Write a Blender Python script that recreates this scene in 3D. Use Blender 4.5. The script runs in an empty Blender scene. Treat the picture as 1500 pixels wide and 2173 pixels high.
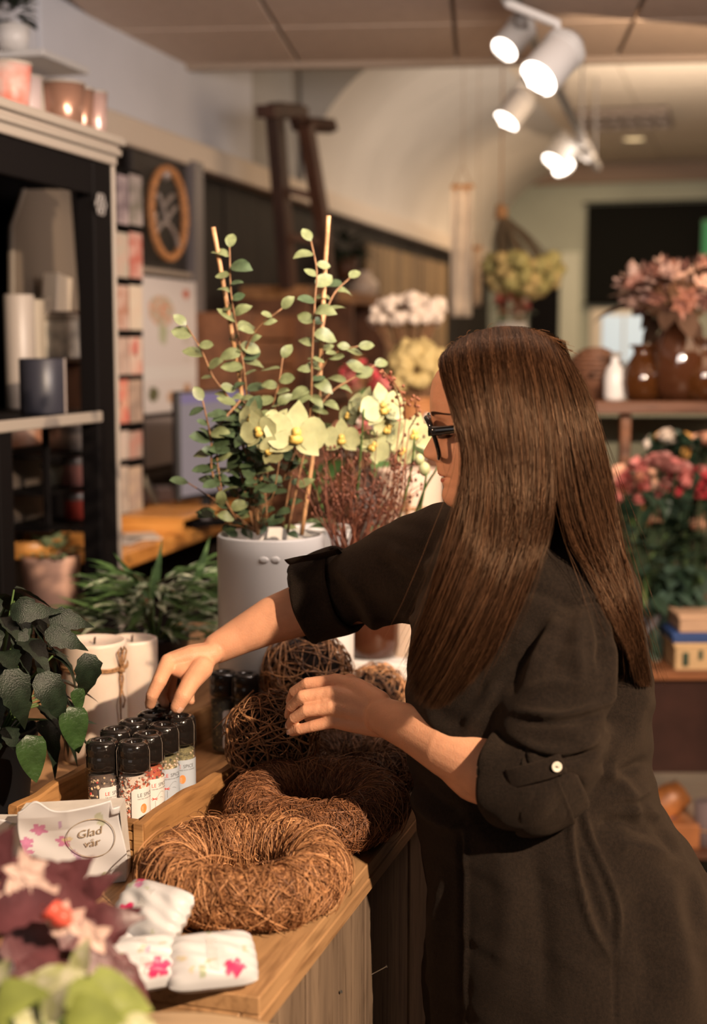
import bpy, bmesh, math, random
import numpy as np
from mathutils import Vector, Matrix, Quaternion

# ---------------------------------------------------------------- camera, world, lights, exposure
F = 3018.0; PITCH = math.radians(6.54); CAMZ = 1.62
SC = bpy.context.scene
COL = SC.collection
cam_d = bpy.data.cameras.new('camera'); cam = bpy.data.objects.new('camera', cam_d); COL.objects.link(cam)
cam.location = (0, 0, CAMZ); cam.rotation_euler = (math.radians(90) - PITCH, 0, 0)
cam_d.sensor_fit = 'VERTICAL'; cam_d.sensor_height = 36.0; cam_d.lens = 36.0 * F / 2173.0
cam_d.dof.use_dof = True; cam_d.dof.focus_distance = 2.05; cam_d.dof.aperture_fstop = 2.6
cam_d.clip_start = 0.05
SC.camera = cam

world = bpy.data.worlds.new('world'); SC.world = world; world.use_nodes = True
bg = world.node_tree.nodes['Background']; bg.inputs[0].default_value = (1.0, 0.74, 0.52, 1); bg.inputs[1].default_value = 0.05

def light(name, kind, loc, target, energy, color, size=0.1, **kw):
    d = bpy.data.lights.new(name, kind); d.energy = energy; d.color = color
    if kind == 'AREA':
        d.shape = 'RECTANGLE'; d.size = size; d.size_y = kw.get('size_y', size)
    else:
        d.shadow_soft_size = size
    if kind == 'SPOT':
        d.spot_size = math.radians(kw.get('angle', 60)); d.spot_blend = kw.get('blend', 0.4)
    o = bpy.data.objects.new(name, d); COL.objects.link(o); o.location = loc
    v = Vector(target) - Vector(loc)
    o.rotation_euler = v.to_track_quat('-Z', 'Y').to_euler()
    return o
WARM = (1.0, 0.70, 0.44)
light('key_spot', 'SPOT', (1.75, -0.7, 3.0), (0.05, 2.05, 0.95), 1130, (1.0, 0.75, 0.52), 0.035, angle=66, blend=0.6)
light('face_fill', 'SPOT', (-1.5, 0.5, 2.3), (0.10, 1.9, 1.47), 120, (1.0, 0.62, 0.38), 0.06, angle=17, blend=0.6)  # added warm fill aimed at her face
light('soft_fill', 'AREA', (-1.2, -1.2, 2.2), (0.0, 2.2, 1.0), 8, (0.95, 0.86, 0.80), 1.6, size_y=1.4)  # added soft fill from behind the camera, no window modelled there
light('ceiling_fill', 'AREA', (0.7, 2.1, 2.2), (0.0, 5.2, 2.9), 62, (1.0, 0.85, 0.76), 1.2, size_y=.5)  # added uplight out of view, brightens the low ceiling
light('back_lamp', 'AREA', (1.5, 5.2, 2.7), (0.9, 6.9, 1.2), 52, WARM, 1.6, size_y=2.6)
light('far_lamp', 'AREA', (2.2, 10.2, 3.0), (1.9, 10.4, 0.9), 60, WARM, 1.6, size_y=2.0)
light('ceiling_fill', 'AREA', (1.8, 7.5, 2.3), (1.6, 8.5, 3.4), 34, (1.0, .84, .70), 1.2, size_y=1.2)  # second added uplight, brightens the high ceiling and cove
SC.view_settings.view_transform = 'Standard'; SC.view_settings.look = 'None'
SC.view_settings.gamma = 1.0; SC.view_settings.exposure = 0.0; SC.view_settings.use_curve_mapping = False

# ---------------------------------------------------------------- geometry of the view
CP, SP = math.cos(PITCH), math.sin(PITCH)
def ray(px, py):
    dx = (px - 750.0) / F; dz = -(py - 1086.5) / F
    return Vector((dx, CP + dz * SP, -SP + dz * CP))
CAM = Vector((0, 0, CAMZ))
def P(px, py, Y):
    d = ray(px, py); return CAM + d * (Y / d.y)
def PZ(px, py, z):
    d = ray(px, py); return CAM + d * ((z - CAMZ) / d.z)
A = math.radians(15.5)
U = Vector((math.sin(A), math.cos(A), 0)); V = Vector((math.cos(A), -math.sin(A), 0))
def PV(px, py, v):
    d = ray(px, py); t = v / d.dot(V); return CAM + d * t
def W(u, v, z): return U * u + V * v + Vector((0, 0, z))
def uv_of(p): return p.dot(U), p.dot(V)
WROT = -A   # objects with local x along V, local y along U

# ---------------------------------------------------------------- objects
def tag(o, label, cat, group=None, kind=None):
    if label: o['label'] = label
    if cat: o['category'] = cat
    if group: o['group'] = group
    if kind: o['kind'] = kind
    return o
def thing(name, label, cat, loc=(0, 0, 0), rot=0.0, group=None):
    o = bpy.data.objects.new(name, None); COL.objects.link(o)
    o.empty_display_size = 0.05
    o.location = loc
    if isinstance(rot, (tuple, list)): o.rotation_euler = rot
    else: o.rotation_euler = (0, 0, rot)
    o['_m'] = 0
    del o['_m']
    return tag(o, label, cat, group)
def link(name, me, parent=None, mat=None, smooth=None, matrix=None):
    if mat is not None and not me.materials: me.materials.append(mat)
    if smooth is not None:
        me.polygons.foreach_set('use_smooth', np.full(len(me.polygons), bool(smooth)))
    o = bpy.data.objects.new(name, me); COL.objects.link(o)
    if parent is not None: o.parent = parent
    if matrix is not None: o.matrix_local = matrix
    return o
def copy_tree(o, parent=None):
    c = o.copy(); COL.objects.link(c)
    if parent is not None: c.parent = parent
    for ch in list(o.children): copy_tree(ch, c)
    return c
def inv_of(parent):
    m = Matrix.LocRotScale(parent.location, parent.rotation_euler, parent.scale)
    if parent.parent: m = Matrix.LocRotScale(parent.parent.location, parent.parent.rotation_euler, parent.parent.scale) @ m
    return m.inverted()

class MB:
    """collects vertices and faces"""
    def __init__(s): s.v = []; s.f = []; s.c = []
    def add(s, vs, fs, col=None):
        n = len(s.v); s.v += [tuple(x) for x in vs]; s.f += [tuple(i + n for i in f) for f in fs]
        if col is not None: s.c += [col] * len(vs)
        return s
    def box(s, c, sz, rot=None, taper=1.0, bev=0.0, jit=0.0):
        x, y, z = sz[0] / 2, sz[1] / 2, sz[2] / 2
        if bev > 0:
            b = min(bev, x * .45, y * .45, z * .45)
            vs = []; idx = {}
            for sx in (-1, 1):
                for sy in (-1, 1):
                    for sz_ in (-1, 1):
                        for ax in range(3):
                            p = [sx * (x if ax == 0 else x - b), sy * (y if ax == 1 else y - b), sz_ * (z if ax == 2 else z - b)]
                            idx[(sx, sy, sz_, ax)] = len(vs); vs.append(p)
            fs = []
            for ax in range(3):
                o1, o2 = [a for a in range(3) if a != ax]
                for s0 in (-1, 1):
                    q = []
                    for a, b_ in ((-1, -1), (1, -1), (1, 1), (-1, 1)):
                        k = [0, 0, 0]; k[ax] = s0; k[o1] = a; k[o2] = b_
                        q.append(idx[(k[0], k[1], k[2], ax)])
                    fs.append(q)
            for ax in range(3):
                o1, o2 = [a for a in range(3) if a != ax]
                for a in (-1, 1):
                    for b_ in (-1, 1):
                        k0 = [0] * 3; k1 = [0] * 3
                        k0[ax] = -1; k1[ax] = 1; k0[o1] = k1[o1] = a; k0[o2] = k1[o2] = b_
                        fs.append([idx[(*k0, o1)], idx[(*k1, o1)], idx[(*k1, o2)], idx[(*k0, o2)]])
            for sx in (-1, 1):
                for sy in (-1, 1):
                    for sz_ in (-1, 1): fs.append([idx[(sx, sy, sz_, a)] for a in range(3)])
        else:
            vs = [[sx * x, sy * y, sz_ * z] for sx in (-1, 1) for sy in (-1, 1) for sz_ in (-1, 1)]
            fs = [(0, 1, 3, 2), (4, 6, 7, 5), (0, 4, 5, 1), (2, 3, 7, 6), (0, 2, 6, 4), (1, 5, 7, 3)]
        out = []
        for p in vs:
            k = taper if p[2] > 0 else 1.0
            q = Vector((p[0] * k + random.uniform(-jit, jit), p[1] * k + random.uniform(-jit, jit), p[2] + random.uniform(-jit, jit)))
            if rot is not None: q = rot @ q
            out.append(q + Vector(c))
        return s.add(out, fs)
    def lathe(s, prof, seg=32, c=(0, 0, 0), close=False, ang=None, rfun=None):
        vs = []; fs = []; full = ang is None
        n = seg if full else seg + 1
        for (r, z) in prof:
            for i in range(n):
                a = 2 * math.pi * i / seg if full else ang[0] + (ang[1] - ang[0]) * i / seg
                rr = r * (rfun(a, z) if rfun else 1)
                vs.append((c[0] + rr * math.cos(a), c[1] + rr * math.sin(a), c[2] + z))
        for j in range(len(prof) - 1):
            for i in range(seg):
                k = (i + 1) % n if full else i + 1
                fs.append((j * n + i, j * n + k, (j + 1) * n + k, (j + 1) * n + i))
        if close:
            fs.append(tuple(range(n - 1, -1, -1))); fs.append(tuple((len(prof) - 1) * n + i for i in range(n)))
        return s.add(vs, fs)
    def tube(s, pts, rad, seg=8, cap=True, closed=False, flat=1.0, up=None):
        pts = [Vector(p) for p in pts]; n = len(pts)
        if not hasattr(rad, '__len__'): rad = [rad] * n
        prev = Vector(up) if up is not None else None
        vs = []; fs = []
        for i, p in enumerate(pts):
            if closed: t = pts[(i + 1) % n] - pts[i - 1]
            else: t = pts[min(i + 1, n - 1)] - pts[max(i - 1, 0)]
            if t.length < 1e-9: t = Vector((0, 0, 1))
            t.normalize()
            if prev is None: prev = t.orthogonal()
            a = prev - t * prev.dot(t)
            if a.length < 1e-6: a = t.orthogonal()
            a.normalize(); b = t.cross(a); prev = a
            for k in range(seg):
                th = 2 * math.pi * k / seg
                vs.append(p + (a * math.cos(th) + b * math.sin(th) * flat) * rad[i])
        m = n if closed else n - 1
        for j in range(m):
            for k in range(seg):
                j2 = (j + 1) % n
                fs.append((j * seg + k, j * seg + (k + 1) % seg, j2 * seg + (k + 1) % seg, j2 * seg + k))
        if cap and not closed:
            fs.append(tuple(range(seg - 1, -1, -1))); fs.append(tuple((n - 1) * seg + i for i in range(seg)))
        return s.add(vs, fs)
    def blob(s, c, r, sub=2, noise=0.0, sc=(1, 1, 1), seed=0, rot=None):
        bm = bmesh.new(); bmesh.ops.create_icosphere(bm, subdivisions=sub, radius=1.0)
        rnd = random.Random(seed); ph = [rnd.uniform(0, 6.28) for _ in range(6)]
        vs = []
        for v in bm.verts:
            p = v.co.copy(); k = 1 + noise * (math.sin(p.x * 5 + ph[0]) * math.sin(p.y * 5 + ph[1]) + .6 * math.sin(p.z * 9 + ph[2] + p.x * 4) + .4 * math.sin(p.y * 14 + ph[3]))
            q = Vector((p.x * sc[0], p.y * sc[1], p.z * sc[2])) * (r * k)
            if rot is not None: q = rot @ q
            vs.append(q + Vector(c))
        fs = [[v.index for v in f.verts] for f in bm.faces]; bm.free()
        return s.add(vs, fs)
    def grid(s, fn, nu, nv, closeu=False, thick=0.0):
        vs = [Vector(fn(i / nu, j / nv)) for j in range(nv + 1) for i in range(nu + (0 if closeu else 1))]
        n = nu if closeu else nu + 1; fs = []
        for j in range(nv):
            for i in range(nu):
                k = (i + 1) % n
                fs.append((j * n + i, j * n + k, (j + 1) * n + k, (j + 1) * n + i))
        return s.add(vs, fs)
    def mesh(s, name='m'):
        me = bpy.data.meshes.new(name); me.from_pydata(s.v, [], s.f); me.update()
        if s.c and len(s.c) == len(s.v):
            at = me.color_attributes.new('Col', 'FLOAT_COLOR', 'POINT')
            at.data.foreach_set('color', np.array([(*c, 1) for c in s.c], dtype=np.float32).ravel())
        return me
    def build(s, name, mat, parent=None, smooth=False, world=False, matrix=None):
        if world and parent is not None:
            im = inv_of(parent); s.v = [tuple(im @ Vector(v)) for v in s.v]
        me = s.mesh(name)
        bm = bmesh.new(); bm.from_mesh(me); bmesh.ops.recalc_face_normals(bm, faces=bm.faces); bm.to_mesh(me); bm.free()
        return link(name, me, parent, mat, smooth, matrix)

def np_mesh(name, V_, Fq, col=None):
    me = bpy.data.meshes.new(name)
    V_ = np.asarray(V_, dtype=np.float32); Fq = np.asarray(Fq, dtype=np.int32); k = Fq.shape[1]
    me.vertices.add(len(V_)); me.vertices.foreach_set('co', V_.ravel())
    me.loops.add(Fq.size); me.loops.foreach_set('vertex_index', Fq.ravel())
    me.polygons.add(len(Fq)); me.polygons.foreach_set('loop_start', np.arange(0, Fq.size, k, dtype=np.int32))
    me.polygons.foreach_set('loop_total', np.full(len(Fq), k, dtype=np.int32))
    me.update(calc_edges=True)
    if col is not None:
        at = me.color_attributes.new('Col', 'FLOAT_COLOR', 'POINT')
        c = np.ones((len(V_), 4), dtype=np.float32); c[:, :3] = col; at.data.foreach_set('color', c.ravel())
    return me
def strands(S, R, sides=3, rng=None, shade=None):
    """S: (n,k,3) points, R: (n,k) radii -> verts, quads, per-vertex shade"""
    rng = rng or np.random.default_rng(1)
    n, k, _ = S.shape
    T = np.empty_like(S); T[:, 1:-1] = S[:, 2:] - S[:, :-2]; T[:, 0] = S[:, 1] - S[:, 0]; T[:, -1] = S[:, -1] - S[:, -2]
    T /= np.linalg.norm(T, axis=2, keepdims=True) + 1e-12
    ref = rng.normal(size=(n, 1, 3)); ref = np.repeat(ref, k, axis=1)
    a = np.cross(T, ref); a /= np.linalg.norm(a, axis=2, keepdims=True) + 1e-12; b = np.cross(T, a)
    out = np.empty((n, k, sides, 3))
    for j in range(sides):
        th = 2 * math.pi * j / sides
        out[:, :, j] = S + (a * math.cos(th) + b * math.sin(th)) * R[:, :, None]
    idx = np.arange(n * k * sides).reshape(n, k, sides)
    q = []
    for j in range(sides):
        j2 = (j + 1) % sides
        q.append(np.stack([idx[:, :-1, j], idx[:, :-1, j2], idx[:, 1:, j2], idx[:, 1:, j]], axis=-1).reshape(-1, 4))
    sh = None
    if shade is not None: sh = np.repeat(shade, k * sides, axis=0)
    return out.reshape(-1, 3), np.concatenate(q), sh
def remeshed(mb, voxel, smooth=6, fac=0.5):
    me = mb.mesh('tmp'); o = bpy.data.objects.new('tmp', me); COL.objects.link(o)
    m = o.modifiers.new('r', 'REMESH'); m.mode = 'VOXEL'; m.voxel_size = voxel
    if smooth:
        s_ = o.modifiers.new('s', 'SMOOTH'); s_.factor = fac; s_.iterations = smooth
    dg = bpy.context.evaluated_depsgraph_get(); dg.update()
    e = o.evaluated_get(dg); em = e.to_mesh()
    nv = len(em.vertices); co = np.empty(nv * 3, dtype=np.float32); em.vertices.foreach_get('co', co)
    nf = len(em.polygons); li = np.empty(len(em.loops), dtype=np.int32); em.loops.foreach_get('vertex_index', li)
    no = np.empty(nv * 3, dtype=np.float32); em.vertex_normals.foreach_get('vector', no)
    e.to_mesh_clear(); bpy.data.objects.remove(o); bpy.data.meshes.remove(me)
    return co.reshape(-1, 3), li.reshape(-1, 4), no.reshape(-1, 3)
def text_geo(txt, size):
    cu = bpy.data.curves.new('t', 'FONT'); cu.body = txt; cu.size = size; cu.resolution_u = 3
    o = bpy.data.objects.new('t', cu); COL.objects.link(o)
    dg = bpy.context.evaluated_depsgraph_get(); dg.update()
    e = o.evaluated_get(dg); m = e.to_mesh()
    vs = [tuple(v.co) for v in m.vertices]; fs = [tuple(p.vertices) for p in m.polygons]
    e.to_mesh_clear(); bpy.data.objects.remove(o); bpy.data.curves.remove(cu)
    return vs, fs

# ---------------------------------------------------------------- materials
MATS = {}
def mat(name, col, rough=0.6, metal=0.0, var=0.0, vscale=8.0, bump=0.0, bscale=60.0, col2=None, stretch=(1, 1, 1),
        trans=0.0, emit=None, es=1.0, coat=0.0, alpha=1.0, sheen=0.0, sss=0.0, attr=False, kind='noise', spec=0.5, ior=1.45, detail=4.0):
    if name in MATS: return MATS[name]
    m = bpy.data.materials.new(name); m.use_nodes = True; nt = m.node_tree; N = nt.nodes; L = nt.links
    b = N['Principled BSDF']
    b.inputs['Roughness'].default_value = rough; b.inputs['Metallic'].default_value = metal
    b.inputs['Base Color'].default_value = (*col, 1); b.inputs['Coat Weight'].default_value = coat
    b.inputs['Transmission Weight'].default_value = trans; b.inputs['Alpha'].default_value = alpha
    b.inputs['Sheen Weight'].default_value = sheen; b.inputs['Specular IOR Level'].default_value = spec; b.inputs['IOR'].default_value = ior
    if sss > 0:
        b.inputs['Subsurface Weight'].default_value = sss; b.inputs['Subsurface Radius'].default_value = (1, .35, .18); b.inputs['Subsurface Scale'].default_value = 0.006
    if emit: b.inputs['Emission Color'].default_value = (*emit, 1); b.inputs['Emission Strength'].default_value = es
    tc = N.new('ShaderNodeTexCoord'); mp = N.new('ShaderNodeMapping'); L.new(tc.outputs['Object'], mp.inputs[0]); mp.inputs['Scale'].default_value = stretch
    src = None
    if attr:
        at = N.new('ShaderNodeAttribute'); at.attribute_name = 'Col'; src = at.outputs['Color']
        if not var: L.new(src, b.inputs['Base Color'])
    if var or col2:
        tx = N.new('ShaderNodeTexNoise') if kind != 'voronoi' else N.new('ShaderNodeTexVoronoi')
        tx.inputs['Scale'].default_value = vscale
        if kind != 'voronoi': tx.inputs['Detail'].default_value = detail
        L.new(mp.outputs[0], tx.inputs['Vector'])
        rp = N.new('ShaderNodeValToRGB'); L.new(tx.outputs[0], rp.inputs[0])
        c2 = col2 or tuple(max(0, c * (1 - var)) for c in col); c1 = col if col2 else tuple(min(1, c * (1 + var)) for c in col)
        rp.color_ramp.elements[0].position = 0.36; rp.color_ramp.elements[1].position = 0.64
        if src is not None:
            rp.color_ramp.elements[0].color = (1 - var,) * 3 + (1,); rp.color_ramp.elements[1].color = (1 + var,) * 3 + (1,)
            mx = N.new('ShaderNodeMix'); mx.data_type = 'RGBA'; mx.blend_type = 'MULTIPLY'; mx.inputs[0].default_value = 1
            L.new(src, mx.inputs[6]); L.new(rp.outputs[0], mx.inputs[7]); L.new(mx.outputs[2], b.inputs['Base Color'])
        else:
            rp.color_ramp.elements[0].color = (*c2, 1); rp.color_ramp.elements[1].color = (*c1, 1)
            L.new(rp.outputs[0], b.inputs['Base Color'])
    if bump:
        nz = N.new('ShaderNodeTexNoise'); nz.inputs['Scale'].default_value = bscale; nz.inputs['Detail'].default_value = 5; L.new(mp.outputs[0], nz.inputs['Vector'])
        bp = N.new('ShaderNodeBump'); bp.inputs['Strength'].default_value = bump; bp.inputs['Distance'].default_value = 0.003
        L.new(nz.outputs[0], bp.inputs['Height']); L.new(bp.outputs[0], b.inputs['Normal'])
    MATS[name] = m; return m
def wood(name, c1, c2, stretch=(2, 30, 30), rough=0.55, bump=0.4, vs=1.0):
    """grain: noise stretched along one axis plus fine fibres"""
    if name in MATS: return MATS[name]
    m = mat(name, c1, rough, col2=c2, vscale=vs, stretch=stretch, bump=bump, bscale=4.0, detail=8.0)
    nt = m.node_tree; N = nt.nodes; L = nt.links; b = N['Principled BSDF']
    rp = [n for n in N if n.type == 'VALTORGB'][0]; mp = [n for n in N if n.type == 'MAPPING'][0]
    e = rp.color_ramp.elements.new(0.5); e.color = tuple((a + b_) / 2 for a, b_ in zip(c1, c2)) + (1,)
    w = N.new('ShaderNodeTexNoise'); w.inputs['Scale'].default_value = 7; w.inputs['Detail'].default_value = 3; L.new(mp.outputs[0], w.inputs['Vector'])
    r2 = N.new('ShaderNodeValToRGB'); r2.color_ramp.elements[0].color = (.45, .4, .36, 1); r2.color_ramp.elements[0].position = .3; r2.color_ramp.elements[1].position = .5
    L.new(w.outputs[0], r2.inputs[0])
    mx = N.new('ShaderNodeMix'); mx.data_type = 'RGBA'; mx.blend_type = 'MULTIPLY'; mx.inputs[0].default_value = 0.75
    L.new(rp.outputs[0], mx.inputs[6]); L.new(r2.outputs[0], mx.inputs[7]); L.new(mx.outputs[2], b.inputs['Base Color'])
    return m

black = mat('black_paint', (.004, .003, .003), 0.7, spec=.12)
brown_void = mat('dark_brown_paint', (.018, .010, .007), 0.6, var=.3)
beige = mat('warm_plaster', (.62, .53, .44), 0.8, var=.05, vscale=3)
white_cer = mat('white_glaze', (.70, .67, .64), 0.32, var=.03, vscale=4)
oak = wood('oak_top', (.50, .285, .135), (.31, .165, .075), stretch=(12, 1.2, 12))
grey_board = wood('weathered_board', (.235, .160, .105), (.135, .090, .060), stretch=(16, 16, 1.4), rough=.75)
tray_wood = wood('tray_wood', (.48, .25, .095), (.25, .115, .04), stretch=(14, 1.6, 14), rough=.6, bump=.6)
tray_end = wood('tray_wood_end', (.62, .36, .15), (.30, .15, .055), stretch=(1.6, 14, 22), rough=.65, bump=.8)
dark_wood = wood('dark_walnut', (.10, .04, .018), (.035, .014, .007), stretch=(8, 8, 1))
honey = wood('honey_wood', (.72, .33, .08), (.48, .19, .04), stretch=(1.5, 10, 10), rough=.35, bump=.1)
grey_metal = mat('grey_metal', (.30, .28, .27), 0.35, metal=.4)
# ---------------------------------------------------------------- the setting
ZC = CAMZ + 1.115; ZC2 = CAMZ + 1.56; WV = -2.2
pend = PZ(385, 147, ZC); pend2 = PZ(1500, 128, ZC)      # far edge of the low ceiling
u_end, _ = uv_of(pend)
# floor, laid in tiles
floor = MB()
floor.box((1.5, 6.0, -0.03), (9, 17, 0.04)).build('floor', mat('floor_screed', (.10, .075, .06), .5, var=.3))
bpy.data.objects['floor']['kind'] = 'structure'
fl = bpy.data.objects['floor']
tile_me = MB().box((0, 0, 0), (.593, .593, .02), bev=.002).mesh('tile'); tmt = mat('floor_tile', (.14, .10, .08), .4, var=.3, vscale=3)
for i in range(9):
    for j in range(19):
        p = W(1.2 + j * .6, -1.9 + i * .6, 0)
        link('tile', tile_me, fl, tmt, False, Matrix.Translation((p.x, p.y, -.0101)) @ Matrix.Rotation(-A, 4, 'Z'))
# ceiling near
ce = thing('ceiling', None, None); ce['kind'] = 'structure'
cmat = mat('ceiling_tile', (.60, .47, .38), .9, var=.04, vscale=20, bump=.1, bscale=120)
cframe = mat('ceiling_strip', (.36, .28, .22), .6)
# panel grid of low ceiling in the direction of its far edge
e1 = (pend2 - pend); e1.z = 0; e1.normalize(); e2 = Vector((-e1.y, e1.x, 0))
k = 0
rr = math.atan2(e1.y, e1.x)
for i in range(7):
    for j in range(8):
        c = pend + e1 * (-.14 + .62 * i + .31) - e2 * (.045 + .31 + .62 * j)
        if c.dot(V) - .33 < WV - .35: continue
        m = MB(); m.box((0, 0, 0), (.606, .606, .016), bev=.003)
        o = m.build('tile', cmat, ce, False, matrix=Matrix.Translation((c.x, c.y, ZC + .018)) @ Matrix.Rotation(rr, 4, 'Z'))
m = MB(); m.box(tuple(pend + e1 * 1.9 - e2 * .022 + Vector((0, 0, .06))), (4.9, .045, .14), rot=Matrix.Rotation(rr, 3, 'Z'))
m.box(tuple(pend + e1 * 1.9 - e2 * 2.5 + Vector((0, 0, .05))), (4.9, 5.0, .02), rot=Matrix.Rotation(rr, 3, 'Z'))
m.build('ceiling_strip', cframe, ce)
# high ceiling beyond
ce2 = thing('ceiling', None, None); ce2['kind'] = 'structure'
cmat2 = mat('high_ceiling_tile', (.66, .55, .42), .9, var=.04, vscale=20)
UF = 12.3
tme = MB().box((0, 0, 0), (.594, 1.194, .016), bev=.003).mesh('tile')
for i in range(6):
    for j in range(7):
        p = W(u_end + .3 + j * 1.2, -1.05 + i * .6, ZC2)
        if p.dot(U) > UF: continue
        link('tile', tme, ce2, cmat2, False, Matrix.Translation(p) @ Matrix.Rotation(-A, 4, 'Z'))
m = MB(); m.box(tuple(W((u_end + UF) / 2, .6, ZC2 + .03)), (4.6, UF - u_end + .6, .03), rot=Matrix.Rotation(-A, 3, 'Z')); m.build('ceiling_strip', cframe, ce2)
# left wall: panels, ledge, cove
wl = thing('wall_left', None, None); wl['kind'] = 'structure'
zled = CAMZ + .352 * 2.2
wmat_up = mat('pale_blue_grey_plaster', (.60, .61, .66), .75, var=.06, vscale=2)
wdark = mat('black_stained_board', (.016, .011, .009), .6, spec=.25, var=.5, vscale=6, stretch=(8, 8, 1))
R3 = Matrix.Rotation(-A, 3, 'Z')
m = MB(); m.box(tuple(W(5.8, WV - .08, 1.6)), (.06, 14.5, 3.4), rot=R3); m.build('backing', beige, wl)
# upper wall panels
for (ua, ub) in ((1.0, 2.6), (2.62, 4.2), (4.22, u_end + .75)):
    m = MB(); m.box(tuple(W((ua + ub) / 2, WV - .025, (zled + ZC + .2) / 2)), (.05, ub - ua, ZC + .2 - zled), rot=R3, bev=.004); m.build('panel', wmat_up, wl)
wm_b = mat('grey_plaster', (.40, .39, .38), .8, var=.06, vscale=2)  # greyer plaster than the panels before it
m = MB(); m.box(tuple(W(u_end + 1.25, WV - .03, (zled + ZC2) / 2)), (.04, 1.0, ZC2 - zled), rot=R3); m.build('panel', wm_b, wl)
# ledge
led = MB(); led.box(tuple(W(6.6, WV + .02, zled - .01)), (.10, 11.4, .10), rot=R3, bev=.006)
led.build('trim_1', mat('cream_ledge', (.66, .56, .46), .5), None)['kind'] = 'structure'
# dark boards below the ledge
for i in range(26):
    ua = 1.0 + i * .44
    col = wdark
    m = MB(); m.box(tuple(W(ua + .22, WV - .02 + (i % 2) * .004, zled / 2 - .03)), (.04, .43, zled - .06), rot=R3, bev=.004); m.build('board', col, wl)
# cove
cv = MB(); uc0 = u_end + 1.45
def covef(s, t):
    th = t * math.pi / 2; rx = .95; rz = ZC2 - zled
    return W(uc0 + (UF - uc0) * s + .35 * 0, WV + .02 + rx * (1 - math.cos(th)), zled + rz * math.sin(th))
seg = 9
for i in range(seg):
    a0, a1 = i / seg, (i + 1) / seg - .008 / seg
    m = MB(); m.grid(lambda s, t: covef(a0 + (a1 - a0) * s, t), 1, 28)
    o = m.build('cove_panel', mat('cove_plaster', (.62, .57, .51), .55, var=.05, vscale=2), wl, False)
m = MB()
vs = [covef(0, t / 14) for t in range(15)] + [W(uc0, WV, ZC2)]
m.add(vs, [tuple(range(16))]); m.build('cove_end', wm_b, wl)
# far wall
wb = thing('wall_back', None, None); wb['kind'] = 'structure'
gmat = mat('sage_plaster', (.34, .36, .29), .8, var=.08, vscale=2)
m = MB(); m.box(tuple(W(UF + .05, 1.4, 1.6)), (7.4, .1, 3.4), rot=R3); m.build('plaster', gmat, wb)
m = MB(); m.box(tuple(W(UF - .02, 1.4, ZC2 - .1)), (7.4, .06, .16), rot=R3, bev=.01); m.build('cornice', mat('brown_cornice', (.26, .18, .13), .6), wb)
def PU(px, py, u):
    d = ray(px, py); t = u / d.dot(U); return CAM + d * t
def farbox(name, x0, y0, x1, y1, u, th, mt, parent=None, bev=.004):
    a = PU(x0, y1, u); b = PU(x1, y0, u)
    va, vb = a.dot(V), b.dot(V)
    m = MB(); m.box(tuple(W(u, (va + vb) / 2, (a.z + b.z) / 2)), (vb - va, th, b.z - a.z), rot=R3, bev=bev)
    return m.build(name, mt, parent)
farbox('door_jamb', 1186, 535, 1232, 760, UF - .04, .06, mat('pale_sage_trim', (.50, .52, .42), .6), wb)
farbox('skirting', 1010, 1010, 1700, 1040, UF - .03, .04, mat('brown_cornice', (0, 0, 0)), wb)
dr = thing('door_1', None, None); dr['kind'] = 'structure'
farbox('door_leaf', 1118, 600, 1186, 1000, UF - .03, .05, black, dr)
farbox('door_frame', 1108, 590, 1118, 1000, UF - .04, .07, mat('pale_sage_trim', (0, 0, 0)), dr)
bb = thing('blackboard', 'large matte black board hanging on the sage green far wall', 'board', W(UF - .06, PU(1380, 540, UF).dot(V), 1.9))
def wparts(): pass
def farpart(name, x0, y0, x1, y1, u, th, mt, parent):
    a = PU(x0, y1, u); b = PU(x1, y0, u); va, vb = a.dot(V), b.dot(V)
    m = MB(); m.box(tuple(W(u, (va + vb) / 2, (a.z + b.z) / 2)), (vb - va, th, b.z - a.z), rot=R3, bev=.004)
    return m.build(name, mt, parent, world=True)
farpart('panel', 1243, 428, 1530, 642, UF - .04, .05, mat('blackboard', (.005, .005, .004), .8, spec=.1), bb)
farpart('frame', 1238, 424, 1534, 430, UF - .06, .07, black, bb); farpart('frame', 1238, 640, 1534, 647, UF - .06, .07, black, bb)
ex = thing('exit_sign', 'small green lit exit sign at the right end of the black board', 'sign', W(UF - .3, PU(1500, 505, UF - .3).dot(V), 2.3))
farpart('case', 1488, 466, 1534, 546, UF - .3, .07, mat('sign_case', (.03, .12, .05), .4), ex)
farpart('face', 1491, 470, 1532, 542, UF - .34, .01, mat('sign_green', (.005, .12, .04), .6, emit=(.01, .22, .06), es=.35), ex)
# window_1: the bright opening low on the back wall
wn = thing('window_1', None, None); wn['kind'] = 'structure'
farbox('window_frame', 1252, 655, 1385, 780, UF - .03, .07, mat('cream_frame', (.62, .55, .44), .6), wn)
farbox('pane', 1276, 668, 1372, 770, UF - .08, .02, mat('daylit_pane', (.5, .6, .66), .2, emit=(.36, .46, .52), es=.75), wn)
farbox('glazing_bar', 1320, 668, 1326, 770, UF - .1, .03, mat('cream_frame', (0, 0, 0)), wn)
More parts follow.
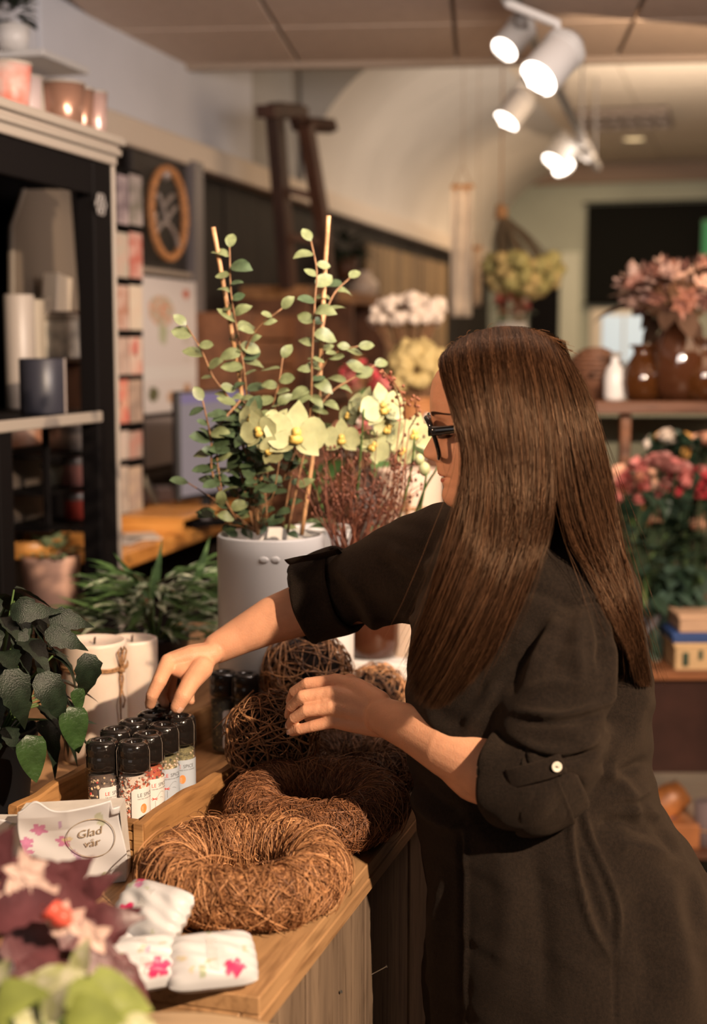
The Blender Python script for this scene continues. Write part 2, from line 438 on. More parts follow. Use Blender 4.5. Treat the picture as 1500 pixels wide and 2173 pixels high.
# air vent, recessed lamp in the high ceiling
def ceilbox(name, x0, y0, x1, y1, z, th, mt, parent, grow=0):
    a = PZ(x0, y0, z); b = PZ(x1, y1, z); ua, va = uv_of(a); ub, vb = uv_of(b)
    m = MB(); m.box(tuple(W((ua + ub) / 2, (va + vb) / 2, z)), (abs(vb - va), abs(ub - ua), th), rot=R3, bev=.004)
    return m.build(name, mt, parent, world=True), W((ua + ub) / 2, (va + vb) / 2, z), abs(vb - va), abs(ub - ua)
c0 = PZ(1320, 248, ZC2 - .02)
vt = thing('air_vent', 'dark grilled air vent set in the high ceiling past the track lights', 'vent', tuple(c0), -A)
vw, vl = .62, .62
m = MB(); m.box((0, 0, 0), (vw, vl, .02), bev=.003); m.build('back_plate', mat('vent_dark', (.08, .06, .05), .6), vt)
for i in range(7):
    m = MB(); m.box((-vw / 2 + vw * i / 6, 0, -.02), (.022, vl, .03)); m.build('slat', mat('vent_slat', (.30, .23, .18), .5), vt)
for i in range(3):
    m = MB(); m.box((0, -vl / 2 + vl * i / 2, -.021), (vw, .025, .034)); m.build('cross_bar', mat('vent_slat', (0, 0, 0)), vt)
for (px, py, s, lb) in ((1338, 362, .30, 'round recessed ceiling lamp farthest back near the back wall'), (1345, 296, .16, 'small recessed ceiling lamp between air vent and far lamp')):
    c = PZ(px, py, ZC2 - .012)
    t = thing('recessed_lamp', lb, 'lamp', tuple(c))
    MB().lathe([(s * .5, 0), (s * .62, -.004), (s * .62, .006), (s * .5, .006)], 24).build('rim', mat('vent_slat', (0, 0, 0)), t, True)
    MB().lathe([(0.001, .002), (s * .5, .002)], 24).build('diffuser', mat('lamp_glow', (1, .8, .5), .5, emit=(1, .72, .38), es=1.2), t)

# track with spots
tra = PZ(1112, 40, CAMZ + 1.07); trb = PZ(1268, 357, CAMZ + 1.07); trd = (trb - tra).normalized()
tk = thing('light_track', 'grey ceiling track carrying the white spotlights', 'track', tuple(tra), math.atan2(trd.y, trd.x))
Ltr = (trb - tra).length
m = MB(); m.box((Ltr / 2 - .6, 0, 0), (Ltr + 1.2, .034, .03), bev=.003); m.build('rail', mat('track_grey', (.20, .18, .17), .4, metal=.3), tk)
for s in (.3, 1.6, 2.6, 3.7):
    m = MB(); zt = .03 if (tra + trd * s).dot(U) < u_end - .1 else ZC2 - ZC + .03
    m.tube([(s, 0, .01), (s, 0, zt)], .006); m.build('hanger', grey_metal, tk)
whitem = mat('white_lacquer', (.62, .60, .58), .35)
def spot(px, py, Y, yaw, pitch, r, L, label, warm=False, on=1.0):
    """px,py,Y: centre of the lamp's mouth; the axis points at the room"""
    c = P(px, py, Y)
    t = thing('track_spotlight', label, 'spotlight', tuple(c), 0, 'white spotlights along the ceiling track')
    q = Matrix.Rotation(yaw, 3, 'Z') @ Matrix.Rotation(pitch, 3, 'X')   # local -z = beam
    def T(m_): m_.v = [tuple(q @ Vector(v)) for v in m_.v]; return m_
    T(MB().lathe([(r * .93, .0), (r, 0), (r * 1.02, .006), (r * 1.0, L * .62), (r * .93, L * .8), (r * .7, L * .95), (.002, L)], 36)).build('housing', whitem, t, True)
    T(MB().lathe([(r * .93, 0), (r * .8, .02), (r * .6, .03)], 36)).build('reflector', mat('reflector', (.8, .8, .8), .15, metal=1), t, True)
    T(MB().lathe([(.001, .006), (r * .9, .006)], 36)).build('lens', mat('lens_glow', (1, .9, .8), .4, emit=(1, .88, .76), es=7.0), t)
    for k in range(3):
        T(MB().lathe([(r * 1.0, L * (.64 + .06 * k)), (r * 1.05, L * (.65 + .06 * k)), (r * 1.05, L * (.67 + .06 * k)), (r * .98, L * (.68 + .06 * k))], 36)).build('cooling_ring', whitem, t, True)
    top = q @ Vector((0, 0, L * .55))
    # yoke and adapter up to track
    w = c + top; s = (w - tra).dot(trd); tp = tra + trd * s
    m = MB(); loc = tp - c
    m.tube([top + Vector((0, 0, r)), top + Vector((0, 0, r + .03)), (loc + Vector((0, 0, -.05))), loc], [.012, .014, .014, .014], 10)
    m.build('stem', whitem, t, True)
    MB().box(tuple(loc + Vector((0, 0, -.028))), (.16, .04, .036), rot=Matrix.Rotation(math.atan2(trd.y, trd.x), 3, 'Z'), bev=.006).build('adapter', grey_metal, t)
    return t
spot(1142, 167, 4.3, -.95, math.radians(-47), .064, .19, 'largest white spotlight nearest the camera')
spot(1070, 106, 4.75, -.9, math.radians(-44), .048, .15, 'small spotlight with a salmon edged lens left of the largest one')
spot(1074, 258, 5.6, -1.1, math.radians(-40), .054, .15, 'third spotlight hanging below the first two')
spot(1174, 344, 7.4, -1.0, math.radians(-38), .062, .15, 'far spotlight, left one of the joined pair')
spot(1196, 356, 7.9, .5, math.radians(-42), .062, .15, 'farthest spotlight, right one of the joined pair')
# ---------------------------------------------------------------- the counter
CZ = 0.90
cn = PZ(552, 2117, CZ); cf0 = PZ(883, 1710, CZ)
cd = (cf0 - cn).normalized(); cr = Vector((cd.y, -cd.x, 0)); CA = math.atan2(cd.x, cd.y)
CL = 2.0; CW = 0.98
ct = thing('display_counter', 'wooden counter with oak top and upright weathered boards carrying wreaths and spice tray', 'counter', (cn.x, cn.y, 0), -CA)
# local x = to the right of the edge, local y = along the edge away from the camera
tw = CW / 4
for i in range(4):
    MB().box((-tw * (i + .5), CL / 2, CZ - .011), (tw - .0015, CL, .022), bev=.0015).build('plank', oak, ct, False)
MB().box((-.012, CL / 2, CZ - .033), (.024, CL, .021), bev=.002).build('edge_strip', oak, ct)
MB().box((-CW / 2, .012, CZ - .033), (CW - .05, .024, .021), bev=.002).build('edge_strip', oak, ct)
y = .0; k = 0
bw = [.098, .10, .135, .125, .12, .13, .12, .125, .13, .12, .125, .12, .13, .12, .13]
while y < CL - .05:
    w_ = bw[k % len(bw)]
    MB().box((-.022 - .002 * (k % 2), y + w_ / 2, (CZ - .045) / 2), (.02, w_ - .004, CZ - .05), bev=.002).build('board', grey_board, ct); y += w_; k += 1
x = 0.03
while x < CW:
    MB().box((-x - .06, .022, (CZ - .045) / 2), (.116, .02, CZ - .05), bev=.002).build('board', grey_board, ct); x += .12
MB().box((-CW / 2, CL / 2, (CZ - .06) / 2), (CW - .09, CL - .07, CZ - .07)).build('carcass', brown_void, ct)
nail = mat('nail_steel', (.5, .48, .45), .3, metal=.9)
def on_face(px, py, off=.0):
    # point on the right face of the counter
    d = ray(px, py); n = cr; t = (Vector((cn.x, cn.y, 0)) - CAM + cr * (-.012 + off)).dot(n) / d.dot(n); return CAM + d * t
def lc(p):
    q = Matrix.Rotation(CA, 3, 'Z') @ (Vector(p) - Vector((cn.x, cn.y, 0))); return q
a = lc(on_face(788, 2068)); 
MB().tube([a, a + Vector((.016, .002, .010)), a + Vector((.022, .003, .014))], [.0008, .0008, .0008], 6).tube([a + Vector((.022, .003, .014)), a + Vector((.0227, .0031, .0144))], [.0022, .0022], 8).build('nail', nail, ct)
a = lc(on_face(722, 2105)); MB().tube([a, a + Vector((.002, 0, .001))], [.0024, .0024], 8).build('nail', nail, ct)

# ---------------------------------------------------------------- spice tray
tz = CZ
RIM = .07
t0 = PZ(305, 1745, CZ + RIM); t1 = PZ(35, 1700, CZ + RIM)
td = Vector((math.sin(math.radians(20.6)), math.cos(math.radians(20.6)), 0)); TRA = math.radians(20.6)
TW_, TL, TH = .222, .72, .016
tr = thing('spice_tray', 'long rough oak tray on the counter holding the spice grinders', 'tray', (t0.x, t0.y, CZ), -TRA)
def warped(m, amp=.0018, seed=0):
    r = random.Random(seed); ph = [r.uniform(0, 6.28) for _ in range(4)]
    m.v = [(x + amp * math.sin(y * 31 + ph[0] + z * 20), y, z + (amp * 1.3 * math.sin(y * 23 + x * 40 + ph[1]) + amp * .7 * math.sin(y * 67 + ph[2])) * (z > .03)) for x, y, z in m.v]
    return m
def longbox(c, sz, n, axis):
    m = MB(); sx, sy, s_z = sz
    def ring(t):
        if axis == 1: return [(c[0] + a * sx / 2, c[1] + t * sy, c[2] + b * s_z / 2) for a, b in ((-1, -1), (1, -1), (1, .86), (.8, 1), (-.8, 1), (-1, .86))]
        return [(c[0] + t * sx, c[1] + a * sy / 2, c[2] + b * s_z / 2) for a, b in ((-1, -1), (1, -1), (1, .86), (.8, 1), (-.8, 1), (-1, .86))]
    vs = []; fs = []
    for i in range(n + 1): vs += ring(i / n - .5)
    for i in range(n):
        for k in range(6): fs.append((i * 6 + k, i * 6 + (k + 1) % 6, (i + 1) * 6 + (k + 1) % 6, (i + 1) * 6 + k))
    fs += [tuple(range(5, -1, -1)), tuple(n * 6 + k for k in range(6))]
    return m.add(vs, fs)
warped(longbox((-TH / 2, TL / 2, RIM / 2), (TH, TL, RIM), 40, 1), seed=1).build('side_board', tray_wood, tr)
warped(longbox((-TW_ + TH / 2, TL / 2, RIM / 2), (TH, TL, RIM), 40, 1), seed=2).build('side_board', tray_wood, tr)
for yy in (TH / 2 + .001, TL - TH / 2 - .001):
    m = MB()
    for k in range(5):   # end grain split in rough ridges
        m.box((-TW_ / 2, yy - .0012 * (k % 2), .007 + k * .0136), (TW_ - TH * 2 - .0005, TH, .0125), bev=.0012)
    m.build('end_board', tray_end, tr)
MB().box((-TH / 2, -.0008, RIM / 2), (TH - .001, .003, RIM - .006), bev=.001).build('end_grain', tray_end, tr)
for k in range(3):
    MB().box((-TH - (TW_ - 2 * TH) * (k + .5) / 3, TL / 2, .004), ((TW_ - 2 * TH) / 3 - .001, TL - 2 * TH, .007)).build('bottom_slat', tray_wood, tr)
FLR = CZ + .009   # tray floor

# ---------------------------------------------------------------- spice grinders
JH = .145; JR = .0243
lid_m = mat('gloss_black_cap', (.012, .009, .008), .12, coat=.6)
glass = mat('jar_glass', (.9, .9, .9), .03, alpha=.07, spec=.9)
wrap = mat('clear_shrink_wrap', (.02, .018, .016), .08, alpha=.16, spec=.9, bump=.6, bscale=120)
wrap_edge = mat('wrap_seam', (.75, .62, .52), .15, alpha=.6)
lab_w = mat('label_white', (.74, .72, .70), .4); lab_b = mat('label_blue', (.47, .52, .60), .35)
ink_red = mat('ink_red', (.65, .05, .03), .5); ink_grey = mat('ink_grey', (.10, .10, .11), .5); ink_or = mat('ink_orange', (.80, .28, .08), .5); ink_blue = mat('ink_blue', (.10, .18, .45), .5)
pep_mats = {'white': mat('peppercorn_white', (.72, .52, .32), .5, var=.2, vscale=300), 'red': mat('peppercorn_red', (.60, .03, .02), .4), 'black': mat('peppercorn_dark', (.09, .045, .028), .5),
            'salt': mat('salt_crumb', (.80, .66, .56), .35), 'chili': mat('chili_flake', (.55, .09, .02), .5), 'herb': mat('dried_herb', (.20, .17, .06), .7, var=.4, vscale=400), 'dark': mat('herb_dark', (.05, .045, .02), .8, var=.5, vscale=500)}
def wraptext(txt, size, r, z, phi0, mt, parent, name='print', bold=False):
    vs, fs = text_geo(txt, size)
    out = []
    for (x, y, _) in vs:
        a = phi0 + x / r; out.append((r * math.sin(a), -r * math.cos(a), z + y))
    MB().add(out, fs).build(name, mt, parent, False)
def arcpatch(r, z0, z1, a0, a1, n=14, corner=0.0):
    m = MB()
    m.grid(lambda s, t: (r * math.sin(a0 + (a1 - a0) * s), -r * math.cos(a0 + (a1 - a0) * s), z0 + (z1 - z0) * t), n, 1)
    return m
cap_prof = [(.0005, JH - .009), (.0100, JH - .009), (.0104, JH - .0040), (.0118, JH - .0012), (.015, JH), (.0200, JH - .0010), (.0230, JH - .0035), (.0241, JH - .008), (.0243, JH - .018), (.0232, JH - .0205), (.0232, JH - .0225), (.0243, JH - .0245), (.0243, JH - .0400), (.0228, JH - .0425), (.001, JH - .0425)]
glass_prof = [(.001, .0012), (.0205, .0012), (.0228, .003), (.0230, .007), (.0230, JH - .060), (.0222, JH - .055), (.0212, JH - .0500), (.0212, JH - .0466)]
def fill(kind, seed, parent, top=JH - .050):
    rnd = random.Random(seed)
    groups = {'pepper': (('white', 62), ('red', 9), ('black', 40)), 'salt': (('salt', 190), ('chili', 95), ('black', 16)), 'mix': (('white', 60), ('red', 40), ('black', 20)), 'herb': (('herb', 140), ('white', 20)), 'dark': (('dark', 120), ('herb', 40)), 'pale': (('white', 70), ('salt', 60), ('dark', 40))}[kind]
    core = {'pepper': 'black', 'salt': 'salt', 'mix': 'chili', 'herb': 'herb', 'dark': 'dark', 'pale': 'herb'}[kind]
    MB().lathe([(.001, .004), (.0195, .004), (.0198, .006), (.0198, top - .002), (.001, top)], 20).build('filling', pep_mats[core], parent, True)
    for g, n in groups:
        m = MB()
        for i in range(n * 2):
            a = rnd.uniform(-1.9, 1.6); z = rnd.uniform(.008, top); r_ = .0198
            if g in ('white', 'red', 'black'): s_ = rnd.uniform(.0019, .0026); m.blob((r_ * math.sin(a), -r_ * math.cos(a), z), s_, 1, seed=i)
            else:
                s_ = rnd.uniform(.0010, .0024); q = Matrix.Rotation(rnd.uniform(0, 6), 3, Vector((rnd.random(), rnd.random(), rnd.random())))
                m.box((r_ * math.sin(a), -r_ * math.cos(a), z), (s_ * 1.6, s_ * 1.2, s_ * 1.3), rot=q)
        o = m.build('filling_grains', pep_mats[g], parent, g in ('white', 'red', 'black')); o['kind'] = 'stuff'
def jar(px, py, label, kind, lab=None, lphi=0.0, text=None, lift=0.0, pos=None, rot=0.0, le=True, z0=None, icon='cross'):
    zb = FLR if z0 is None else z0
    c = pos if pos is not None else PZ(px, py, zb + JH + lift); 
    t = thing('spice_grinder', label, 'grinder', (c.x, c.y, zb + lift), rot)
    MB().lathe(cap_prof, 40).build('cap', lid_m, t, True)
    MB().lathe([(.0089, JH - .0065), (.006, JH - .007), (.0055, JH - .0088)], 24).build('grinding_ring', grey_metal, t, True)
    g = MB().lathe(glass_prof, 36).build('glass', glass, t, True)
    fill(kind, int(px) if px else 5, t)
    rnd = random.Random(int(px or 1))
    ph = [rnd.uniform(0, 6.28) for _ in range(4)]
    def rf(a, z): return 1 + .018 * math.sin(a * 5 + ph[0] + z * 60) + .012 * math.sin(a * 11 + ph[1] - z * 90)
    MB().lathe([(.0115, JH - .0008), (.014, JH + .0010), (.0205, JH + .0002), (.0242, JH - .004), (.0253, JH - .013), (.0253, JH - .030), (.0250, JH - .047), (.0240, JH - .054), (.0239, JH - .062)], 40, rfun=rf).build('shrink_wrap', wrap, t, True)
    for s in (1.15, -1.25):
        a = s + rnd.uniform(-.15, .15)
        MB().tube([(q_[0] * math.sin(a), -q_[0] * math.cos(a), q_[1]) for q_ in ((.016, JH + .001), (.0225, JH - .003), (.0257, JH - .012), (.0256, JH - .03), (.0253, JH - .05))], .00022, 4).build('wrap_seam', wrap_edge, t, True)
    if lab is not None:
        lm = lab_b if lab == 'blue' else lab_w
        r = .0234; z1 = JH - .0655; z0_ = .010
        L = MB(); a0 = lphi; a1 = lphi + 2.3; n = 16
        cols = []
        vs = []; fs = []
        # rounded upper left corner
        for i in range(n + 1):
            a = a0 + (a1 - a0) * i / n
            dz = .004 * (1 - math.sqrt(max(0, 1 - (1 - min(1, (a - a0) * r / .003)) ** 2)))
            vs += [(r * math.sin(a), -r * math.cos(a), z0_ + dz * .7), (r * math.sin(a), -r * math.cos(a), z1 - dz)]
        for i in range(n): fs.append((2 * i, 2 * i + 2, 2 * i + 3, 2 * i + 1))
        L.add(vs, fs).build('paper_label', lm, t, True)
        rt = r + .00018; tp = lphi + .36
        if le:
            wraptext('LE', .0078, rt, z1 - .0125, tp, ink_red, t); wraptext('SPICE', .0078, rt, z1 - .0125, tp + .0105 / r * 1.04, ink_grey, t)
        else: wraptext('LE SPICE', .0078, rt, z1 - .0125, tp, ink_grey, t)
        wraptext('THE FINE FOOD COMPANY', .0026, rt, z1 - .0165, tp, ink_grey, t)
        if text: wraptext(text, .0056, rt, z0_ + .012, tp + .1, ink_grey, t)
        if icon == 'cross':
            for (dx, dz, dx2, dz2) in ((-.004, -.002, .004, .002), (-.004, .002, .004, -.002), (-.005, 0, .005, 0)):
                pts = []
                for q_ in range(4):
                    f_ = q_ / 3; x = dx + (dx2 - dx) * f_; z = dz + (dz2 - dz) * f_; a = tp + .2 + x / rt
                    pts.append(((rt + .0001) * math.sin(a), -(rt + .0001) * math.cos(a), z1 - .030 + z))
                MB().tube(pts, .0004, 4).build('print', ink_red, t)
            def arc(pl, w=.0002):
                MB().tube([((rt + .0001) * math.sin(tp + .2 + x / rt), -(rt + .0001) * math.cos(tp + .2 + x / rt), z1 - .030 + z) for x, z in pl], w, 4).build('print', ink_grey, t)
            arc([(.004, .002), (.007, .006), (.010, .009), (.014, .0095), (.017, .008)]); arc([(.001, -.003), (.001, -.009), (.0008, -.014)]); arc([(.009, .001), (.012, .0012), (.016, -.0005)])
        elif icon == 'round':
            pts = []
            m = MB(); n = 20; c0 = [((rt) * math.sin(tp + .42), -(rt) * math.cos(tp + .42), z1 - .030)]
            ring = [((rt) * math.sin(tp + .42 + .0052 * math.cos(q * 2 * math.pi / n) / rt), -(rt) * math.cos(tp + .42 + .0052 * math.cos(q * 2 * math.pi / n) / rt), z1 - .030 + .0070 * math.sin(q * 2 * math.pi / n)) for q in range(n)]
            m.add(c0 + ring, [(0, q + 1, (q + 1) % n + 1) for q in range(n)]); m.build('print', ink_or, t)
            for k in range(4): wraptext('~', .006, rt + .0002, z1 - .036 + k * .0022, tp + .25, mat('ink_cream', (.9, .75, .6), .5), t)
    return t
J = [
 (283, 1572, 'spice grinder with coarse salt and chili, front right corner of the tray', 'salt', 'white', -.02, 'Romersk', False, 'round'),
 (217, 1569, 'spice grinder with white and red peppercorns, front left corner of the tray', 'pepper', 'white', -.08, 'Fiolepeppar', True, 'cross'),
 (314, 1554, 'grinder with red pepper mix right behind the coarse salt one', 'mix', 'white', -.05, 'Rosen', True, 'cross'),
 (347, 1535, 'grinder with a pale blue label, third in the right hand row', 'pale', 'blue', -.28, 'Fiolpeppar', True, 'cross'),
 (382, 1518, 'grinder with green herbs and pale blue label, right hand row, below the thumb', 'herb', 'blue', -.55, 'Pesto', True, 'round'),
 (246, 1545, 'black capped grinder second in the left hand row', 'dark', None, 0, None, True, ''),
 (284, 1528, 'black capped grinder third in the left hand row', 'dark', None, 0, None, True, ''),
 (323, 1511, 'black capped grinder fourth in the left hand row touching the fingertip', 'pale', None, 0, None, True, ''),
]
for (px, py, lb, kd, lab, ph, tx, le, ic) in J: jar(px, py, lb, kd, lab, ph, tx, le=le, icon=ic)
jar(352, 1496, 'spice grinder held between thumb and index finger of the reaching hand', 'pale', None, lift=.004)
# taller blurred ones at the far end
jar(474, 1424, 'herb grinder with white label standing alone behind the twig ball, left of its twin', 'dark', 'white', -.0, None, lift=.0, icon='', le=False)
jar(521, 1428, 'second herb grinder behind the twig ball, right of its twin', 'dark', 'white', .3, None, icon='', le=False)

# ---------------------------------------------------------------- root wreaths
def wreath(c, R, r, n, label, rad, cols, seed, rough=.006, tilt=(0, 0), flat=.95, name='root_wreath', core=(.03, .013, .006), L=(.04, .10)):
    t = thing(name, label, 'wreath', tuple(c), (tilt[0], tilt[1], 0), 'root wreaths on the counter')
    ph = [random.Random(seed).uniform(0, 6.28) for _ in range(5)]
    def irr(a, b): return 1 + .035 * math.sin(2 * a + ph[0]) + .03 * math.sin(5 * a + ph[1] + b) + .03 * math.sin(9 * a + 3 * b + ph[2])
    m = MB(); m.grid(lambda s, t_: ((R + r * .90 * irr(s * 2 * math.pi, t_ * 2 * math.pi) * math.cos(t_ * 2 * math.pi)) * math.cos(s * 2 * math.pi), (R + r * .90 * irr(s * 2 * math.pi, t_ * 2 * math.pi) * math.cos(t_ * 2 * math.pi)) * math.sin(s * 2 * math.pi), flat * r * .88 * math.sin(t_ * 2 * math.pi)), 64, 24)
    m.build('core', mat('wreath_core_%d' % seed, core, .9, var=.5, vscale=120, bump=1.0, bscale=300), t, True)
    rng = np.random.default_rng(seed); K = 9
    a0 = rng.uniform(0, 2 * np.pi, n); b0 = rng.uniform(-.55, np.pi + .9, n)
    # bias: most fibres wrap round the tube at a slant
    Ls = rng.uniform(*L, n); slant = rng.normal(.25, .55, n); side = rng.choice([-1, 1], n)
    s = np.linspace(-.5, .5, K)[None, :]
    curl1 = rng.normal(0, 1.0, n)[:, None]; curl2 = rng.normal(0, 1.0, n)[:, None]; p2 = rng.uniform(0, 6.28, (n, 1))
    along = Ls[:, None] * s * np.sin(slant)[:, None] + .006 * curl1 * np.sin(s * 5 + p2); around = side[:, None] * Ls[:, None] * s * np.cos(slant)[:, None] + .005 * curl2 * np.cos(s * 6 + p2)
    a = a0[:, None] + along / R; b = b0[:, None] + around / r
    off = rng.exponential(1.0, n)[:, None] * rough * .35 + rough * .5 * (2 * s) ** 2 * rng.uniform(-.3, 1.2, (n, 1))
    ir = 1 + .035 * np.sin(2 * a + ph[0]) + .03 * np.sin(5 * a + ph[1] + b) + .03 * np.sin(9 * a + 3 * b + ph[2])
    rr_ = r * .93 * ir + off
    S = np.stack([(R + rr_ * np.cos(b)) * np.cos(a), (R + rr_ * np.cos(b)) * np.sin(a), flat * rr_ * np.sin(b)], -1)
    S[..., 2] = np.maximum(S[..., 2], -flat * r + .001)
    rd = rng.uniform(rad[0], rad[1], n)[:, None] * np.array([.5, .9, 1, 1, 1, 1, 1, .8, .3])[None, :]
    w = rng.uniform(0, 1, n) ** 1.3
    sh = np.array(cols[0])[None] * (1 - w[:, None]) + np.array(cols[1])[None] * w[:, None]
    vs, q, c_ = strands(S, rd, 3, rng, sh)
    o = link('root_fibres', np_mesh('root_fibres', vs, q, c_), t, mat('root_fibre', (.3, .15, .07), .62, attr=True), False); o['kind'] = 'stuff'
    return t
wc1 = PZ(520, 1850, CZ + .042)
wreath(wc1, .1000, .0335, 6600, 'light tan root wreath lying in front on the counter', (.0004, .00092), ((.13, .045, .016), (.66, .33, .145)), 3, .006, flat=1.15, L=(.03, .085))
wc2 = PZ(672, 1707, CZ + .047)
wreath(wc2, .095, .040, 6500, 'dark brown root wreath lying right behind the light tan one', (.00035, .0007), ((.085, .03, .013), (.38, .16, .066)), 4, .005, tilt=(.05, 0), L=(.03, .08))
wc3 = PZ(752, 1622, CZ + .045)
wreath(wc3, .080, .036, 2600, 'dark root wreath farthest back, below the open hand', (.0004, .0008), ((.05, .02, .01), (.24, .11, .05)), 5, .007, L=(.03, .09))
# ---------------------------------------------------------------- twig balls
def twigball(c, r, n, label, seed, rad=(.0008, .0021), cols=((.10, .042, .02), (.58, .29, .13)), stray=14):
    t = thing('twig_ball', label, 'ball', tuple(c), 0, 'woven twig balls on the counter')
    rng = np.random.default_rng(seed)
    MB().blob((0, 0, 0), r * .78, 3, .05, seed=seed).build('core', mat('ball_core', (.012, .006, .004), 1.0), t, True)
    K = 18
    ax = rng.normal(size=(n, 3)); ax[:, 2] *= .8; ax /= np.linalg.norm(ax, axis=1, keepdims=True)
    # most twigs sweep one way round, as wound
    sweep = np.array([.35, -.3, .9]); sweep /= np.linalg.norm(sweep); ax = ax * .75 + sweep[None] * rng.choice([-1, 1], (n, 1)) * .45; ax /= np.linalg.norm(ax, axis=1, keepdims=True)
    tmp = rng.normal(size=(n, 3)); e1_ = np.cross(ax, tmp); e1_ /= np.linalg.norm(e1_, axis=1, keepdims=True); e2_ = np.cross(ax, e1_)
    a0 = rng.uniform(0, 6.28, n); L = rng.uniform(.8, 2.6, n); s = np.linspace(0, 1, K)
    th = a0[:, None] + L[:, None] * s[None]
    tilt = rng.uniform(-.55, .55, n)[:, None] + .10 * np.sin(s[None] * 7 + rng.uniform(0, 6, (n, 1)))
    rad_ = r * (rng.uniform(.84, 1.02, n)[:, None] + .04 * np.sin(s[None] * 9 + rng.uniform(0, 6, (n, 1))))
    S = (np.cos(tilt)[..., None] * (np.cos(th)[..., None] * e1_[:, None] + np.sin(th)[..., None] * e2_[:, None]) + np.sin(tilt)[..., None] * ax[:, None]) * rad_[..., None]
    R_ = rng.uniform(rad[0], rad[1], n)[:, None] * np.linspace(1, .45, K)[None]
    w = rng.uniform(0, 1, n) ** 1.5; sh = np.array(cols[0])[None] * (1 - w[:, None]) + np.array(cols[1])[None] * w[:, None]
    vs, q, c_ = strands(S, R_, 5, rng, sh)
    o = link('woven_twigs', np_mesh('woven_twigs', vs, q, c_), t, mat('twig_bark', (.3, .15, .07), .5, attr=True, var=.35, vscale=150), True); o['kind'] = 'stuff'
    # straight stray twigs standing off
    for k in range(stray):
        d = Vector(rng.normal(size=3)); d.z = d.z * .6; d.normalize(); d2 = Vector(rng.normal(size=3)); d2 = (d2 - d * d2.dot(d)).normalized()
        if k < 4: d = Vector((-.5 + .1 * k, -.75, -.35 - .05 * k)).normalized(); d2 = Vector((-.6 + .45 * k, 0, -.5 + .1 * k)).normalized()
        p0 = d * r * .97 - d2 * r * .5; p1 = d * r * 1.0 + d2 * r * .1; p2 = d * r * 1.02 + d2 * r * rng.uniform(.55, .95)
        MB().tube([p0, p1, p2], [.0016, .0013, .0006], 5).build('stray_twig', mat('twig_light', (.34, .16, .07), .5, var=.3, vscale=90), t, True)
    return t
twigball(P(575, 1566, 2.20), .074, 300, 'twig ball under the open hand, leaning on the tray rim', 7)
twigball(P(652, 1432, 2.46), .082, 300, 'twig ball perched higher, behind the open hand', 8, stray=4)
twigball(PZ(800, 1476, CZ + .062), .062, 170, 'small twig ball nearly hidden behind the wrist', 9, stray=3)
twigball(Vector((P(668, 1590, 2.53).x, 2.53, CZ + .052)), .052, 170, 'lowest twig ball carrying the higher one', 10, stray=0)

# ---------------------------------------------------------------- candles, pots on the counter
wax = mat('ivory_wax', (.66, .54, .45), .45, var=.04, vscale=20, sss=.25, bump=.08, bscale=40)
twine = mat('jute_twine', (.36, .19, .085), .9, var=.4, vscale=300, bump=1, bscale=400)
def candle(c, r, h, label, rot=0, wm=None, knot=None, zt=.70, ragged=False):
    t = thing('pillar_candle', label, 'candle', tuple(c), rot)
    prof = [(.001, 0), (r * .97, 0), (r, .004), (r, h - .006), (r * .985, h), (r * .93, h + .001), (r * .85, h - .003), (r * .3, h - .007), (.001, h - .007)]
    MB().lathe(prof, 56, rfun=(lambda a, z: 1 + (.02 * math.sin(7 * a) * (z > h * .9) if ragged else 0) + .003 * math.sin(3 * a + z * 30))).build('wax', wm or wax, t, True)
    MB().tube([(0, 0, h - .012), (.001, 0, h + .003), (.002, .001, h + .006)], [.0022, .002, .0012], 8).build('wick', mat('burnt_wick', (.05, .03, .02), .9), t, True)
    if knot is not None:
        zz = h * zt; n = 60
        for off in (0, .004):
            pts = [((r + .0016) * math.cos(2 * math.pi * i / n), (r + .0016) * math.sin(2 * math.pi * i / n), zz + off + .0008 * math.sin(i * .7)) for i in range(n)]
            MB().tube(pts, .0021, 6, closed=True).build('twine_loop', twine, t, True)
        ka = knot; rr2 = r + .004
        def K_(da, dz, ex=0): a = ka + da / r; return ((rr2 + ex) * math.cos(a), (rr2 + ex) * math.sin(a), zz + dz)
        MB().blob(K_(0, 0, .001), .006, 2, .15, (1, 1, .9)).build('knot', twine, t, True)
        for sgn in (-1, 1):
            MB().tube([K_(0, 0), K_(sgn * .006, .018, .003), K_(sgn * .010, .033, .004), K_(sgn * .004, .041, .004), K_(-sgn * .001, .026, .003), K_(0, .002)], .0018, 6).build('bow_loop', twine, t, True)
            MB().tube([K_(0, 0), K_(sgn * .004, -.015, .001), K_(sgn * .001, -.035, 0), K_(sgn * .006, -.055, .002), K_(sgn * (.003), -.078 + .01 * sgn, 0)], .0016, 6).build('twine_end', twine, t, True)
    return t
cb = PZ(205, 1608, CZ)
candle(cb, .0555, .212, 'ivory pillar candle tied with jute twine beside the dark plant', 0, knot=math.radians(-30), zt=.78)
cb2 = PZ(283, 1560, CZ)
candle(cb2, .047, .185, 'plain ivory pillar candle behind the twine tied one', ragged=True)

def pot(c, prof, mt, name, label, cat, soil=None, rot=0, seg=56, group=None):
    t = thing(name, label, cat, tuple(c), rot, group)
    MB().lathe(prof, seg).build('pot', mt, t, True)
    if soil: MB().lathe([(.001, soil[1] + .004), (soil[0] * .5, soil[1] + .003), (soil[0], soil[1])], 24).build('soil', mat('potting_soil', (.035, .02, .012), .95, bump=1, bscale=200), t, True)
    return t
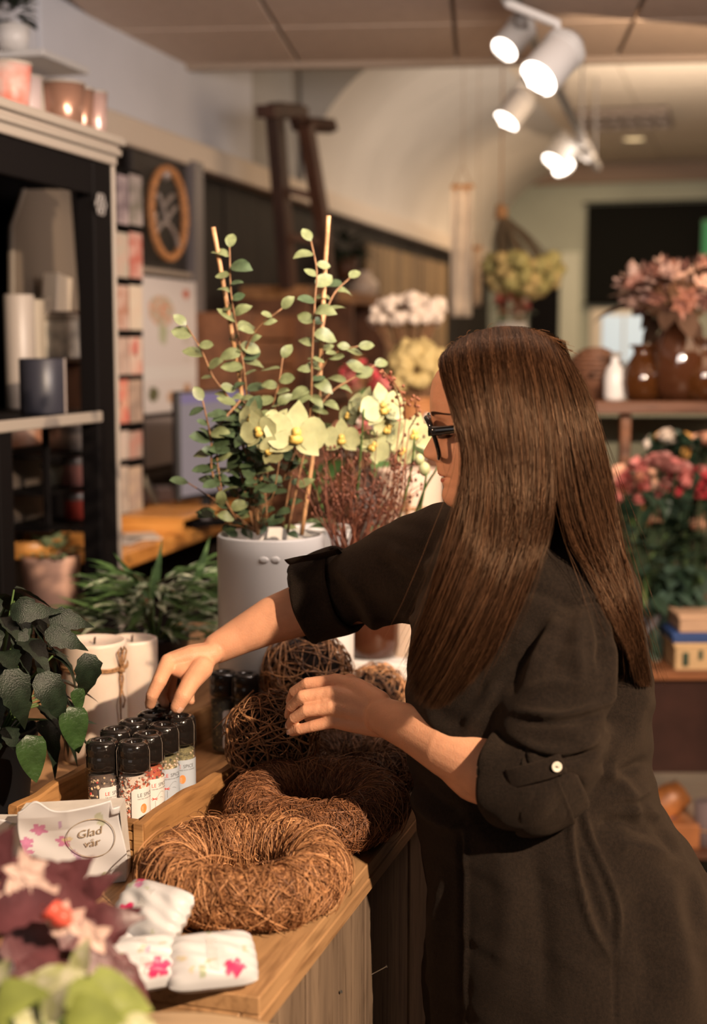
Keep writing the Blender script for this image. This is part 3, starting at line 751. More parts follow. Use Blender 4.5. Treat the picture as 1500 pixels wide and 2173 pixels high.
# ---------------------------------------------------------------- the woman
HY = 1.90
wom = thing('person', 'woman with long brown hair, black glasses and dark linen dress reaching over the counter', 'person', (0.30, 1.95, 0.0))
skin = mat('skin', (.70, .355, .215), .48, sss=.22, var=.07, vscale=28, bump=.22, bscale=420, spec=.4)
def roundcone(m, a, b, ra, rb, seg=16, rings=5):
    """closed tapered capsule"""
    a = Vector(a); b = Vector(b); d = (b - a); L = d.length
    if L < 1e-6: return m.blob(a, ra, 2)
    pts = []; rad = []
    u_ = d / L
    for i in range(rings + 1):
        th = math.pi / 2 * (1 - i / rings); pts.append(a - u_ * ra * math.sin(th)); rad.append(max(1e-4, ra * math.cos(th)))
    n = 4
    for i in range(1, n): pts.append(a + d * i / n); rad.append(ra + (rb - ra) * i / n)
    for i in range(rings + 1):
        th = math.pi / 2 * i / rings; pts.append(b + u_ * rb * math.sin(th)); rad.append(max(1e-4, rb * math.cos(th)))
    return m.tube(pts, rad, seg, cap=True)
def chain(m, pts, rad, seg=16):
    for i in range(len(pts) - 1): roundcone(m, pts[i], pts[i + 1], rad[i], rad[i + 1], seg)
def catm(pts, n):
    pts = [Vector(p) for p in pts]; out = []
    P_ = [pts[0] * 2 - pts[1]] + pts + [pts[-1] * 2 - pts[-2]]
    for i in range(1, len(P_) - 2):
        for k in range(n):
            t = k / n; p0, p1, p2, p3 = P_[i - 1:i + 3]
            out.append(.5 * ((2 * p1) + (p2 - p0) * t + (2 * p0 - 5 * p1 + 4 * p2 - p3) * t * t + (3 * p1 - p0 - 3 * p2 + p3) * t ** 3))
    out.append(pts[-1]); return out
# --- left arm (near) : one surface with the hand
am = MB()
near_arm = [P(1200, 1380, 1.85), P(1170, 1510, 1.81), P(1125, 1640, 1.775)]
chain(am, near_arm, [.044, .044, .044], 24)
fa = [P(1112, 1640, 1.785), P(1040, 1626, 1.800), P(955, 1588, 1.835), P(880, 1548, 1.885), P(812, 1520, 1.935)]
fr = [.047, .0475, .040, .0325, .0265]
chain(am, fa, fr, 24)
chain(am, [P(1100, 1676, 1.79), P(1010, 1648, 1.81), P(930, 1588, 1.86)], [.036, .034, .029], 20)
wr = P(805, 1517, 1.940)
mcp = [P(712, 1447, 1.985), P(700, 1472, 1.962), P(702, 1501, 1.950), P(708, 1530, 1.952)]
mr = [.0125, .0120, .0112, .0105]
for i, q in enumerate(mcp):   # palm
    w2 = wr + (Vector((0, 0, (1.5 - i) * .0115))) + Vector((.0, .004, 0))
    chain(am, [w2, w2.lerp(q, .5) + Vector((0, 0, .005 if i == 0 else .001)), q], [.0165, .0150, mr[i]], 16)
chain(am, [mcp[0] + Vector((.02, .010, -.003)), mcp[3] + Vector((.02, .008, 0))], [.013, .012])
chain(am, [mcp[0] + Vector((.045, .010, -.016)), mcp[3] + Vector((.045, .006, .006))], [.013, .014])
fingers_near = [
  ([mcp[0], P(652, 1451, 1.992), P(624, 1468, 2.010), P(616, 1487, 2.030)], [.0118, .0092, .0080, .0068]),
  ([mcp[1], P(642, 1478, 1.965), P(618, 1500, 1.985), P(613, 1516, 2.005)], [.0115, .0096, .0083, .0070]),
  ([mcp[2], P(650, 1508, 1.955), P(624, 1524, 1.968), P(615, 1538, 1.985)], [.0108, .0092, .0081, .0070]),
  ([mcp[3], P(663, 1541, 1.960), P(636, 1548, 1.968), P(620, 1553, 1.980)], [.0100, .0085, .0077, .0068]),
  ([wr + Vector((-.012, .022, -.004)), P(735, 1506, 2.005), P(690, 1520, 2.035), P(655, 1522, 2.055)], [.0150, .0130, .0100, .0080])]
for pts, rad in fingers_near: chain(am, pts, rad, 14)
# --- right arm (far)
chain(am, [P(985, 1190, 2.10), P(850, 1235, 2.16), P(700, 1280, 2.20)], [.052, .048, .043], 24)
chain(am, [P(700, 1278, 2.20), P(640, 1294, 2.21), P(580, 1315, 2.215), P(515, 1347, 2.215), P(462, 1375, 2.21)], [.043, .0415, .0375, .0300, .0245], 24)
rw = P(452, 1384, 2.205)
rm = [P(357, 1404, 2.165), P(362, 1399, 2.190), P(372, 1400, 2.212), P(386, 1405, 2.230)]
for i, q in enumerate(rm):
    w2 = rw + Vector((0, (i - 1.5) * .010, 0))
    chain(am, [w2, w2.lerp(q, .5) + Vector((0, 0, .003)), q], [.0170, .0155, [.0118, .0115, .011, .0100][i]], 16)
chain(am, [P(430, 1408, 2.18), P(400, 1425, 2.165)], [.0190, .0150]); chain(am, [P(372, 1420, 2.165), P(398, 1428, 2.160)], [.0120, .0130])
fingers_far = [
  ([rm[0], P(338, 1446, 2.135), P(323, 1475, 2.130), P(319, 1494, 2.138)], [.0130, .0116, .0100, .0086]),
  ([rm[1], P(345, 1452, 2.215), P(342, 1478, 2.222), P(350, 1494, 2.215)], [.0112, .0100, .0085, .0074]),
  ([rm[2], P(362, 1452, 2.235), P(362, 1480, 2.240), P(368, 1492, 2.230)], [.0106, .0094, .0080, .0070]),
  ([rm[3], P(398, 1455, 2.245), P(403, 1478, 2.240), P(405, 1488, 2.232)], [.0098, .0085, .0074, .0066]),
  ([P(428, 1418, 2.165), P(405, 1448, 2.135), P(388, 1478, 2.115), P(376, 1500, 2.112)], [.0185, .0150, .0132, .0108])]
for pts, rad in fingers_far: chain(am, pts, rad, 14)
co, qd, no = remeshed(am, .0019, 7, .5)
# skin creases: small dents across the knuckles and the wrist, in the surface itself
def dent(co, no, p, axis, width, length, depth):
    axis = axis.normalized(); d = co - np.array(p); la = d @ np.array(axis); r2 = (d ** 2).sum(1)
    w = np.exp(-(la / width) ** 2) * np.exp(-np.maximum(r2 - la ** 2, 0) / length ** 2)
    return co - no * (depth * w)[:, None]
for pts, rad in fingers_near[:4] + fingers_far:
    for j in (1, 2):
        ax = (pts[j + 1] - pts[j - 1]).normalized(); k = rad[j]
        co = dent(co, no, pts[j], ax, .0035, k * 1.5, -.0006)
        for o_ in (-.0028, 0, .0028): co = dent(co, no, pts[j] + ax * o_, ax, .0007, k * 1.4, .0007)
for q in mcp[1:3]: co = dent(co, no, q + Vector((0, -.006, .004)), Vector((1, 0, 0)), .006, .006, -.0016)
for o_ in (0, .005, .009): co = dent(co, no, P(806 - o_ * 900, 1545, 1.93), (fa[4] - fa[3]), .0008, .02, .0008)
verts = [co]; quads = [qd]; off = len(co)

# --- head : a swept surface whose midline is the profile in the picture
HL = Vector((-.10, -.995, 0)).normalized()            # towards her left ear (the camera side)
HF = Vector((-.995, .10, 0)).normalized(); HU = Vector((0, 0, 1)); HC = P(1062, 900, HY)
def onmid(px, py):                                     # picture point -> (forward, up) on her midplane
    d = ray(px, py); t = (HC - CAM).dot(HL) / d.dot(HL); q = CAM + d * t - HC; return q.dot(HF), q.dot(HU)
prof_px = [(1040, 722), (985, 742), (945, 768), (926, 790), (917, 808), (913, 830), (912, 853), (912.5, 873), (915.5, 890), (920, 903), (921, 913),
           (917, 925), (910, 937), (903, 949), (898.5, 958), (898.5, 965), (902, 971), (912, 975), (922, 979), (926, 986), (927, 996), (929, 1004), (934, 1008),
           (941, 1011), (937, 1015), (936, 1021), (939.5, 1027), (941.5, 1033), (939, 1041), (937.5, 1051), (941, 1062), (950, 1072), (964, 1078), (985, 1080)]
prof = [onmid(*q) for q in prof_px]
fh = np.array([q[1] for q in prof])[::-1]; ff = np.array([q[0] for q in prof])[::-1]
back = [onmid(*q) for q in [(1040, 722), (1120, 735), (1180, 780), (1215, 850), (1222, 920), (1205, 990), (1165, 1040), (1110, 1062), (1085, 1080)]]
bh = np.array([q[1] for q in back])[::-1]; bf = np.array([q[0] for q in back])[::-1]
zt_, zb_ = fh[-1], fh[0]
def hz(py): return onmid(930, py)[1]
def g(x, c, w): return math.exp(-((x - c) / w) ** 2)
NZ, NA = 150, 128
hv = np.zeros((NZ, NA, 3))
zs = zb_ + (zt_ - zb_) * (0.5 - 0.5 * np.cos(np.linspace(0.02, 1, NZ) * np.pi)) * 1.0
zs = np.linspace(zb_, zt_, NZ)
zs = zb_ + (zt_ - zb_) * (1 - (1 - np.linspace(0, 1, NZ)) ** 1.25)
smooth_ff = np.interp(zs, fh, ff)
# the face plane without nose, lips: used away from the midline
basex = [onmid(*q) for q in [(1040, 722), (985, 742), (945, 768), (928, 790), (919, 808), (915, 830), (914, 853), (917, 873), (927, 890), (931, 905), (931, 925), (928, 945), (928, 962), (930, 980), (935, 1000), (941, 1015), (944, 1030), (942, 1045), (943, 1058), (952, 1071), (966, 1079), (985, 1080)]]
bz_ = np.array([q[1] for q in basex])[::-1]; bb_ = np.array([q[0] for q in basex])[::-1]
base_ff = np.interp(zs, bz_, bb_)
zeye = hz(913); znose = hz(960); zlip = hz(1011); zchin = hz(1050); zbrow = hz(880)
for i, z in enumerate(zs):
    fr_ = base_ff[i]; bk = float(np.interp(z, bh, bf))
    T_ = (z - zb_) / (zt_ - zb_)
    hw = float(np.interp(T_, [0, .03, .1, .2, .35, .5, .65, .8, .9, .96, 1], [.012, .030, .043, .052, .062, .069, .0735, .068, .052, .034, .004]))
    cx = bk + (fr_ - bk) * .42
    for k in range(NA):
        a = 2 * math.pi * k / NA; ca, sa = math.cos(a), math.sin(a)
        ex = 2.25
        den = (abs(ca) ** ex + abs(sa) ** ex) ** (1 / ex)
        fx = (fr_ - cx) if ca > 0 else (cx - bk)
        x = cx + fx * ca / den; y = hw * sa / den
        if ca > 0:
            extra = smooth_ff[i] - fr_
            wn = .0085 + .010 * g(z, hz(966), .012) if z > hz(982) else (.024 if z > hz(1035) else .022)
            x += extra * math.exp(-(abs(y) / wn) ** 2.2)
            ay = abs(y)
            x -= .0085 * g(ay, .030, .014) * g(z, zeye + .002, .0125)          # eye socket
            x += .0070 * g(ay, .030, .0115) * g(z, zeye - .001, .0078)          # lid over the eyeball
            x += .0030 * g(ay, .026, .018) * g(z, zbrow, .006)                 # brow ridge
            x += .0060 * g(ay, .040, .018) * g(z, hz(958), .018)               # cheek
            x += .0042 * g(ay, .0135, .0048) * g(z, hz(967), .0060)            # nostril wing
            x -= .0022 * g(ay, .0225, .004) * g(z, hz(990), .016)             # nasolabial fold
            x -= .0034 * g(z, zlip, .0014) * (1 if ay < .021 else g(ay, .021, .003))   # mouth line
            x -= .002 * g(ay, .024, .004) * g(z, zlip - .001, .004)
        q = HC + HF * x + HL * y + HU * z
        hv[i, k] = q
idx = np.arange(NZ * NA).reshape(NZ, NA); r_ = np.roll(idx, -1, axis=1)
hq = np.stack([idx[:-1], r_[:-1], r_[1:], idx[1:]], -1).reshape(-1, 4)
verts.append(hv.reshape(-1, 3)); quads.append(hq + off); off += NZ * NA
# neck and upper torso under the dress
nm = MB()
chain(nm, [P(1075, 1000, HY), P(1085, 1080, HY), P(1095, 1170, 1.93)], [.056, .054, .06], 24)
chain(nm, [P(1030, 1040, HY), P(1060, 1100, HY)], [.036, .045], 24)
chain(nm, [P(1195, 1320, 1.87), P(1090, 1230, 1.95), P(985, 1200, 2.08)], [.045, .065, .05], 24)
chain(nm, [P(1095, 1220, 1.95), P(1115, 1500, 1.96), P(1170, 1850, 1.97)], [.10, .12, .14], 24)
c2, q2, n2 = remeshed(nm, .006, 4)
verts.append(c2); quads.append(q2 + off); off += len(c2)
# legs to the floor
lm = MB()
for (dx, dy) in ((.0, -.10), (.04, .10)):
    hp = Vector((.36 + dx, 1.97 + dy, .85))
    chain(lm, [hp, Vector((.37 + dx, 1.97 + dy, .48)), Vector((.40 + dx, 1.97 + dy, .36)), Vector((.42 + dx, 1.97 + dy, .09))], [.085, .06, .055, .035], 20)
    chain(lm, [Vector((.44 + dx, 1.97 + dy, .045)), Vector((.36 + dx, 1.96 + dy, .036)), Vector((.27 + dx, 1.95 + dy, .025))], [.032, .030, .022], 16)
c2, q2, n2 = remeshed(lm, .007, 4)
verts.append(c2); quads.append(q2 + off); off += len(c2)
im = np.array(inv_of(wom)); allv = np.concatenate(verts); allv = allv @ im[:3, :3].T + im[:3, 3]
body = link('body', np_mesh('body', allv, np.concatenate(quads)), wom, skin, True)
def wv(p): return p
# lips, brow, lashes
def facept(y, z, push=0.0):
    """point of the face at lateral y (towards camera), height z"""
    i = int(np.argmin(abs(zs - z))); row = hv[i]; la = (row - np.array(HC)) @ np.array(HL); fo = (row - np.array(HC)) @ np.array(HF)
    m_ = fo > np.median(fo); k = np.where(m_)[0]; o = k[np.argsort(la[k])]
    return HC + HF * (float(np.interp(y, la[o], fo[o])) + push) + HL * y + HU * z
lipm = mat('lip', (.48, .15, .10), .4, var=.1, vscale=200)
for (z0, z1, c) in ((hz(1003), hz(1010.5), 1), (hz(1012), hz(1023), -1)):
    m = MB()
    m.grid(lambda s, t: facept((s - .5) * .040, (z0 + (z1 - z0) * t) if c == 1 else z0 + (z1 - z0) * t * (1 - .35 * abs(s * 2 - 1) ** 2), .0008 * math.sin(math.pi * t) * (1 - abs(2 * s - 1) ** 3) + .00025 - .0012 * abs(2 * s - 1) ** 4), 24, 6)
    m.build('lip', lipm, wom, True, world=True)
hair_dark = mat('brow_hair', (.06, .025, .012), .6)
rb = random.Random(4)
for sd in (1, -1):
    bm_ = MB()
    for i in range(330):
        s = rb.random(); y = .012 + .038 * s; z = zbrow + .001 + .0030 * math.sin(min(1, s * 1.25) * 2.2) + rb.uniform(-.0022, .0022) * (1.1 - s)
        p = facept(sd * y, z, .0006); q = facept(sd * (y + .006), z + .0014 - .003 * s, .0012)
        bm_.tube([p, p.lerp(q, .5) + HF * .0006, q], [.0005, .0005, .0002], 3, cap=False)
    bm_.build('eyebrow', hair_dark, wom, True, world=True)
for sd in (1, -1):
    lm_ = MB()
    for i in range(40):
        s = i / 39; y = .017 + .027 * s; zz = zeye - .0052 + .0022 * abs(2 * s - 1) ** 2
        p = facept(sd * y, zz, .0004); q = p + HF * .006 + HU * (-.0045) + HL * sd * (.004 * (s - .3))
        lm_.tube([p, p.lerp(q, .5) - HU * .0008, q], [.00025, .0002, .00005], 3, cap=False)
    lm_.tube([facept(sd * (.015 + .031 * s / 12), zeye - .0048 + .0024 * abs(s / 6 - 1) ** 2, .0003) for s in range(13)], .0005, 4)
    lm_.build('eyelashes', hair_dark, wom, True, world=True)
# fingernails
nailm = mat('fingernail', (.70, .42, .32), .25)
for pts, rad, ow in [(a, b, (-.45, -.75, .5)) for a, b in fingers_near[:4]] + [(fingers_far[0][0], fingers_far[0][1], (-1, -.25, .1)), (fingers_far[4][0], fingers_far[4][1], (.9, -.25, .1))]:
    tip = pts[3]; ax = (pts[3] - pts[2]).normalized(); outw = Vector(ow).normalized(); outw = (outw - ax * outw.dot(ax)).normalized(); sd = ax.cross(outw)
    m = MB(); R_ = rad[3] * 1.0
    m.grid(lambda s, t: tip + ax * (-.003 + .0095 * t) + (outw * math.cos((s - .5) * 1.7) + sd * math.sin((s - .5) * 1.7)) * (R_ * (1.03 - .22 * t * t)), 8, 5)
    m.build('fingernail', nailm, wom, True, world=True)
# --- glasses: a thing she wears
gm = mat('gloss_black_acetate', (.008, .007, .007), .12, coat=.7)
gl = thing('eyeglasses', 'black framed eyeglasses worn low on her nose', 'glasses', tuple(HC))
gn = (HF * .95 - HU * .31).normalized()      # lens normal: tilted with the bowed head
gu = (HU - gn * HU.dot(gn)).normalized()
gc = HC + HF * (onmid(924, 926)[0]) + HU * onmid(924, 926)[1]
gc = gc + gn * .002
for sd in (1, -1):
    c = gc + HL * sd * .033
    n = 40; pts = []; lens = []
    for k in range(n):
        a = 2 * math.pi * k / n; ca, sa = math.cos(a), math.sin(a); den = (abs(ca) ** 3 + abs(sa) ** 3) ** (1 / 3)
        x = .0270 * ca / den; y = .0275 * sa / den * (1 + .08 * ca); yy = y + .002 * ca
        back_ = -.0035 * (x / .025) ** 2 * 1.0 * (1 if x > 0 else .3)
        p = c + HL * sd * x + gu * yy + gn * (back_)
        pts.append(p); lens.append(p)
    MB().tube(pts, [.0030 if math.sin(2 * math.pi * k / n) < .2 else .0040 for k in range(n)], 8, closed=True, up=gn).build('rim', gm, gl, True, world=True)
    m = MB(); m.add([c + gn * .0012] + lens, [(0, k + 1, (k + 1) % n + 1) for k in range(n)])
    m.build('lens', mat('spectacle_lens', (1, 1, 1), .02, alpha=.10, spec=.8), gl, True, world=True)
    hinge = c + HL * sd * .0300 + gu * .011 - gn * .002
    ear = HC + HL * sd * .079 + HF * onmid(1085, 900)[0] + HU * (onmid(1085, 893)[1])
    e2_ = ear - HF * .03 - HU * .03
    mid = hinge.lerp(ear, .5) + HL * sd * .006
    MB().tube([hinge + HF * .003, hinge - HF * .004 + HL * sd * .002, mid, ear, e2_], [.0066, .0062, .0054, .004, .003], 8, flat=.42, up=HU).build('temple', gm, gl, True, world=True)
    MB().box(tuple(hinge - HF * .003 + HL * sd * .0018), (.008, .002, .0015)).build('hinge', grey_metal, gl, world=True)
MB().tube([gc - HL * .010 + gu * .004, gc + gu * .0065 + gn * .002, gc + HL * .010 + gu * .004], .0026, 8).build('bridge', gm, gl, True, world=True)

# --- dress
linen = mat('dark_linen', (.0145, .0088, .0058), .85, var=.30, vscale=260, bump=.9, bscale=900, sheen=.09, spec=.25)
nt = linen.node_tree; pb = nt.nodes['Principled BSDF']
pb.inputs['Sheen Roughness'].default_value = .4; pb.inputs['Sheen Tint'].default_value = (.75, .5, .32, 1)
dm = MB()
DY = 1.95
secs = [ # py, x left, x right, half depth (towards camera), centre Y
 (1085, 1010, 1180, .060, 1.93), (1120, 960, 1262, .105, 1.94), (1165, 925, 1318, .150, 1.95), (1230, 898, 1346, .180, 1.955), (1320, 878, 1362, .190, 1.955), (1420, 862, 1370, .190, 1.955),
 (1520, 860, 1372, .187, 1.955), (1620, 866, 1376, .185, 1.955), (1700, 874, 1398, .190, 1.955), (1780, 888, 1452, .200, 1.955), (1880, 905, 1512, .212, 1.955), (2000, 915, 1556, .225, 1.955), (2120, 915, 1590, .235, 1.955), (2300, 908, 1620, .245, 1.955), (2700, 885, 1660, .255, 1.955), (3050, 870, 1690, .26, 1.955)]
def sec_at(t):
    i = min(int(t), len(secs) - 2); f = t - i; f = f
    return [secs[i][k] + (secs[i + 1][k] - secs[i][k]) * f for k in range(5)]
ns = 75; na = 72
vs = []
for i in range(ns + 1):
    py, xl, xr, hd, cy = sec_at(i / ns * (len(secs) - 1))
    a = P(xl, py, cy); b = P(xr, py, cy); c = (a + b) / 2; hx = (b - a).length / 2
    for k in range(na):
        th = 2 * math.pi * k / na; ca, sa = math.cos(th), math.sin(th); den = (abs(ca) ** 2.3 + abs(sa) ** 2.3) ** (1 / 2.3)
        fold = 1 + .018 * math.sin(th * 9 + 1) * max(0, (i / ns - .55)) * 2
        vs.append(c + Vector((hx * ca / den * fold, hd * sa / den * fold, 0)))
fs = [(i * na + k, i * na + (k + 1) % na, (i + 1) * na + (k + 1) % na, (i + 1) * na + k) for i in range(ns) for k in range(na)]
fs += [tuple(range(na - 1, -1, -1)), tuple(ns * na + k for k in range(na))]
dm.add(vs, fs)
# shoulders and sleeves
chain(dm, [P(1100, 1150, 1.93), P(1180, 1215, 1.89), P(1228, 1300, 1.84)], [.060, .068, .070], 28)
chain(dm, [P(1216, 1340, 1.825), P(1196, 1440, 1.795), P(1180, 1540, 1.775), P(1172, 1600, 1.765)], [.072, .078, .078, .070], 28)
chain(dm, [P(1172, 1600, 1.765), P(1163, 1645, 1.757)], [.070, .054], 28)
chain(dm, [P(1060, 1130, 1.96), P(980, 1150, 2.06), P(940, 1170, 2.09)], [.060, .063, .068], 28)
chain(dm, [P(960, 1180, 2.08), P(860, 1210, 2.13), P(790, 1236, 2.16), P(738, 1252, 2.175)], [.082, .076, .069, .058], 28)
dco, dq, dno = remeshed(dm, .0042, 14, .6)
def project(co):
    x = co[:, 0]; y = co[:, 1]; z = co[:, 2] - CAMZ
    fw = y * CP - z * SP; up = y * SP + z * CP
    return 750 + F * x / fw, 1086.5 - F * up / fw
# cloth folds, ridges (+) and valleys (-): where each runs over the side of the dress, its half width in mm and height in mm
near = (dno[:, 1] < .25)
pxa, pya = project(dco)
MM = 1.70   # picture units per mm at the dress
folds = [
 ([(1318, 1315), (1345, 1380), (1345, 1455), (1325, 1520), (1300, 1560)], 16, -19), ([(1340, 1320), (1372, 1390), (1378, 1470), (1360, 1540)], 9, 6),
 ([(1240, 1290), (1225, 1350), (1230, 1450)], 8, 5), ([(1262, 1290), (1272, 1350), (1270, 1420)], 5, -4), ([(1282, 1300), (1296, 1370), (1300, 1450), (1290, 1560)], 8, 5),
 ([(1225, 1283), (1274, 1276), (1312, 1318), (1362, 1401)], 2.2, -2.2), ([(1225, 1276), (1276, 1268), (1318, 1312), (1368, 1395)], 2.5, 2),
 ([(1099, 1510), (1187, 1517), (1262, 1498), (1300, 1478)], 5, 5), ([(1095, 1528), (1187, 1534), (1265, 1518)], 6, -5),
 ([(1080, 1560), (1150, 1590), (1215, 1590), (1280, 1560)], 6, 5), ([(1090, 1580), (1150, 1608), (1215, 1610), (1275, 1590)], 5, -5), ([(1110, 1470), (1170, 1450), (1240, 1455)], 8, 3),
 ([(1120, 1420), (1160, 1350), (1190, 1310)], 10, 5), ([(1080, 1480), (1110, 1400), (1150, 1330)], 9, -5), ([(1170, 1420), (1200, 1350)], 6, -3),
 ([(1195, 1640), (1240, 1680), (1275, 1650), (1295, 1600)], 9, -6), ([(1230, 1700), (1270, 1660), (1300, 1620)], 7, 4),
 ([(1281, 1639), (1320, 1660), (1362, 1758)], 8, 5), ([(1300, 1652), (1343, 1633), (1378, 1610)], 8, -5), ([(1290, 1690), (1340, 1690), (1385, 1665)], 8, 4),
 ([(1270, 1752), (1330, 1745), (1393, 1775)], 9, -6), ([(1300, 1790), (1360, 1800), (1430, 1830)], 12, 5), ([(1320, 1725), (1370, 1720), (1400, 1740)], 7, 4), ([(1340, 1700), (1400, 1760), (1450, 1830)], 8, -4),
 ([(1221, 1702), (1240, 1775), (1276, 1858), (1303, 1935), (1301, 2028)], 5.0, -3.4), ([(1232, 1702), (1252, 1775), (1288, 1858), (1314, 1935), (1310, 2028)], 4.5, 4),
 ([(1206, 1705), (1215, 1790), (1231, 1883), (1256, 1965), (1296, 2028)], 4, 6), ([(1218, 1760), (1240, 1850), (1268, 1930), (1296, 2005)], 8, -4.5),
 ([(1303, 2030), (1306, 2180)], 1.8, -2), ([(986, 1760), (988, 1900), (986, 2180)], 3, 3.5), ([(976, 1760), (978, 1900), (974, 2180)], 4, -4),
 ([(940, 1850), (925, 1980), (912, 2150)], 8, 6), ([(1050, 1800), (1080, 1900), (1070, 2100)], 16, 5), ([(1130, 1800), (1150, 1950), (1160, 2150)], 14, -5), ([(1400, 1880), (1440, 2000), (1460, 2150)], 16, 5), ([(1350, 1870), (1370, 2000), (1390, 2160)], 18, -5),
 ([(873, 1690), (930, 1740), (985, 1760)], 8, 6), ([(868, 1650), (920, 1700), (980, 1735)], 8, -6), ([(1000, 1700), (1050, 1760), (1150, 1760)], 10, -6),
 ([(690, 1210), (740, 1280), (770, 1350)], 8, -4), ([(720, 1200), (775, 1280), (800, 1350)], 8, 4), ([(800, 1180), (860, 1230), (960, 1240)], 10, -5), ([(820, 1160), (890, 1195), (980, 1200)], 9, 4), ([(850, 1300), (900, 1320), (960, 1300)], 8, 4),
 ([(1100, 1150), (1180, 1180), (1260, 1230)], 9, 3), ([(1060, 1230), (1150, 1260), (1220, 1290)], 8, -3),
 ([(1000, 1480), (1050, 1420), (1100, 1380)], 9, -5), ([(980, 1560), (1020, 1500), (1060, 1440)], 9, 5), ([(900, 1480), (930, 1540), (980, 1560)], 9, 4)]
disp = np.zeros(len(dco))
for pts, wmm, hmm in folds:
    pl = np.array([tuple(q)[:2] for q in catm([(a, b, 0) for a, b in pts], 8)]); W_ = wmm * MM
    sel = near & (pxa > pl[:, 0].min() - 4 * W_) & (pxa < pl[:, 0].max() + 4 * W_) & (pya > pl[:, 1].min() - 4 * W_) & (pya < pl[:, 1].max() + 4 * W_)
    ids = np.where(sel)[0]
    if not len(ids): continue
    X = np.stack([pxa[ids], pya[ids]], 1); best = np.full(len(ids), 1e9); tt = np.zeros(len(ids))
    for i in range(len(pl) - 1):
        a, b = pl[i], pl[i + 1]; d = b - a; L2 = (d ** 2).sum() + 1e-9
        t = np.clip(((X - a) @ d) / L2, 0, 1); r2 = ((X - a - t[:, None] * d) ** 2).sum(1); m_ = r2 < best; best[m_] = r2[m_]; tt[m_] = (i + t[m_]) / (len(pl) - 1)
    disp[ids] += hmm * .00165 * np.exp(-best / W_ ** 2) * np.minimum(1, 4 * np.minimum(tt, 1 - tt) + .25)
x, y, z = dco.T
soft = .0016 * np.sin(x * 38 + 3 * np.sin(z * 17) + y * 20) * np.sin(z * 29 + 2 * np.sin(x * 21)) + .0009 * np.sin(x * 90 + z * 70 + y * 50 + 2 * np.sin(z * 60))
# pendulum folds all round the skirt
soft += .009 * np.clip((1.0 - z) / .5, 0, 1) * np.sin(np.arctan2(y - 1.95, x - .33) * 11 + 2)
dco = dco + dno * (disp + soft)[:, None]
im4 = np.array(inv_of(wom))
dl = dco @ im4[:3, :3].T + im4[:3, 3]
dress = link('linen_dress', np_mesh('linen_dress', dl, dq), wom, linen, True)
def relw(m): m.v = [tuple(Vector(v)) for v in m.v]; return m
def cuff(path, rad, name, seed):
    m = MB(); pts = catm(path, 5); n = len(pts); R_ = [np.interp(i / (n - 1), np.linspace(0, 1, len(rad)), rad) for i in range(n)]
    up = Vector((0, 0, 1)); ph = random.Random(seed).uniform(0, 6)
    def f(s, t):
        i = t * (n - 1); j = min(int(i), n - 2); p = pts[j].lerp(pts[j + 1], i - j); T = (pts[j + 1] - pts[j]).normalized()
        a_ = (up - T * up.dot(T)).normalized(); b_ = T.cross(a_); th = s * 2 * math.pi
        r = np.interp(i, range(n), R_) * (1 + .03 * math.sin(th * 3 + ph) + .022 * math.sin(th * 7 + t * 5 + ph) + .015 * math.sin(th * 2 + t * 9))
        return p + (a_ * math.cos(th) + b_ * math.sin(th)) * r
    m.grid(f, 64, 20, closeu=True)
    o = m.build(name, linen, wom, True, world=True)
    sm = o.modifiers.new('t', 'SOLIDIFY'); sm.thickness = .0045; sm.offset = 0
    return f
cf1 = cuff([P(1058, 1648, 1.772), P(1075, 1650, 1.766), P(1110, 1652, 1.760), P(1150, 1645, 1.757), P(1192, 1622, 1.762)], [.0560, .0585, .062, .066, .064, .060], 'rolled_cuff', 1)
cf2 = cuff([P(1100, 1655, 1.758), P(1130, 1655, 1.757), P(1172, 1638, 1.758)], [.0625, .0665, .066], 'rolled_cuff', 2)
cf3 = cuff([P(642, 1280, 2.20), P(652, 1277, 2.20), P(690, 1264, 2.19), P(735, 1250, 2.175)], [.0645, .0665, .067, .066], 'rolled_cuff', 3)
# tab and button of the near cuff
def near_surface(px, py, push=.004, lo=1.5, hi=2.3):
    """a point of the dress or cuff under this spot, pushed outwards"""
    dd = (pxa - px) ** 2 + (pya - py) ** 2; ids = np.where((dd < 14 ** 2) & near)[0]
    Yv = dco[ids, 1].min() if len(ids) else 1.72
    return P(px, py, Yv - push)
tabp = [P(1078, 1655, 1.706), P(1100, 1648, 1.696), P(1130, 1640, 1.690), P(1165, 1630, 1.688), P(1196, 1618, 1.690)]
m = MB(); tp_ = catm(tabp, 4)
m.tube(tp_, [.0125] * len(tp_), 12, up=(0, 0, 1), flat=.16)
m.build('sleeve_tab', linen, wom, True, world=True)
bt = P(1181, 1627, 1.684); bn = Vector((.12, -1, .1)).normalized(); bq = bn.to_track_quat('Z', 'Y').to_matrix()
m = MB().lathe([(.0012, .0016), (.0042, .0014), (.0056, .0022), (.0064, .0018), (.0064, .0), (.001, 0)], 28); m.v = [tuple(bq @ Vector(v) + bt) for v in m.v]
m.build('shell_button', mat('mother_of_pearl', (.72, .66, .56), .2, var=.12, vscale=150, coat=.5), wom, True, world=True)
m = MB(); m.tube([bt + bq @ Vector((-.0018, .0008, .0022)), bt + bq @ Vector((0, 0, .0028)), bt + bq @ Vector((.0018, -.0008, .0022))], .0005, 5); m.build('button_thread', black, wom, True, world=True)
# tab of the far cuff
m = MB(); tq = [P(609, 1193, 2.150), P(640, 1186, 2.145), P(680, 1180, 2.145), P(722, 1168, 2.14)]; tq = catm(tq, 4); m.tube(tq, [.0115] * len(tq), 12, up=(0, -1, .6), flat=.16); m.build('sleeve_tab', linen, wom, True, world=True)
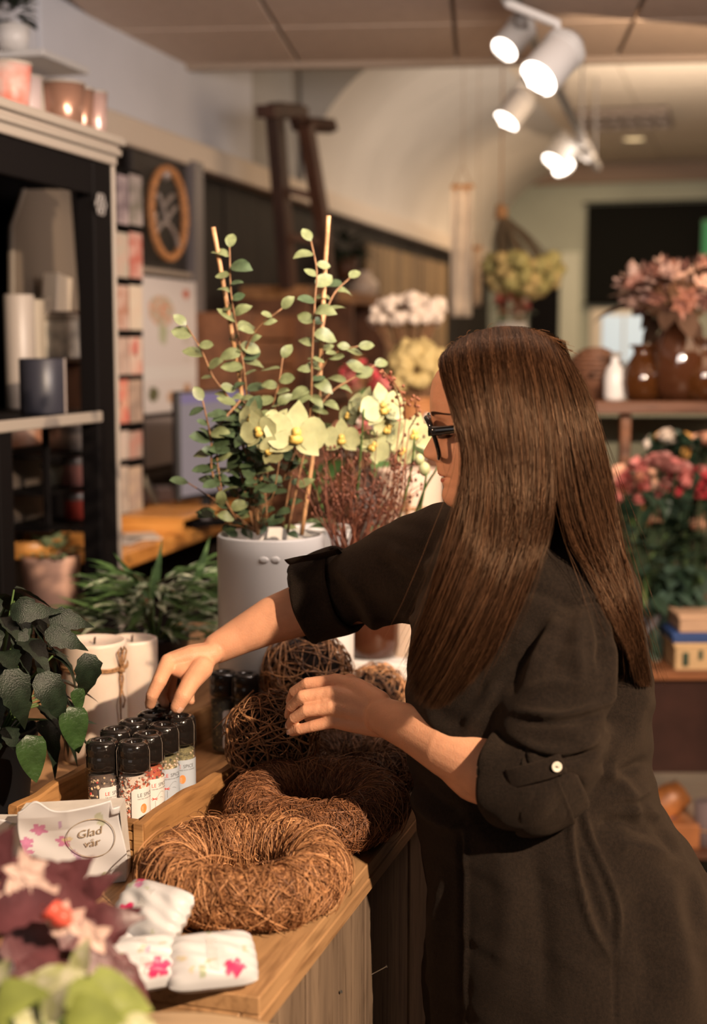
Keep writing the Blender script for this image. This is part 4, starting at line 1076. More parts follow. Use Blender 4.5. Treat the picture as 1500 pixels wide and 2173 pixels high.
# collar
MB().tube([P(1000, 1092, 1.93), P(1050, 1108, 1.86), P(1120, 1105, 1.85), P(1180, 1095, 1.89), P(1190, 1085, 1.95), P(1130, 1088, 2.01), P(1040, 1088, 2.0)], .014, 10, closed=True, flat=.5).build('collar', linen, wom, True, world=True)

# --- hair
hairm = mat('brown_hair', (.1, .04, .02), .31, attr=True, spec=.5)
hairm.node_tree.nodes['Principled BSDF'].inputs['Specular Tint'].default_value = (1, .66, .43, 1)
hr = thing('_', None, None); bpy.data.objects.remove(hr)
G = [
 [(945, 748, 1.885), (935, 775, 1.855), (952, 840, 1.826), (972, 905, 1.812), (984, 960, 1.808), (982, 1020, 1.808), (966, 1090, 1.795), (938, 1190, 1.785), (905, 1300, 1.79), (866, 1395, 1.81)],
 [(985, 716, 1.90), (975, 750, 1.845), (990, 830, 1.815), (1010, 920, 1.800), (1018, 1000, 1.795), (1015, 1080, 1.780), (1000, 1170, 1.755), (958, 1280, 1.750), (915, 1385, 1.76), (872, 1465, 1.79)],
 [(1035, 698, 1.90), (1035, 740, 1.835), (1048, 830, 1.808), (1062, 930, 1.795), (1068, 1010, 1.788), (1068, 1100, 1.770), (1048, 1200, 1.740), (1008, 1305, 1.725), (958, 1410, 1.735), (908, 1500, 1.755)],
 [(1080, 692, 1.90), (1090, 735, 1.838), (1105, 830, 1.810), (1118, 930, 1.795), (1122, 1020, 1.785), (1118, 1110, 1.765), (1092, 1205, 1.735), (1050, 1305, 1.722), (1002, 1405, 1.728), (950, 1490, 1.74)],
 [(1120, 698, 1.90), (1135, 740, 1.845), (1155, 830, 1.815), (1168, 930, 1.798), (1172, 1010, 1.790), (1165, 1090, 1.775), (1145, 1165, 1.745), (1115, 1245, 1.735), (1078, 1325, 1.728), (1030, 1410, 1.73)]]
H = [
 [(1122, 699, 1.90), (1138, 742, 1.846), (1160, 830, 1.818), (1178, 930, 1.802), (1184, 1010, 1.792), (1192, 1080, 1.786), (1216, 1160, 1.784), (1262, 1235, 1.795), (1300, 1310, 1.805), (1335, 1375, 1.83)],
 [(1150, 708, 1.90), (1175, 760, 1.855), (1200, 840, 1.830), (1218, 930, 1.816), (1232, 1010, 1.810), (1250, 1090, 1.806), (1275, 1180, 1.803), (1305, 1270, 1.812), (1338, 1360, 1.828), (1362, 1440, 1.85)],
 [(1175, 725, 1.905), (1208, 785, 1.880), (1236, 860, 1.860), (1255, 940, 1.850), (1270, 1020, 1.845), (1288, 1110, 1.842), (1308, 1200, 1.842), (1332, 1290, 1.852), (1352, 1380, 1.860), (1368, 1455, 1.87)],
 [(1192, 742, 1.93), (1228, 805, 1.915), (1258, 880, 1.905), (1277, 960, 1.90), (1292, 1040, 1.90), (1308, 1130, 1.90), (1326, 1220, 1.905), (1345, 1310, 1.91), (1360, 1390, 1.91), (1373, 1450, 1.905)],
 [(1185, 748, 1.96), (1220, 815, 1.97), (1245, 890, 1.98), (1260, 970, 1.985), (1275, 1050, 1.985), (1285, 1130, 1.985), (1295, 1220, 1.98), (1305, 1300, 1.975), (1315, 1380, 1.97), (1320, 1430, 1.965)]]
GA = np.array([[tuple(P(*q)) for q in r] for r in G]); HA = np.array([[tuple(P(*q)) for q in r] for r in H])
def mirror(Aq): B = Aq.copy(); B[..., 1] = 2 * HY + .005 - B[..., 1]; B[..., 0] += .012; return B
GM = mirror(GA); HM = mirror(HA[:3])
# far hair falls behind her right shoulder rather than through it
GM[:, 6:, 0] += np.linspace(.01, .10, 4)[None, :]; GM[:, 6:, 1] -= .02
def cr(Aq, t):     # catmull-rom along axis 0 at positions t (array in 0..n-1)
    n = len(Aq); i = np.clip(t.astype(int), 0, n - 2); f = (t - i)[..., None]
    gi = lambda k: Aq[np.clip(k, 0, n - 1)]
    p0, p1, p2, p3 = gi(i - 1), gi(i), gi(i + 1), gi(i + 2)
    if Aq.ndim == 3: f = f[..., None]
    return .5 * (2 * p1 + (p2 - p0) * f + (2 * p0 - 5 * p1 + 4 * p2 - p3) * f ** 2 + (3 * p1 - p0 - 3 * p2 + p3) * f ** 3)
def sheet(Aq, name, inset, colour=(.022, .009, .005)):
    """under layer of hair"""
    n, k, _ = Aq.shape
    ss = np.linspace(0, n - 1, 24); rows = cr(Aq, ss); tt = np.linspace(0, k - 2.6, 40)
    g_ = np.stack([cr(r, tt) for r in rows])
    axis = np.stack([np.interp(g_[..., 2], [1.2, 1.75], [.33, .205]), np.full(g_.shape[:2], 1.905)], -1)
    d = g_[..., :2] - axis; d /= np.linalg.norm(d, axis=-1, keepdims=True) + 1e-9; g_[..., :2] -= d * inset
    if Aq[:, 0, 2].max() > 1.6: g_[:, :5, 2] -= inset * np.linspace(1, .0, 5)[None]
    return g_
um = MB()
for Aq in (GA, HA, GM, HM):
    g_ = sheet(Aq, '', .007); a, b, _ = g_.shape
    um.add(g_.reshape(-1, 3).tolist(), [(i * b + j, i * b + j + 1, (i + 1) * b + j + 1, (i + 1) * b + j) for i in range(a - 1) for j in range(b - 1)])
under = um.build('hair_underlayer', mat('hair_shade', (.028, .011, .006), .5, var=.6, vscale=1.0, stretch=(300, 300, 6)), wom, True, world=True)
sm = under.modifiers.new('t', 'SOLIDIFY'); sm.thickness = .006; sm.offset = 0
gx_ = ((pxa / 6).astype(int)); gy_ = ((pya / 6).astype(int)); okm = (gx_ >= 0) & (gx_ < 300) & (gy_ >= 0) & (gy_ < 420)
dmap = np.full((300, 420), 9.0); np.minimum.at(dmap, (gx_[okm], gy_[okm]), dco[okm, 1])
for _ in range(2):
    dm2 = dmap.copy()
    for sx_ in (-1, 0, 1):
        for sy_ in (-1, 0, 1): dm2 = np.minimum(dm2, np.roll(np.roll(dmap, sx_, 0), sy_, 1) + (.004 if sx_ or sy_ else 0))
    dmap = dm2
def keep_out(S):
    """hair lies on the cloth of the near side instead of passing through it"""
    x, y = project(S.reshape(-1, 3)); x = np.clip((x / 6).astype(int), 0, 299); y = np.clip((y / 6).astype(int), 0, 419)
    lim = (dmap[x, y] - .004).reshape(S.shape[:2]); Y = S[..., 1]; hit = (Y > lim) & (Y < lim + .16) & (Y < 1.93) & (lim < 5)
    f_ = np.where(hit, lim / Y, 1.0); S = S.copy()
    S[..., 0] *= f_; S[..., 2] = CAMZ + (S[..., 2] - CAMZ) * f_; S[..., 1] *= f_
    return S
def grow(Aq, n, seed, K=15, fly=.03, far=False, jitter=1.0):
    rng = np.random.default_rng(seed); m, k, _ = Aq.shape
    s = rng.uniform(-.02, m - 1 + .04, n); nc = int(m * 30); cl = np.round(s / (m - 1) * nc) / nc * (m - 1) + rng.normal(0, .012, n)
    rows = cr(Aq, np.clip(s, 0, m - 1)); crow = cr(Aq, np.clip(cl, 0, m - 1))
    t0 = rng.uniform(0, .25, n) ** 1.0 * rng.choice([0, 1, 3], n, p=[.6, .3, .1]); t1 = (k - 1) * np.clip(1.02 - rng.exponential(.15 if not far else .05, n) + .045 * np.sin(cl * 31), .5, 1.06)
    tt = t0[:, None] + (t1 - t0)[:, None] * np.linspace(0, 1, K)[None]
    S = np.stack([cr(rows[i], tt[i]) for i in range(n)]); Cc = np.stack([cr(crow[i], tt[i]) for i in range(n)])
    over = np.clip(tt - (k - 1), 0, 1)
    w = (np.linspace(0, 1, K)[None] ** 1.3 * rng.uniform(.2, .85, (n, 1)))[..., None]
    S = S * (1 - w) + Cc * w
    ax = np.stack([np.interp(S[..., 2], [1.2, 1.75], [.33, .205]), np.full(S.shape[:2], 1.905)], -1)
    d = S[..., :2] - ax; d /= np.linalg.norm(d, axis=-1, keepdims=True) + 1e-9
    cj = (np.sin(cl * 57.1) * .5 + .5)
    off = (rng.uniform(-.006, .0015, (n, 1)) + .005 * (cj[:, None] - .5)) * np.minimum(1, np.linspace(.2, 4, K))[None] + .0018 * np.sin(np.linspace(0, 5, K)[None] + rng.uniform(0, 6, (n, 1)))
    S[..., :2] += d * off[..., None]
    lat = np.cumsum(rng.normal(0, .0006 * jitter, (n, K)), axis=1) + .0022 * jitter * np.sin(np.linspace(0, 3.5, K)[None] + rng.uniform(0, 6.28, (n, 1)))
    S[..., 0] += lat; S = keep_out(S); S[..., 2] += np.abs(np.cumsum(rng.normal(0, .0002, (n, K)), axis=1))
    f = rng.random(n) < fly; nf = f.sum()
    if nf:
        amp = rng.normal(0, .016, (nf, 1)) * np.linspace(0, 1, K)[None] ** 2; S[f, :, 0] += amp; S[f, :, 1] -= np.abs(rng.normal(0, .008, (nf, 1))) * np.linspace(0, 1, K)[None]; S[f, :, 2] += .004 * np.sin(np.linspace(0, 3, K))[None]
    R_ = rng.uniform(.00016, .00034, (n, 1)) * np.concatenate([[.6], np.ones(K - 3), [.75, .3]])[None]
    c1 = np.array([.013, .0055, .003]); c2 = np.array([.15, .070, .035]); wv_ = (.5 * rng.uniform(0, 1, n) + .28 * (np.sin(cl * 23.7) * .5 + .5) + .22 * (np.sin(s * 9.1 + 1) * .5 + .5)) ** 2.3
    sh = c1[None] * (1 - wv_[:, None]) + c2[None] * wv_[:, None]
    v, q, c = strands(S, R_, 3, rng, sh)
    v = v @ im4[:3, :3].T + im4[:3, 3]
    o = link('hair', np_mesh('hair', v, q, c), wom, hairm, True); o['kind'] = 'stuff'; return o
grow(GA, 8200, 21, K=12); grow(HA, 7000, 22, K=12, fly=.04); grow(GM, 900, 23, fly=0); grow(HM, 500, 24, fly=0)
# short wisps at the hairline and over the crown
rng = np.random.default_rng(77); n = 260; K = 8
b0 = np.array([tuple(P(rng.uniform(935, 1230), 0, 1.9)) for _ in range(n)])
top = np.array([q[0] for q in GA] + [q[0] for q in HA])
ii = rng.uniform(0, 7.9, n); base = cr(top, ii)
d = np.stack([rng.normal(.25, .6, n), rng.normal(0, .6, n), rng.uniform(.05, .35, n)], -1); d /= np.linalg.norm(d, axis=1, keepdims=True)
Lw = rng.uniform(.01, .026, (n, 1, 1)); s = np.linspace(0, 1, K)[None, :, None]
S = base[:, None] + d[:, None] * Lw * s + np.array([.25, 0, -.5])[None, None] * Lw * s ** 2; S[..., 2] -= .003
v, q, c = strands(S, np.full((n, K), .0002), 3, rng, np.tile([.16, .07, .03], (n, 1))); v = v @ im4[:3, :3].T + im4[:3, 3]
o = link('stray_hair', np_mesh('stray_hair', v, q, c), wom, hairm, True); o['kind'] = 'stuff'
# ---------------------------------------------------------------- leaves
def leafme(L, Wd, kind='ovate', curl=.25, fold=.25, n=6, seed=0, name='leaf'):
    r = random.Random(seed); m = MB(); vs = []; fs = []
    for i in range(n + 1):
        t = i / n
        w = {'ovate': math.sin(math.pi * t ** .75) ** .9, 'round': math.sin(math.pi * t) ** .6, 'lance': math.sin(math.pi * t ** .6) ** 1.1 * .9, 'heart': math.sin(math.pi * t ** .55) ** .75, 'toothed': math.sin(math.pi * t ** .65) * (1 + .18 * (i % 2))}[kind] * Wd / 2
        w = max(w, .0004); y = L * t; z = -curl * L * t * t + .04 * L * math.sin(t * 5 + seed); tw = .25 * math.sin(seed * 1.7) * t
        vs += [(-w, y, z + fold * w + tw * w), (0, y, z), (w, y, z + fold * w - tw * w)]
        if i: b = 3 * i; fs += [(b - 3, b - 2, b + 1, b), (b - 2, b - 1, b + 2, b + 1)]
    m.add(vs, fs); me = m.mesh(name); me.polygons.foreach_set('use_smooth', [True] * len(me.polygons)); return me
def orient(pos, d, nrm, s=1.0):
    y = Vector(d).normalized(); z = Vector(nrm); z = (z - y * z.dot(y))
    if z.length < 1e-4: z = y.orthogonal()
    z.normalize(); x = y.cross(z)
    M = Matrix((x, y, z)).transposed().to_4x4(); M.translation = Vector(pos)
    return M @ Matrix.Scale(s, 4)
def leaf(parent, mes, mt, pos, d, nrm, s, rnd, name='leaf'):
    me = rnd.choice(mes)
    if not me.materials: me.materials.append(mt)
    return link(name, me, parent, None, None, orient(pos, d, nrm, s))
def leafset(kind, L, Wd, mt, k=4, **kw):
    o = []
    for i in range(k):
        me = leafme(L, Wd, kind, seed=i + 1, curl=kw.get('curl', .25) * (.5 + .4 * i), fold=kw.get('fold', .25), n=kw.get('n', 6)); me.materials.append(mt); o.append(me)
    return o
frost = mat('frosted_green_leaf', (.155, .180, .080), .42, var=.25, vscale=60, spec=.5)
deepg = mat('deep_green_leaf', (.014, .024, .014), .40, var=.35, vscale=60, bump=.35, bscale=520, spec=.45)
midg = mat('mid_green_leaf', (.06, .12, .035), .45, var=.3, vscale=40)
varg = mat('variegated_leaf', (.60, .62, .48), .45, col2=(.06, .15, .04), vscale=70)
stemm = mat('brown_stem', (.22, .11, .05), .7, var=.3, vscale=90)
greenst = mat('green_stem', (.10, .17, .05), .5)
bamboo = mat('bamboo_stake', (.50, .27, .13), .55, var=.25, vscale=50)
rnd = random.Random(11)

# ---------------------------------------------------------------- tall white planter with climbing plant
pc = PZ(577, 1565, CZ); pY = pc.y
pr = .098; ph_ = P(577, 1132, pY).z - CZ
wp = pot(pc, [(.001, 0), (pr * .96, 0), (pr * .985, .006), (pr, ph_ * .9), (pr, ph_ - .004), (pr - .003, ph_), (pr - .007, ph_ - .003), (pr - .010, ph_ - .05), (.001, ph_ - .06)], white_cer, 'planter', 'tall matte white planter with two bamboo stakes of climbing plant', 'planter', soil=(pr - .011, ph_ - .035))
# embossed little wings on the wall
for (dx, dz) in ((-.010, 0), (.010, 0)):
    a = math.radians(-88) + dx / pr
    MB().blob((pr * math.cos(a), pr * math.sin(a), ph_ - .035), .009, 2, 0, (1.0, .25, .7)).build('embossed_heart', white_cer, wp, True)
cl = thing('climbing_plant', 'climbing plant with small round frosted leaves on two bamboo stakes in the tall white planter', 'plant', (pc.x, pc.y, CZ + ph_ - .03))
cl['label'] = 'climbing plant with small round frosted leaves tied to two bamboo stakes'
def wpart(m, name, mt, parent, smooth=True): return m.build(name, mt, parent, smooth, world=True)
Yc = pY
for pts in ([P(452, 482, Yc - .03), P(484, 660, Yc - .02), P(515, 850, Yc), P(548, 1135, Yc)], [P(697, 458, Yc - .02), P(690, 560, Yc), P(683, 700, Yc), P(672, 900, Yc + .01), P(640, 1135, Yc + .02)]):
    wpart(MB().tube(catm(pts, 4), .0042, 8), 'bamboo_stake', bamboo, cl)
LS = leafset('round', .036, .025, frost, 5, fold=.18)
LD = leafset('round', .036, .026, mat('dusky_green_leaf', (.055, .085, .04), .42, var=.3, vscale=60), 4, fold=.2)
imc = inv_of(cl)
stems = [[(487, 525, -.03), (490, 620, -.04), (503, 700, -.02), (517, 780, -.02), (522, 860, 0), (505, 960, 0), (540, 1130, 0)],
 [(660, 512, -.01), (672, 575, -.02), (668, 640, -.03), (662, 760, -.02), (655, 900, 0), (610, 1130, 0)],
 [(395, 690, -.05), (428, 745, -.04), (452, 800, -.03), (492, 860, -.01), (525, 990, 0)],
 [(742, 590, .03), (708, 625, .01), (688, 680, 0), (682, 760, 0)],
 [(598, 655, -.05), (548, 695, -.04), (520, 745, -.02), (510, 800, -.01)],
 [(795, 775, .04), (745, 805, .02), (700, 835, .01), (655, 900, 0), (600, 1020, 0)],
 [(760, 735, -.02), (720, 745, -.01), (690, 770, 0), (650, 840, 0)],
 [(430, 850, -.06), (448, 935, -.05), (452, 1010, -.05), (500, 1100, -.02)],
 [(470, 1040, -.06), (460, 960, -.05), (470, 900, -.04), (510, 850, -.02)],
 [(590, 860, -.04), (560, 900, -.03), (540, 960, -.02), (530, 1080, 0)],
 [(600, 760, -.03), (590, 820, -.03), (570, 900, -.02), (550, 1050, 0)],
 [(640, 930, .02), (620, 1000, .02), (600, 1120, .02)]]
for si, st in enumerate(stems):
    pts = catm([P(x, y, Yc + dy) for x, y, dy in st], 5)
    wpart(MB().tube(pts, [.0014 + .0012 * i / len(pts) for i in range(len(pts))], 6), 'stem', stemm, cl)
    cum = 0; side = 1; dense = .011 if si in (7, 8, 9, 10, 11) else .0135
    for i in range(1, len(pts)):
        d = (pts[i] - pts[i - 1]); cum += d.length
        if cum > dense:
            cum = 0; side = -side
            dirv = Vector((side * rnd.uniform(.5, 1), rnd.uniform(-.7, .4), rnd.uniform(-.15, .55))); nv = Vector((rnd.uniform(-.5, .5), -rnd.uniform(.2, .9), rnd.uniform(.4, 1)))
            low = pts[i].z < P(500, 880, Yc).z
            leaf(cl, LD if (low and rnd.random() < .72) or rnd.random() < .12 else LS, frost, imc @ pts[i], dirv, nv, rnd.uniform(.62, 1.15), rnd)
    leaf(cl, LS, frost, imc @ pts[0], pts[0] - pts[2] + Vector((rnd.uniform(-.01, .01), 0, 0)), Vector((0, -1, .6)), .8, rnd)

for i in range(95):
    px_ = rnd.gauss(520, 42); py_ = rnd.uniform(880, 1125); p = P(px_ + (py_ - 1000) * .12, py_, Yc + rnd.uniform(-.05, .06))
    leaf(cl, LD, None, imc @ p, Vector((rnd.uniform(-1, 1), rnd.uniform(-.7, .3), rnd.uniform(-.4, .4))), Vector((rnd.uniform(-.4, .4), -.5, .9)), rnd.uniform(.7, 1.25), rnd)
    if i % 4 == 0: wpart(MB().tube([p, p.lerp(P(545, 1130, Yc), .5) + Vector((.01, 0, 0)), P(545, 1130, Yc)], .0012, 5), 'stem', stemm, cl)
# ---------------------------------------------------------------- orchid in a second white pot
oc = PZ(684, 1505, CZ); oY = oc.y; oh = P(684, 1118, oY).z - CZ
op = pot(oc, [(.001, 0), (.058, 0), (.062, .005), (.066, oh - .003), (.063, oh), (.059, oh - .004), (.055, oh - .05), (.001, oh - .055)], white_cer, 'planter', 'white planter behind the reaching arm holding the orchid', 'planter', soil=(.055, oh - .03))
orc = thing('orchid', 'pale green orchid in bloom with thin green stems beside the climbing plant', 'plant', (oc.x, oc.y, CZ + oh - .03))
imo = inv_of(orc)
petm = mat('pale_green_petal', (.41, .42, .22), .5, var=.14, vscale=50, sss=.15)
lipm2 = mat('orchid_lip', (.62, .42, .10), .5)
petw = [leafme(.036, .042, 'round', .1, .05, seed=1), leafme(.036, .026, 'ovate', .12, .08, seed=2)]
for me in petw: me.materials.append(petm)
petw[0].name = petw[1].name = 'petal'
def flower(px, py, Y, face, s, roll=0):
    p = P(px, py, Y); M = orient(imo @ p, Vector((math.sin(roll), 0, math.cos(roll))), face, s)
    fl_ = MB().blob((0, .0, .004), .006, 2, .2, (1, 1, .8)).blob((0, -.008, .006), .005, 2, .3, (1.6, 1, .6))
    o = fl_.build('flower', lipm2, orc, True); o.matrix_local = M
    for k, (a, w) in enumerate(((90, 0), (-90, 0), (0, 1), (130, 1), (-130, 1))):
        link('petal', petw[w], o, None, None, Matrix.Rotation(math.radians(a), 4, 'Z') @ Matrix.Translation((0, .002, 0)) @ Matrix.Rotation(math.radians(8), 4, 'X'))
for a in [(535, 885, 2.52, (-.6, -.7, .2), .85, .2), (548, 912, 2.5, (-.3, -.9, -.1), .95, -.3), (590, 895, 2.55, (.5, -.6, .3), .75, .6), (628, 918, 2.5, (.15, -1, .05), 1.5, .1), (575, 955, 2.5, (-.4, -.6, -.6), .8, 1.2),
          (773, 862, 2.6, (-.6, -.7, .2), 1.0, .3), (812, 862, 2.58, (.2, -.9, .3), 1.15, -.2), (822, 905, 2.6, (.6, -.7, -.1), 1.0, .5), (725, 928, 2.6, (-.2, -1, 0), .95, 0), (795, 945, 2.6, (-.3, -.8, .2), .95, .7), (880, 918, 2.66, (.1, -.9, .2), 1.05, .2), (740, 880, 2.62, (-.7, -.6, .2), .7, .2), (855, 955, 2.64, (-.2, -.8, -.4), .8, .9)]: flower(*a)
for pts in ([(575, 905), (620, 955), (665, 1030), (700, 1125)], [(772, 868), (766, 950), (758, 1050), (752, 1125)], [(880, 925), (872, 1000), (850, 1090), (835, 1160)], [(930, 990), (900, 1040), (872, 1120)], [(905, 1005), (896, 1060), (880, 1130)]):
    q = catm([P(x, y, 2.56 + .04 * i) for i, (x, y) in enumerate(pts)], 5)
    wpart(MB().tube(q, [.0018 + .001 * i / len(q) for i in range(len(q))], 7), 'flower_stem', greenst, orc)
for (x, y, s) in ((900, 995, .011), (890, 975, .009), (560, 850, .008)): wpart(MB().blob(P(x, y, 2.58), s, 2, .06, (1, 1, 1.2)), 'bud', petm, orc)
LO = leafset('ovate', .11, .055, mat('orchid_leaf', (.13, .20, .09), .4, var=.2, vscale=30), 3, curl=.5)
for (x, y, dx) in ((735, 1130, -.5), (770, 1135, .6), (800, 1125, .9), (720, 1120, -.9)): leaf(orc, LO, None, imo @ P(x, y, oY - .02), Vector((dx, -.5, .45)), Vector((0, -.3, 1)), .8, rnd)
# ---------------------------------------------------------------- reddish twigs with tiny buds
tw = thing('twig_arrangement', 'fan of thin reddish brown budded twigs in front of the orchid', 'twigs', tuple(P(745, 1150, 2.62)))
redtw = mat('red_brown_twig', (.15, .05, .028), .55, var=.4, vscale=60)
budm = mat('rusty_bud', (.24, .085, .04), .6)
bud_me = MB().blob((0, 0, 0), .0032, 1, .2, (1, 1, 1.5)).mesh('bud'); bud_me.materials.append(budm)
imt = inv_of(tw)
for i in range(60):
    a = rnd.uniform(-1, 1); yb = 2.62 + rnd.uniform(-.05, .05)
    tx = 745 + a * rnd.uniform(40, 165); ty = rnd.uniform(905, 1050) - (40 if i % 7 == 0 else 0)
    if i % 6 == 5: tx = rnd.uniform(800, 890); ty = rnd.uniform(960, 1060)
    bx = 745 + (tx - 745) * .3 + rnd.uniform(-15, 15)
    p0 = P(bx, 1165, yb); p3 = P(tx, ty, yb + rnd.uniform(-.06, .06)); m1 = p0.lerp(p3, .45) + Vector((rnd.uniform(-.02, .02), rnd.uniform(-.02, .02), 0))
    pts = catm([p0, m1, p3], 6); m = MB().tube(pts, [.0018 - .0013 * k / len(pts) for k in range(len(pts))], 5)
    for k in range(5, len(pts), 2):
        s_ = rnd.choice((-1, 1)); e = pts[k] + Vector((s_ * rnd.uniform(.008, .024), rnd.uniform(-.01, .01), rnd.uniform(.008, .024)))
        m.tube([pts[k], e], [.0009, .0005], 4)
        if rnd.random() < .9: m.blob(e, .0026, 1, .2, (1, 1, 1.4))
    wpart(m, 'twig', redtw, tw)
for (x0, y0, x1, y1) in ((838, 965, 812, 1130), (862, 985, 830, 1150), (815, 790, 850, 880), (830, 800, 860, 890), (880, 850, 868, 910)):
    p3 = P(x0, y0, 2.5); p0 = P(x1, y1, 2.55); pts = catm([p0, p0.lerp(p3, .5) + Vector((.008, 0, 0)), p3], 6)
    m = MB().tube(pts, .0012, 5)
    for k in range(2, len(pts)): e = pts[k] + Vector((rnd.uniform(-.014, .014), 0, rnd.uniform(.0, .014))); m.tube([pts[k], e], .0007, 4).blob(e, .003, 1, .2)
    if y1 < 1000: m.tube([p0, P(x1 - 30, 1140, 2.6)], .0012, 5)
    wpart(m, 'twig', redtw if y0 > 900 else budm, tw)
# ---------------------------------------------------------------- tall candle and amber jar on a white board
rb_ = PZ(800, 1441, CZ); rt = P(800, 1408, rb_.y).z
rs = thing('riser_board', 'low white board on the counter under the tall candle', 'board', (rb_.x + .05, rb_.y + .17, CZ), -CA)
MB().box((0, 0, (rt - CZ) / 2), (.34, .34, rt - CZ), bev=.003).build('board', white_cer, rs)
for s in (-1, 1): MB().box((s * .14, 0, .002), (.02, .30, .004)).build('foot', grey_metal, rs)
tcY = rb_.y + .13
tcb = P(868, 1100, tcY); tch = P(868, 996, tcY).z - rt
candle((tcb.x, tcb.y, rt), .0745, tch, 'tall glowing pillar candle with twine behind her face', 0, knot=math.radians(-95), zt=.80, wm=mat('honey_wax', (.50, .38, .29), .5, sss=.2))
ajc = P(792, 1380, rb_.y + .06)
amber = mat('amber_glass', (.055, .018, .009), .08, coat=.6, trans=.1, ior=1.3)
aj = pot((ajc.x, ajc.y + .02, rt), [(.001, 0), (.046, 0), (.055, .006), (.060, .03), (.060, .10), (.05, .125), (.036, .135), (.036, .155), (.040, .16), (.037, .162), (.033, .155), (.033, .14), (.046, .12), (.056, .1), (.056, .03), (.05, .01), (.001, .008)], amber, 'amber_jar', 'dark amber glass jar on the white board half hidden by the sleeve', 'jar')
# ---------------------------------------------------------------- dark leafy plant at the left edge
dp = P(-12, 1700, 2.16)
dpt = pot((dp.x, dp.y, CZ), [(.001, 0), (.048, 0), (.052, .004), (.066, .12), (.070, .121), (.070, .135), (.065, .136), (.06, .11), (.001, .10)], mat('black_plastic', (.012, .012, .014), .45), 'plant_pot', 'black plastic pot at the left end of the counter', 'pot', soil=(.062, .112))
dk = thing('leafy_plant', 'dark glossy broad leaved plant spilling over its black pot at the left edge', 'plant', (dp.x, dp.y, CZ + .11))
LK = leafset('toothed', .066, .036, deepg, 5, curl=.45, n=10); LK2 = leafset('heart', .062, .040, mat('bright_green_leaf', (.030, .065, .018), .36, var=.3, vscale=40, bump=.5, bscale=160), 3, curl=.5, n=8)
imk = inv_of(dk)
for i in range(125):
    a = rnd.uniform(0, 6.283); h = rnd.random(); rr_ = .025 + .085 * math.sin(min(1, 1.15 - h) * 1.9) * rnd.uniform(.6, 1)
    p = Vector((rr_ * math.cos(a), rr_ * math.sin(a) * .9, .02 + .22 * h)); d = Vector((math.cos(a), math.sin(a), rnd.uniform(-.9, .15)))
    leaf(dk, LK, None, p, d, Vector((0, 0, 1)) + Vector((math.cos(a), math.sin(a), 0)) * .5, rnd.uniform(.65, 1.1), rnd)
    if i % 3 == 0: MB().tube([Vector((0, 0, -.01)), p * .5 + Vector((0, 0, .02)), p], [.0028, .002, .0014], 5).build('stem', greenst, dk, True)
for (x, y, Y, dx, dz, s, k) in ((185, 1385, 2.10, .25, -1, 1.1, 0), (150, 1500, 2.06, .35, -1, 1.15, 1), (60, 1560, 2.02, .3, -.9, 1.15, 1), (165, 1460, 2.09, .3, -.8, .6, 1), (110, 1340, 2.05, .9, -.2, .9, 0), (30, 1300, 2.08, .6, .1, .9, 0), (90, 1430, 2.02, .7, -.7, 1.2, 0), (20, 1420, 2.0, .5, -.8, 1.3, 0), (120, 1310, 2.12, 1, -.05, .9, 0)):
    leaf(dk, LK2 if k else LK, None, imk @ P(x - 18 * dx, y, Y), Vector((dx, -.15, dz)), Vector((.5, -.8, .3)), s, rnd)
# ---------------------------------------------------------------- variegated plant behind the candles
vp = P(330, 1440, 3.02)
vpt = pot((vp.x, vp.y, CZ), [(.001, 0), (.055, 0), (.075, .10), (.075, .11), (.07, .11), (.066, .09), (.001, .09)], mat('black_plastic', (0, 0, 0)), 'plant_pot', 'low black pot behind the ivory candles', 'pot', soil=(.066, .095))
vg = thing('variegated_plant', 'green and white variegated plant behind the ivory candles', 'plant', (vp.x, vp.y, CZ + .09))
LVv = leafset('lance', .075, .018, varg, 4, curl=.4); LVg = leafset('lance', .12, .020, midg, 3, curl=.35)
for i in range(230):
    a = rnd.uniform(0, 6.283); h = rnd.random() ** .8; rr_ = rnd.uniform(.02, .14) * (1.1 - .35 * h); p = Vector((rr_ * math.cos(a) * 1.1, rr_ * math.sin(a), .0 + .15 * h))
    d = Vector((math.cos(a) * 1.1, math.sin(a), rnd.uniform(.0, .9)))
    leaf(vg, LVg if rnd.random() < .42 else LVv, None, p, d, Vector((0, -.4, 1)), rnd.uniform(.5, 1.1), rnd)
    if i % 8 == 0: MB().tube([Vector((0, 0, -.02)), p * .5, p], [.003, .002, .0015], 5).build('stem', greenst, vg, True)
for (x, y, dx, dz) in ((300, 1240, -.5, .8), (440, 1260, .6, .5), (230, 1290, -1, .3), (330, 1230, .2, 1), (420, 1215, .3, .9)): leaf(vg, LVg, None, inv_of(vg) @ P(x - 30 * dx, y + 40 * dz, 3.0), Vector((dx, -.1, dz)), Vector((.2, -1, .3)), 1.0, rnd)
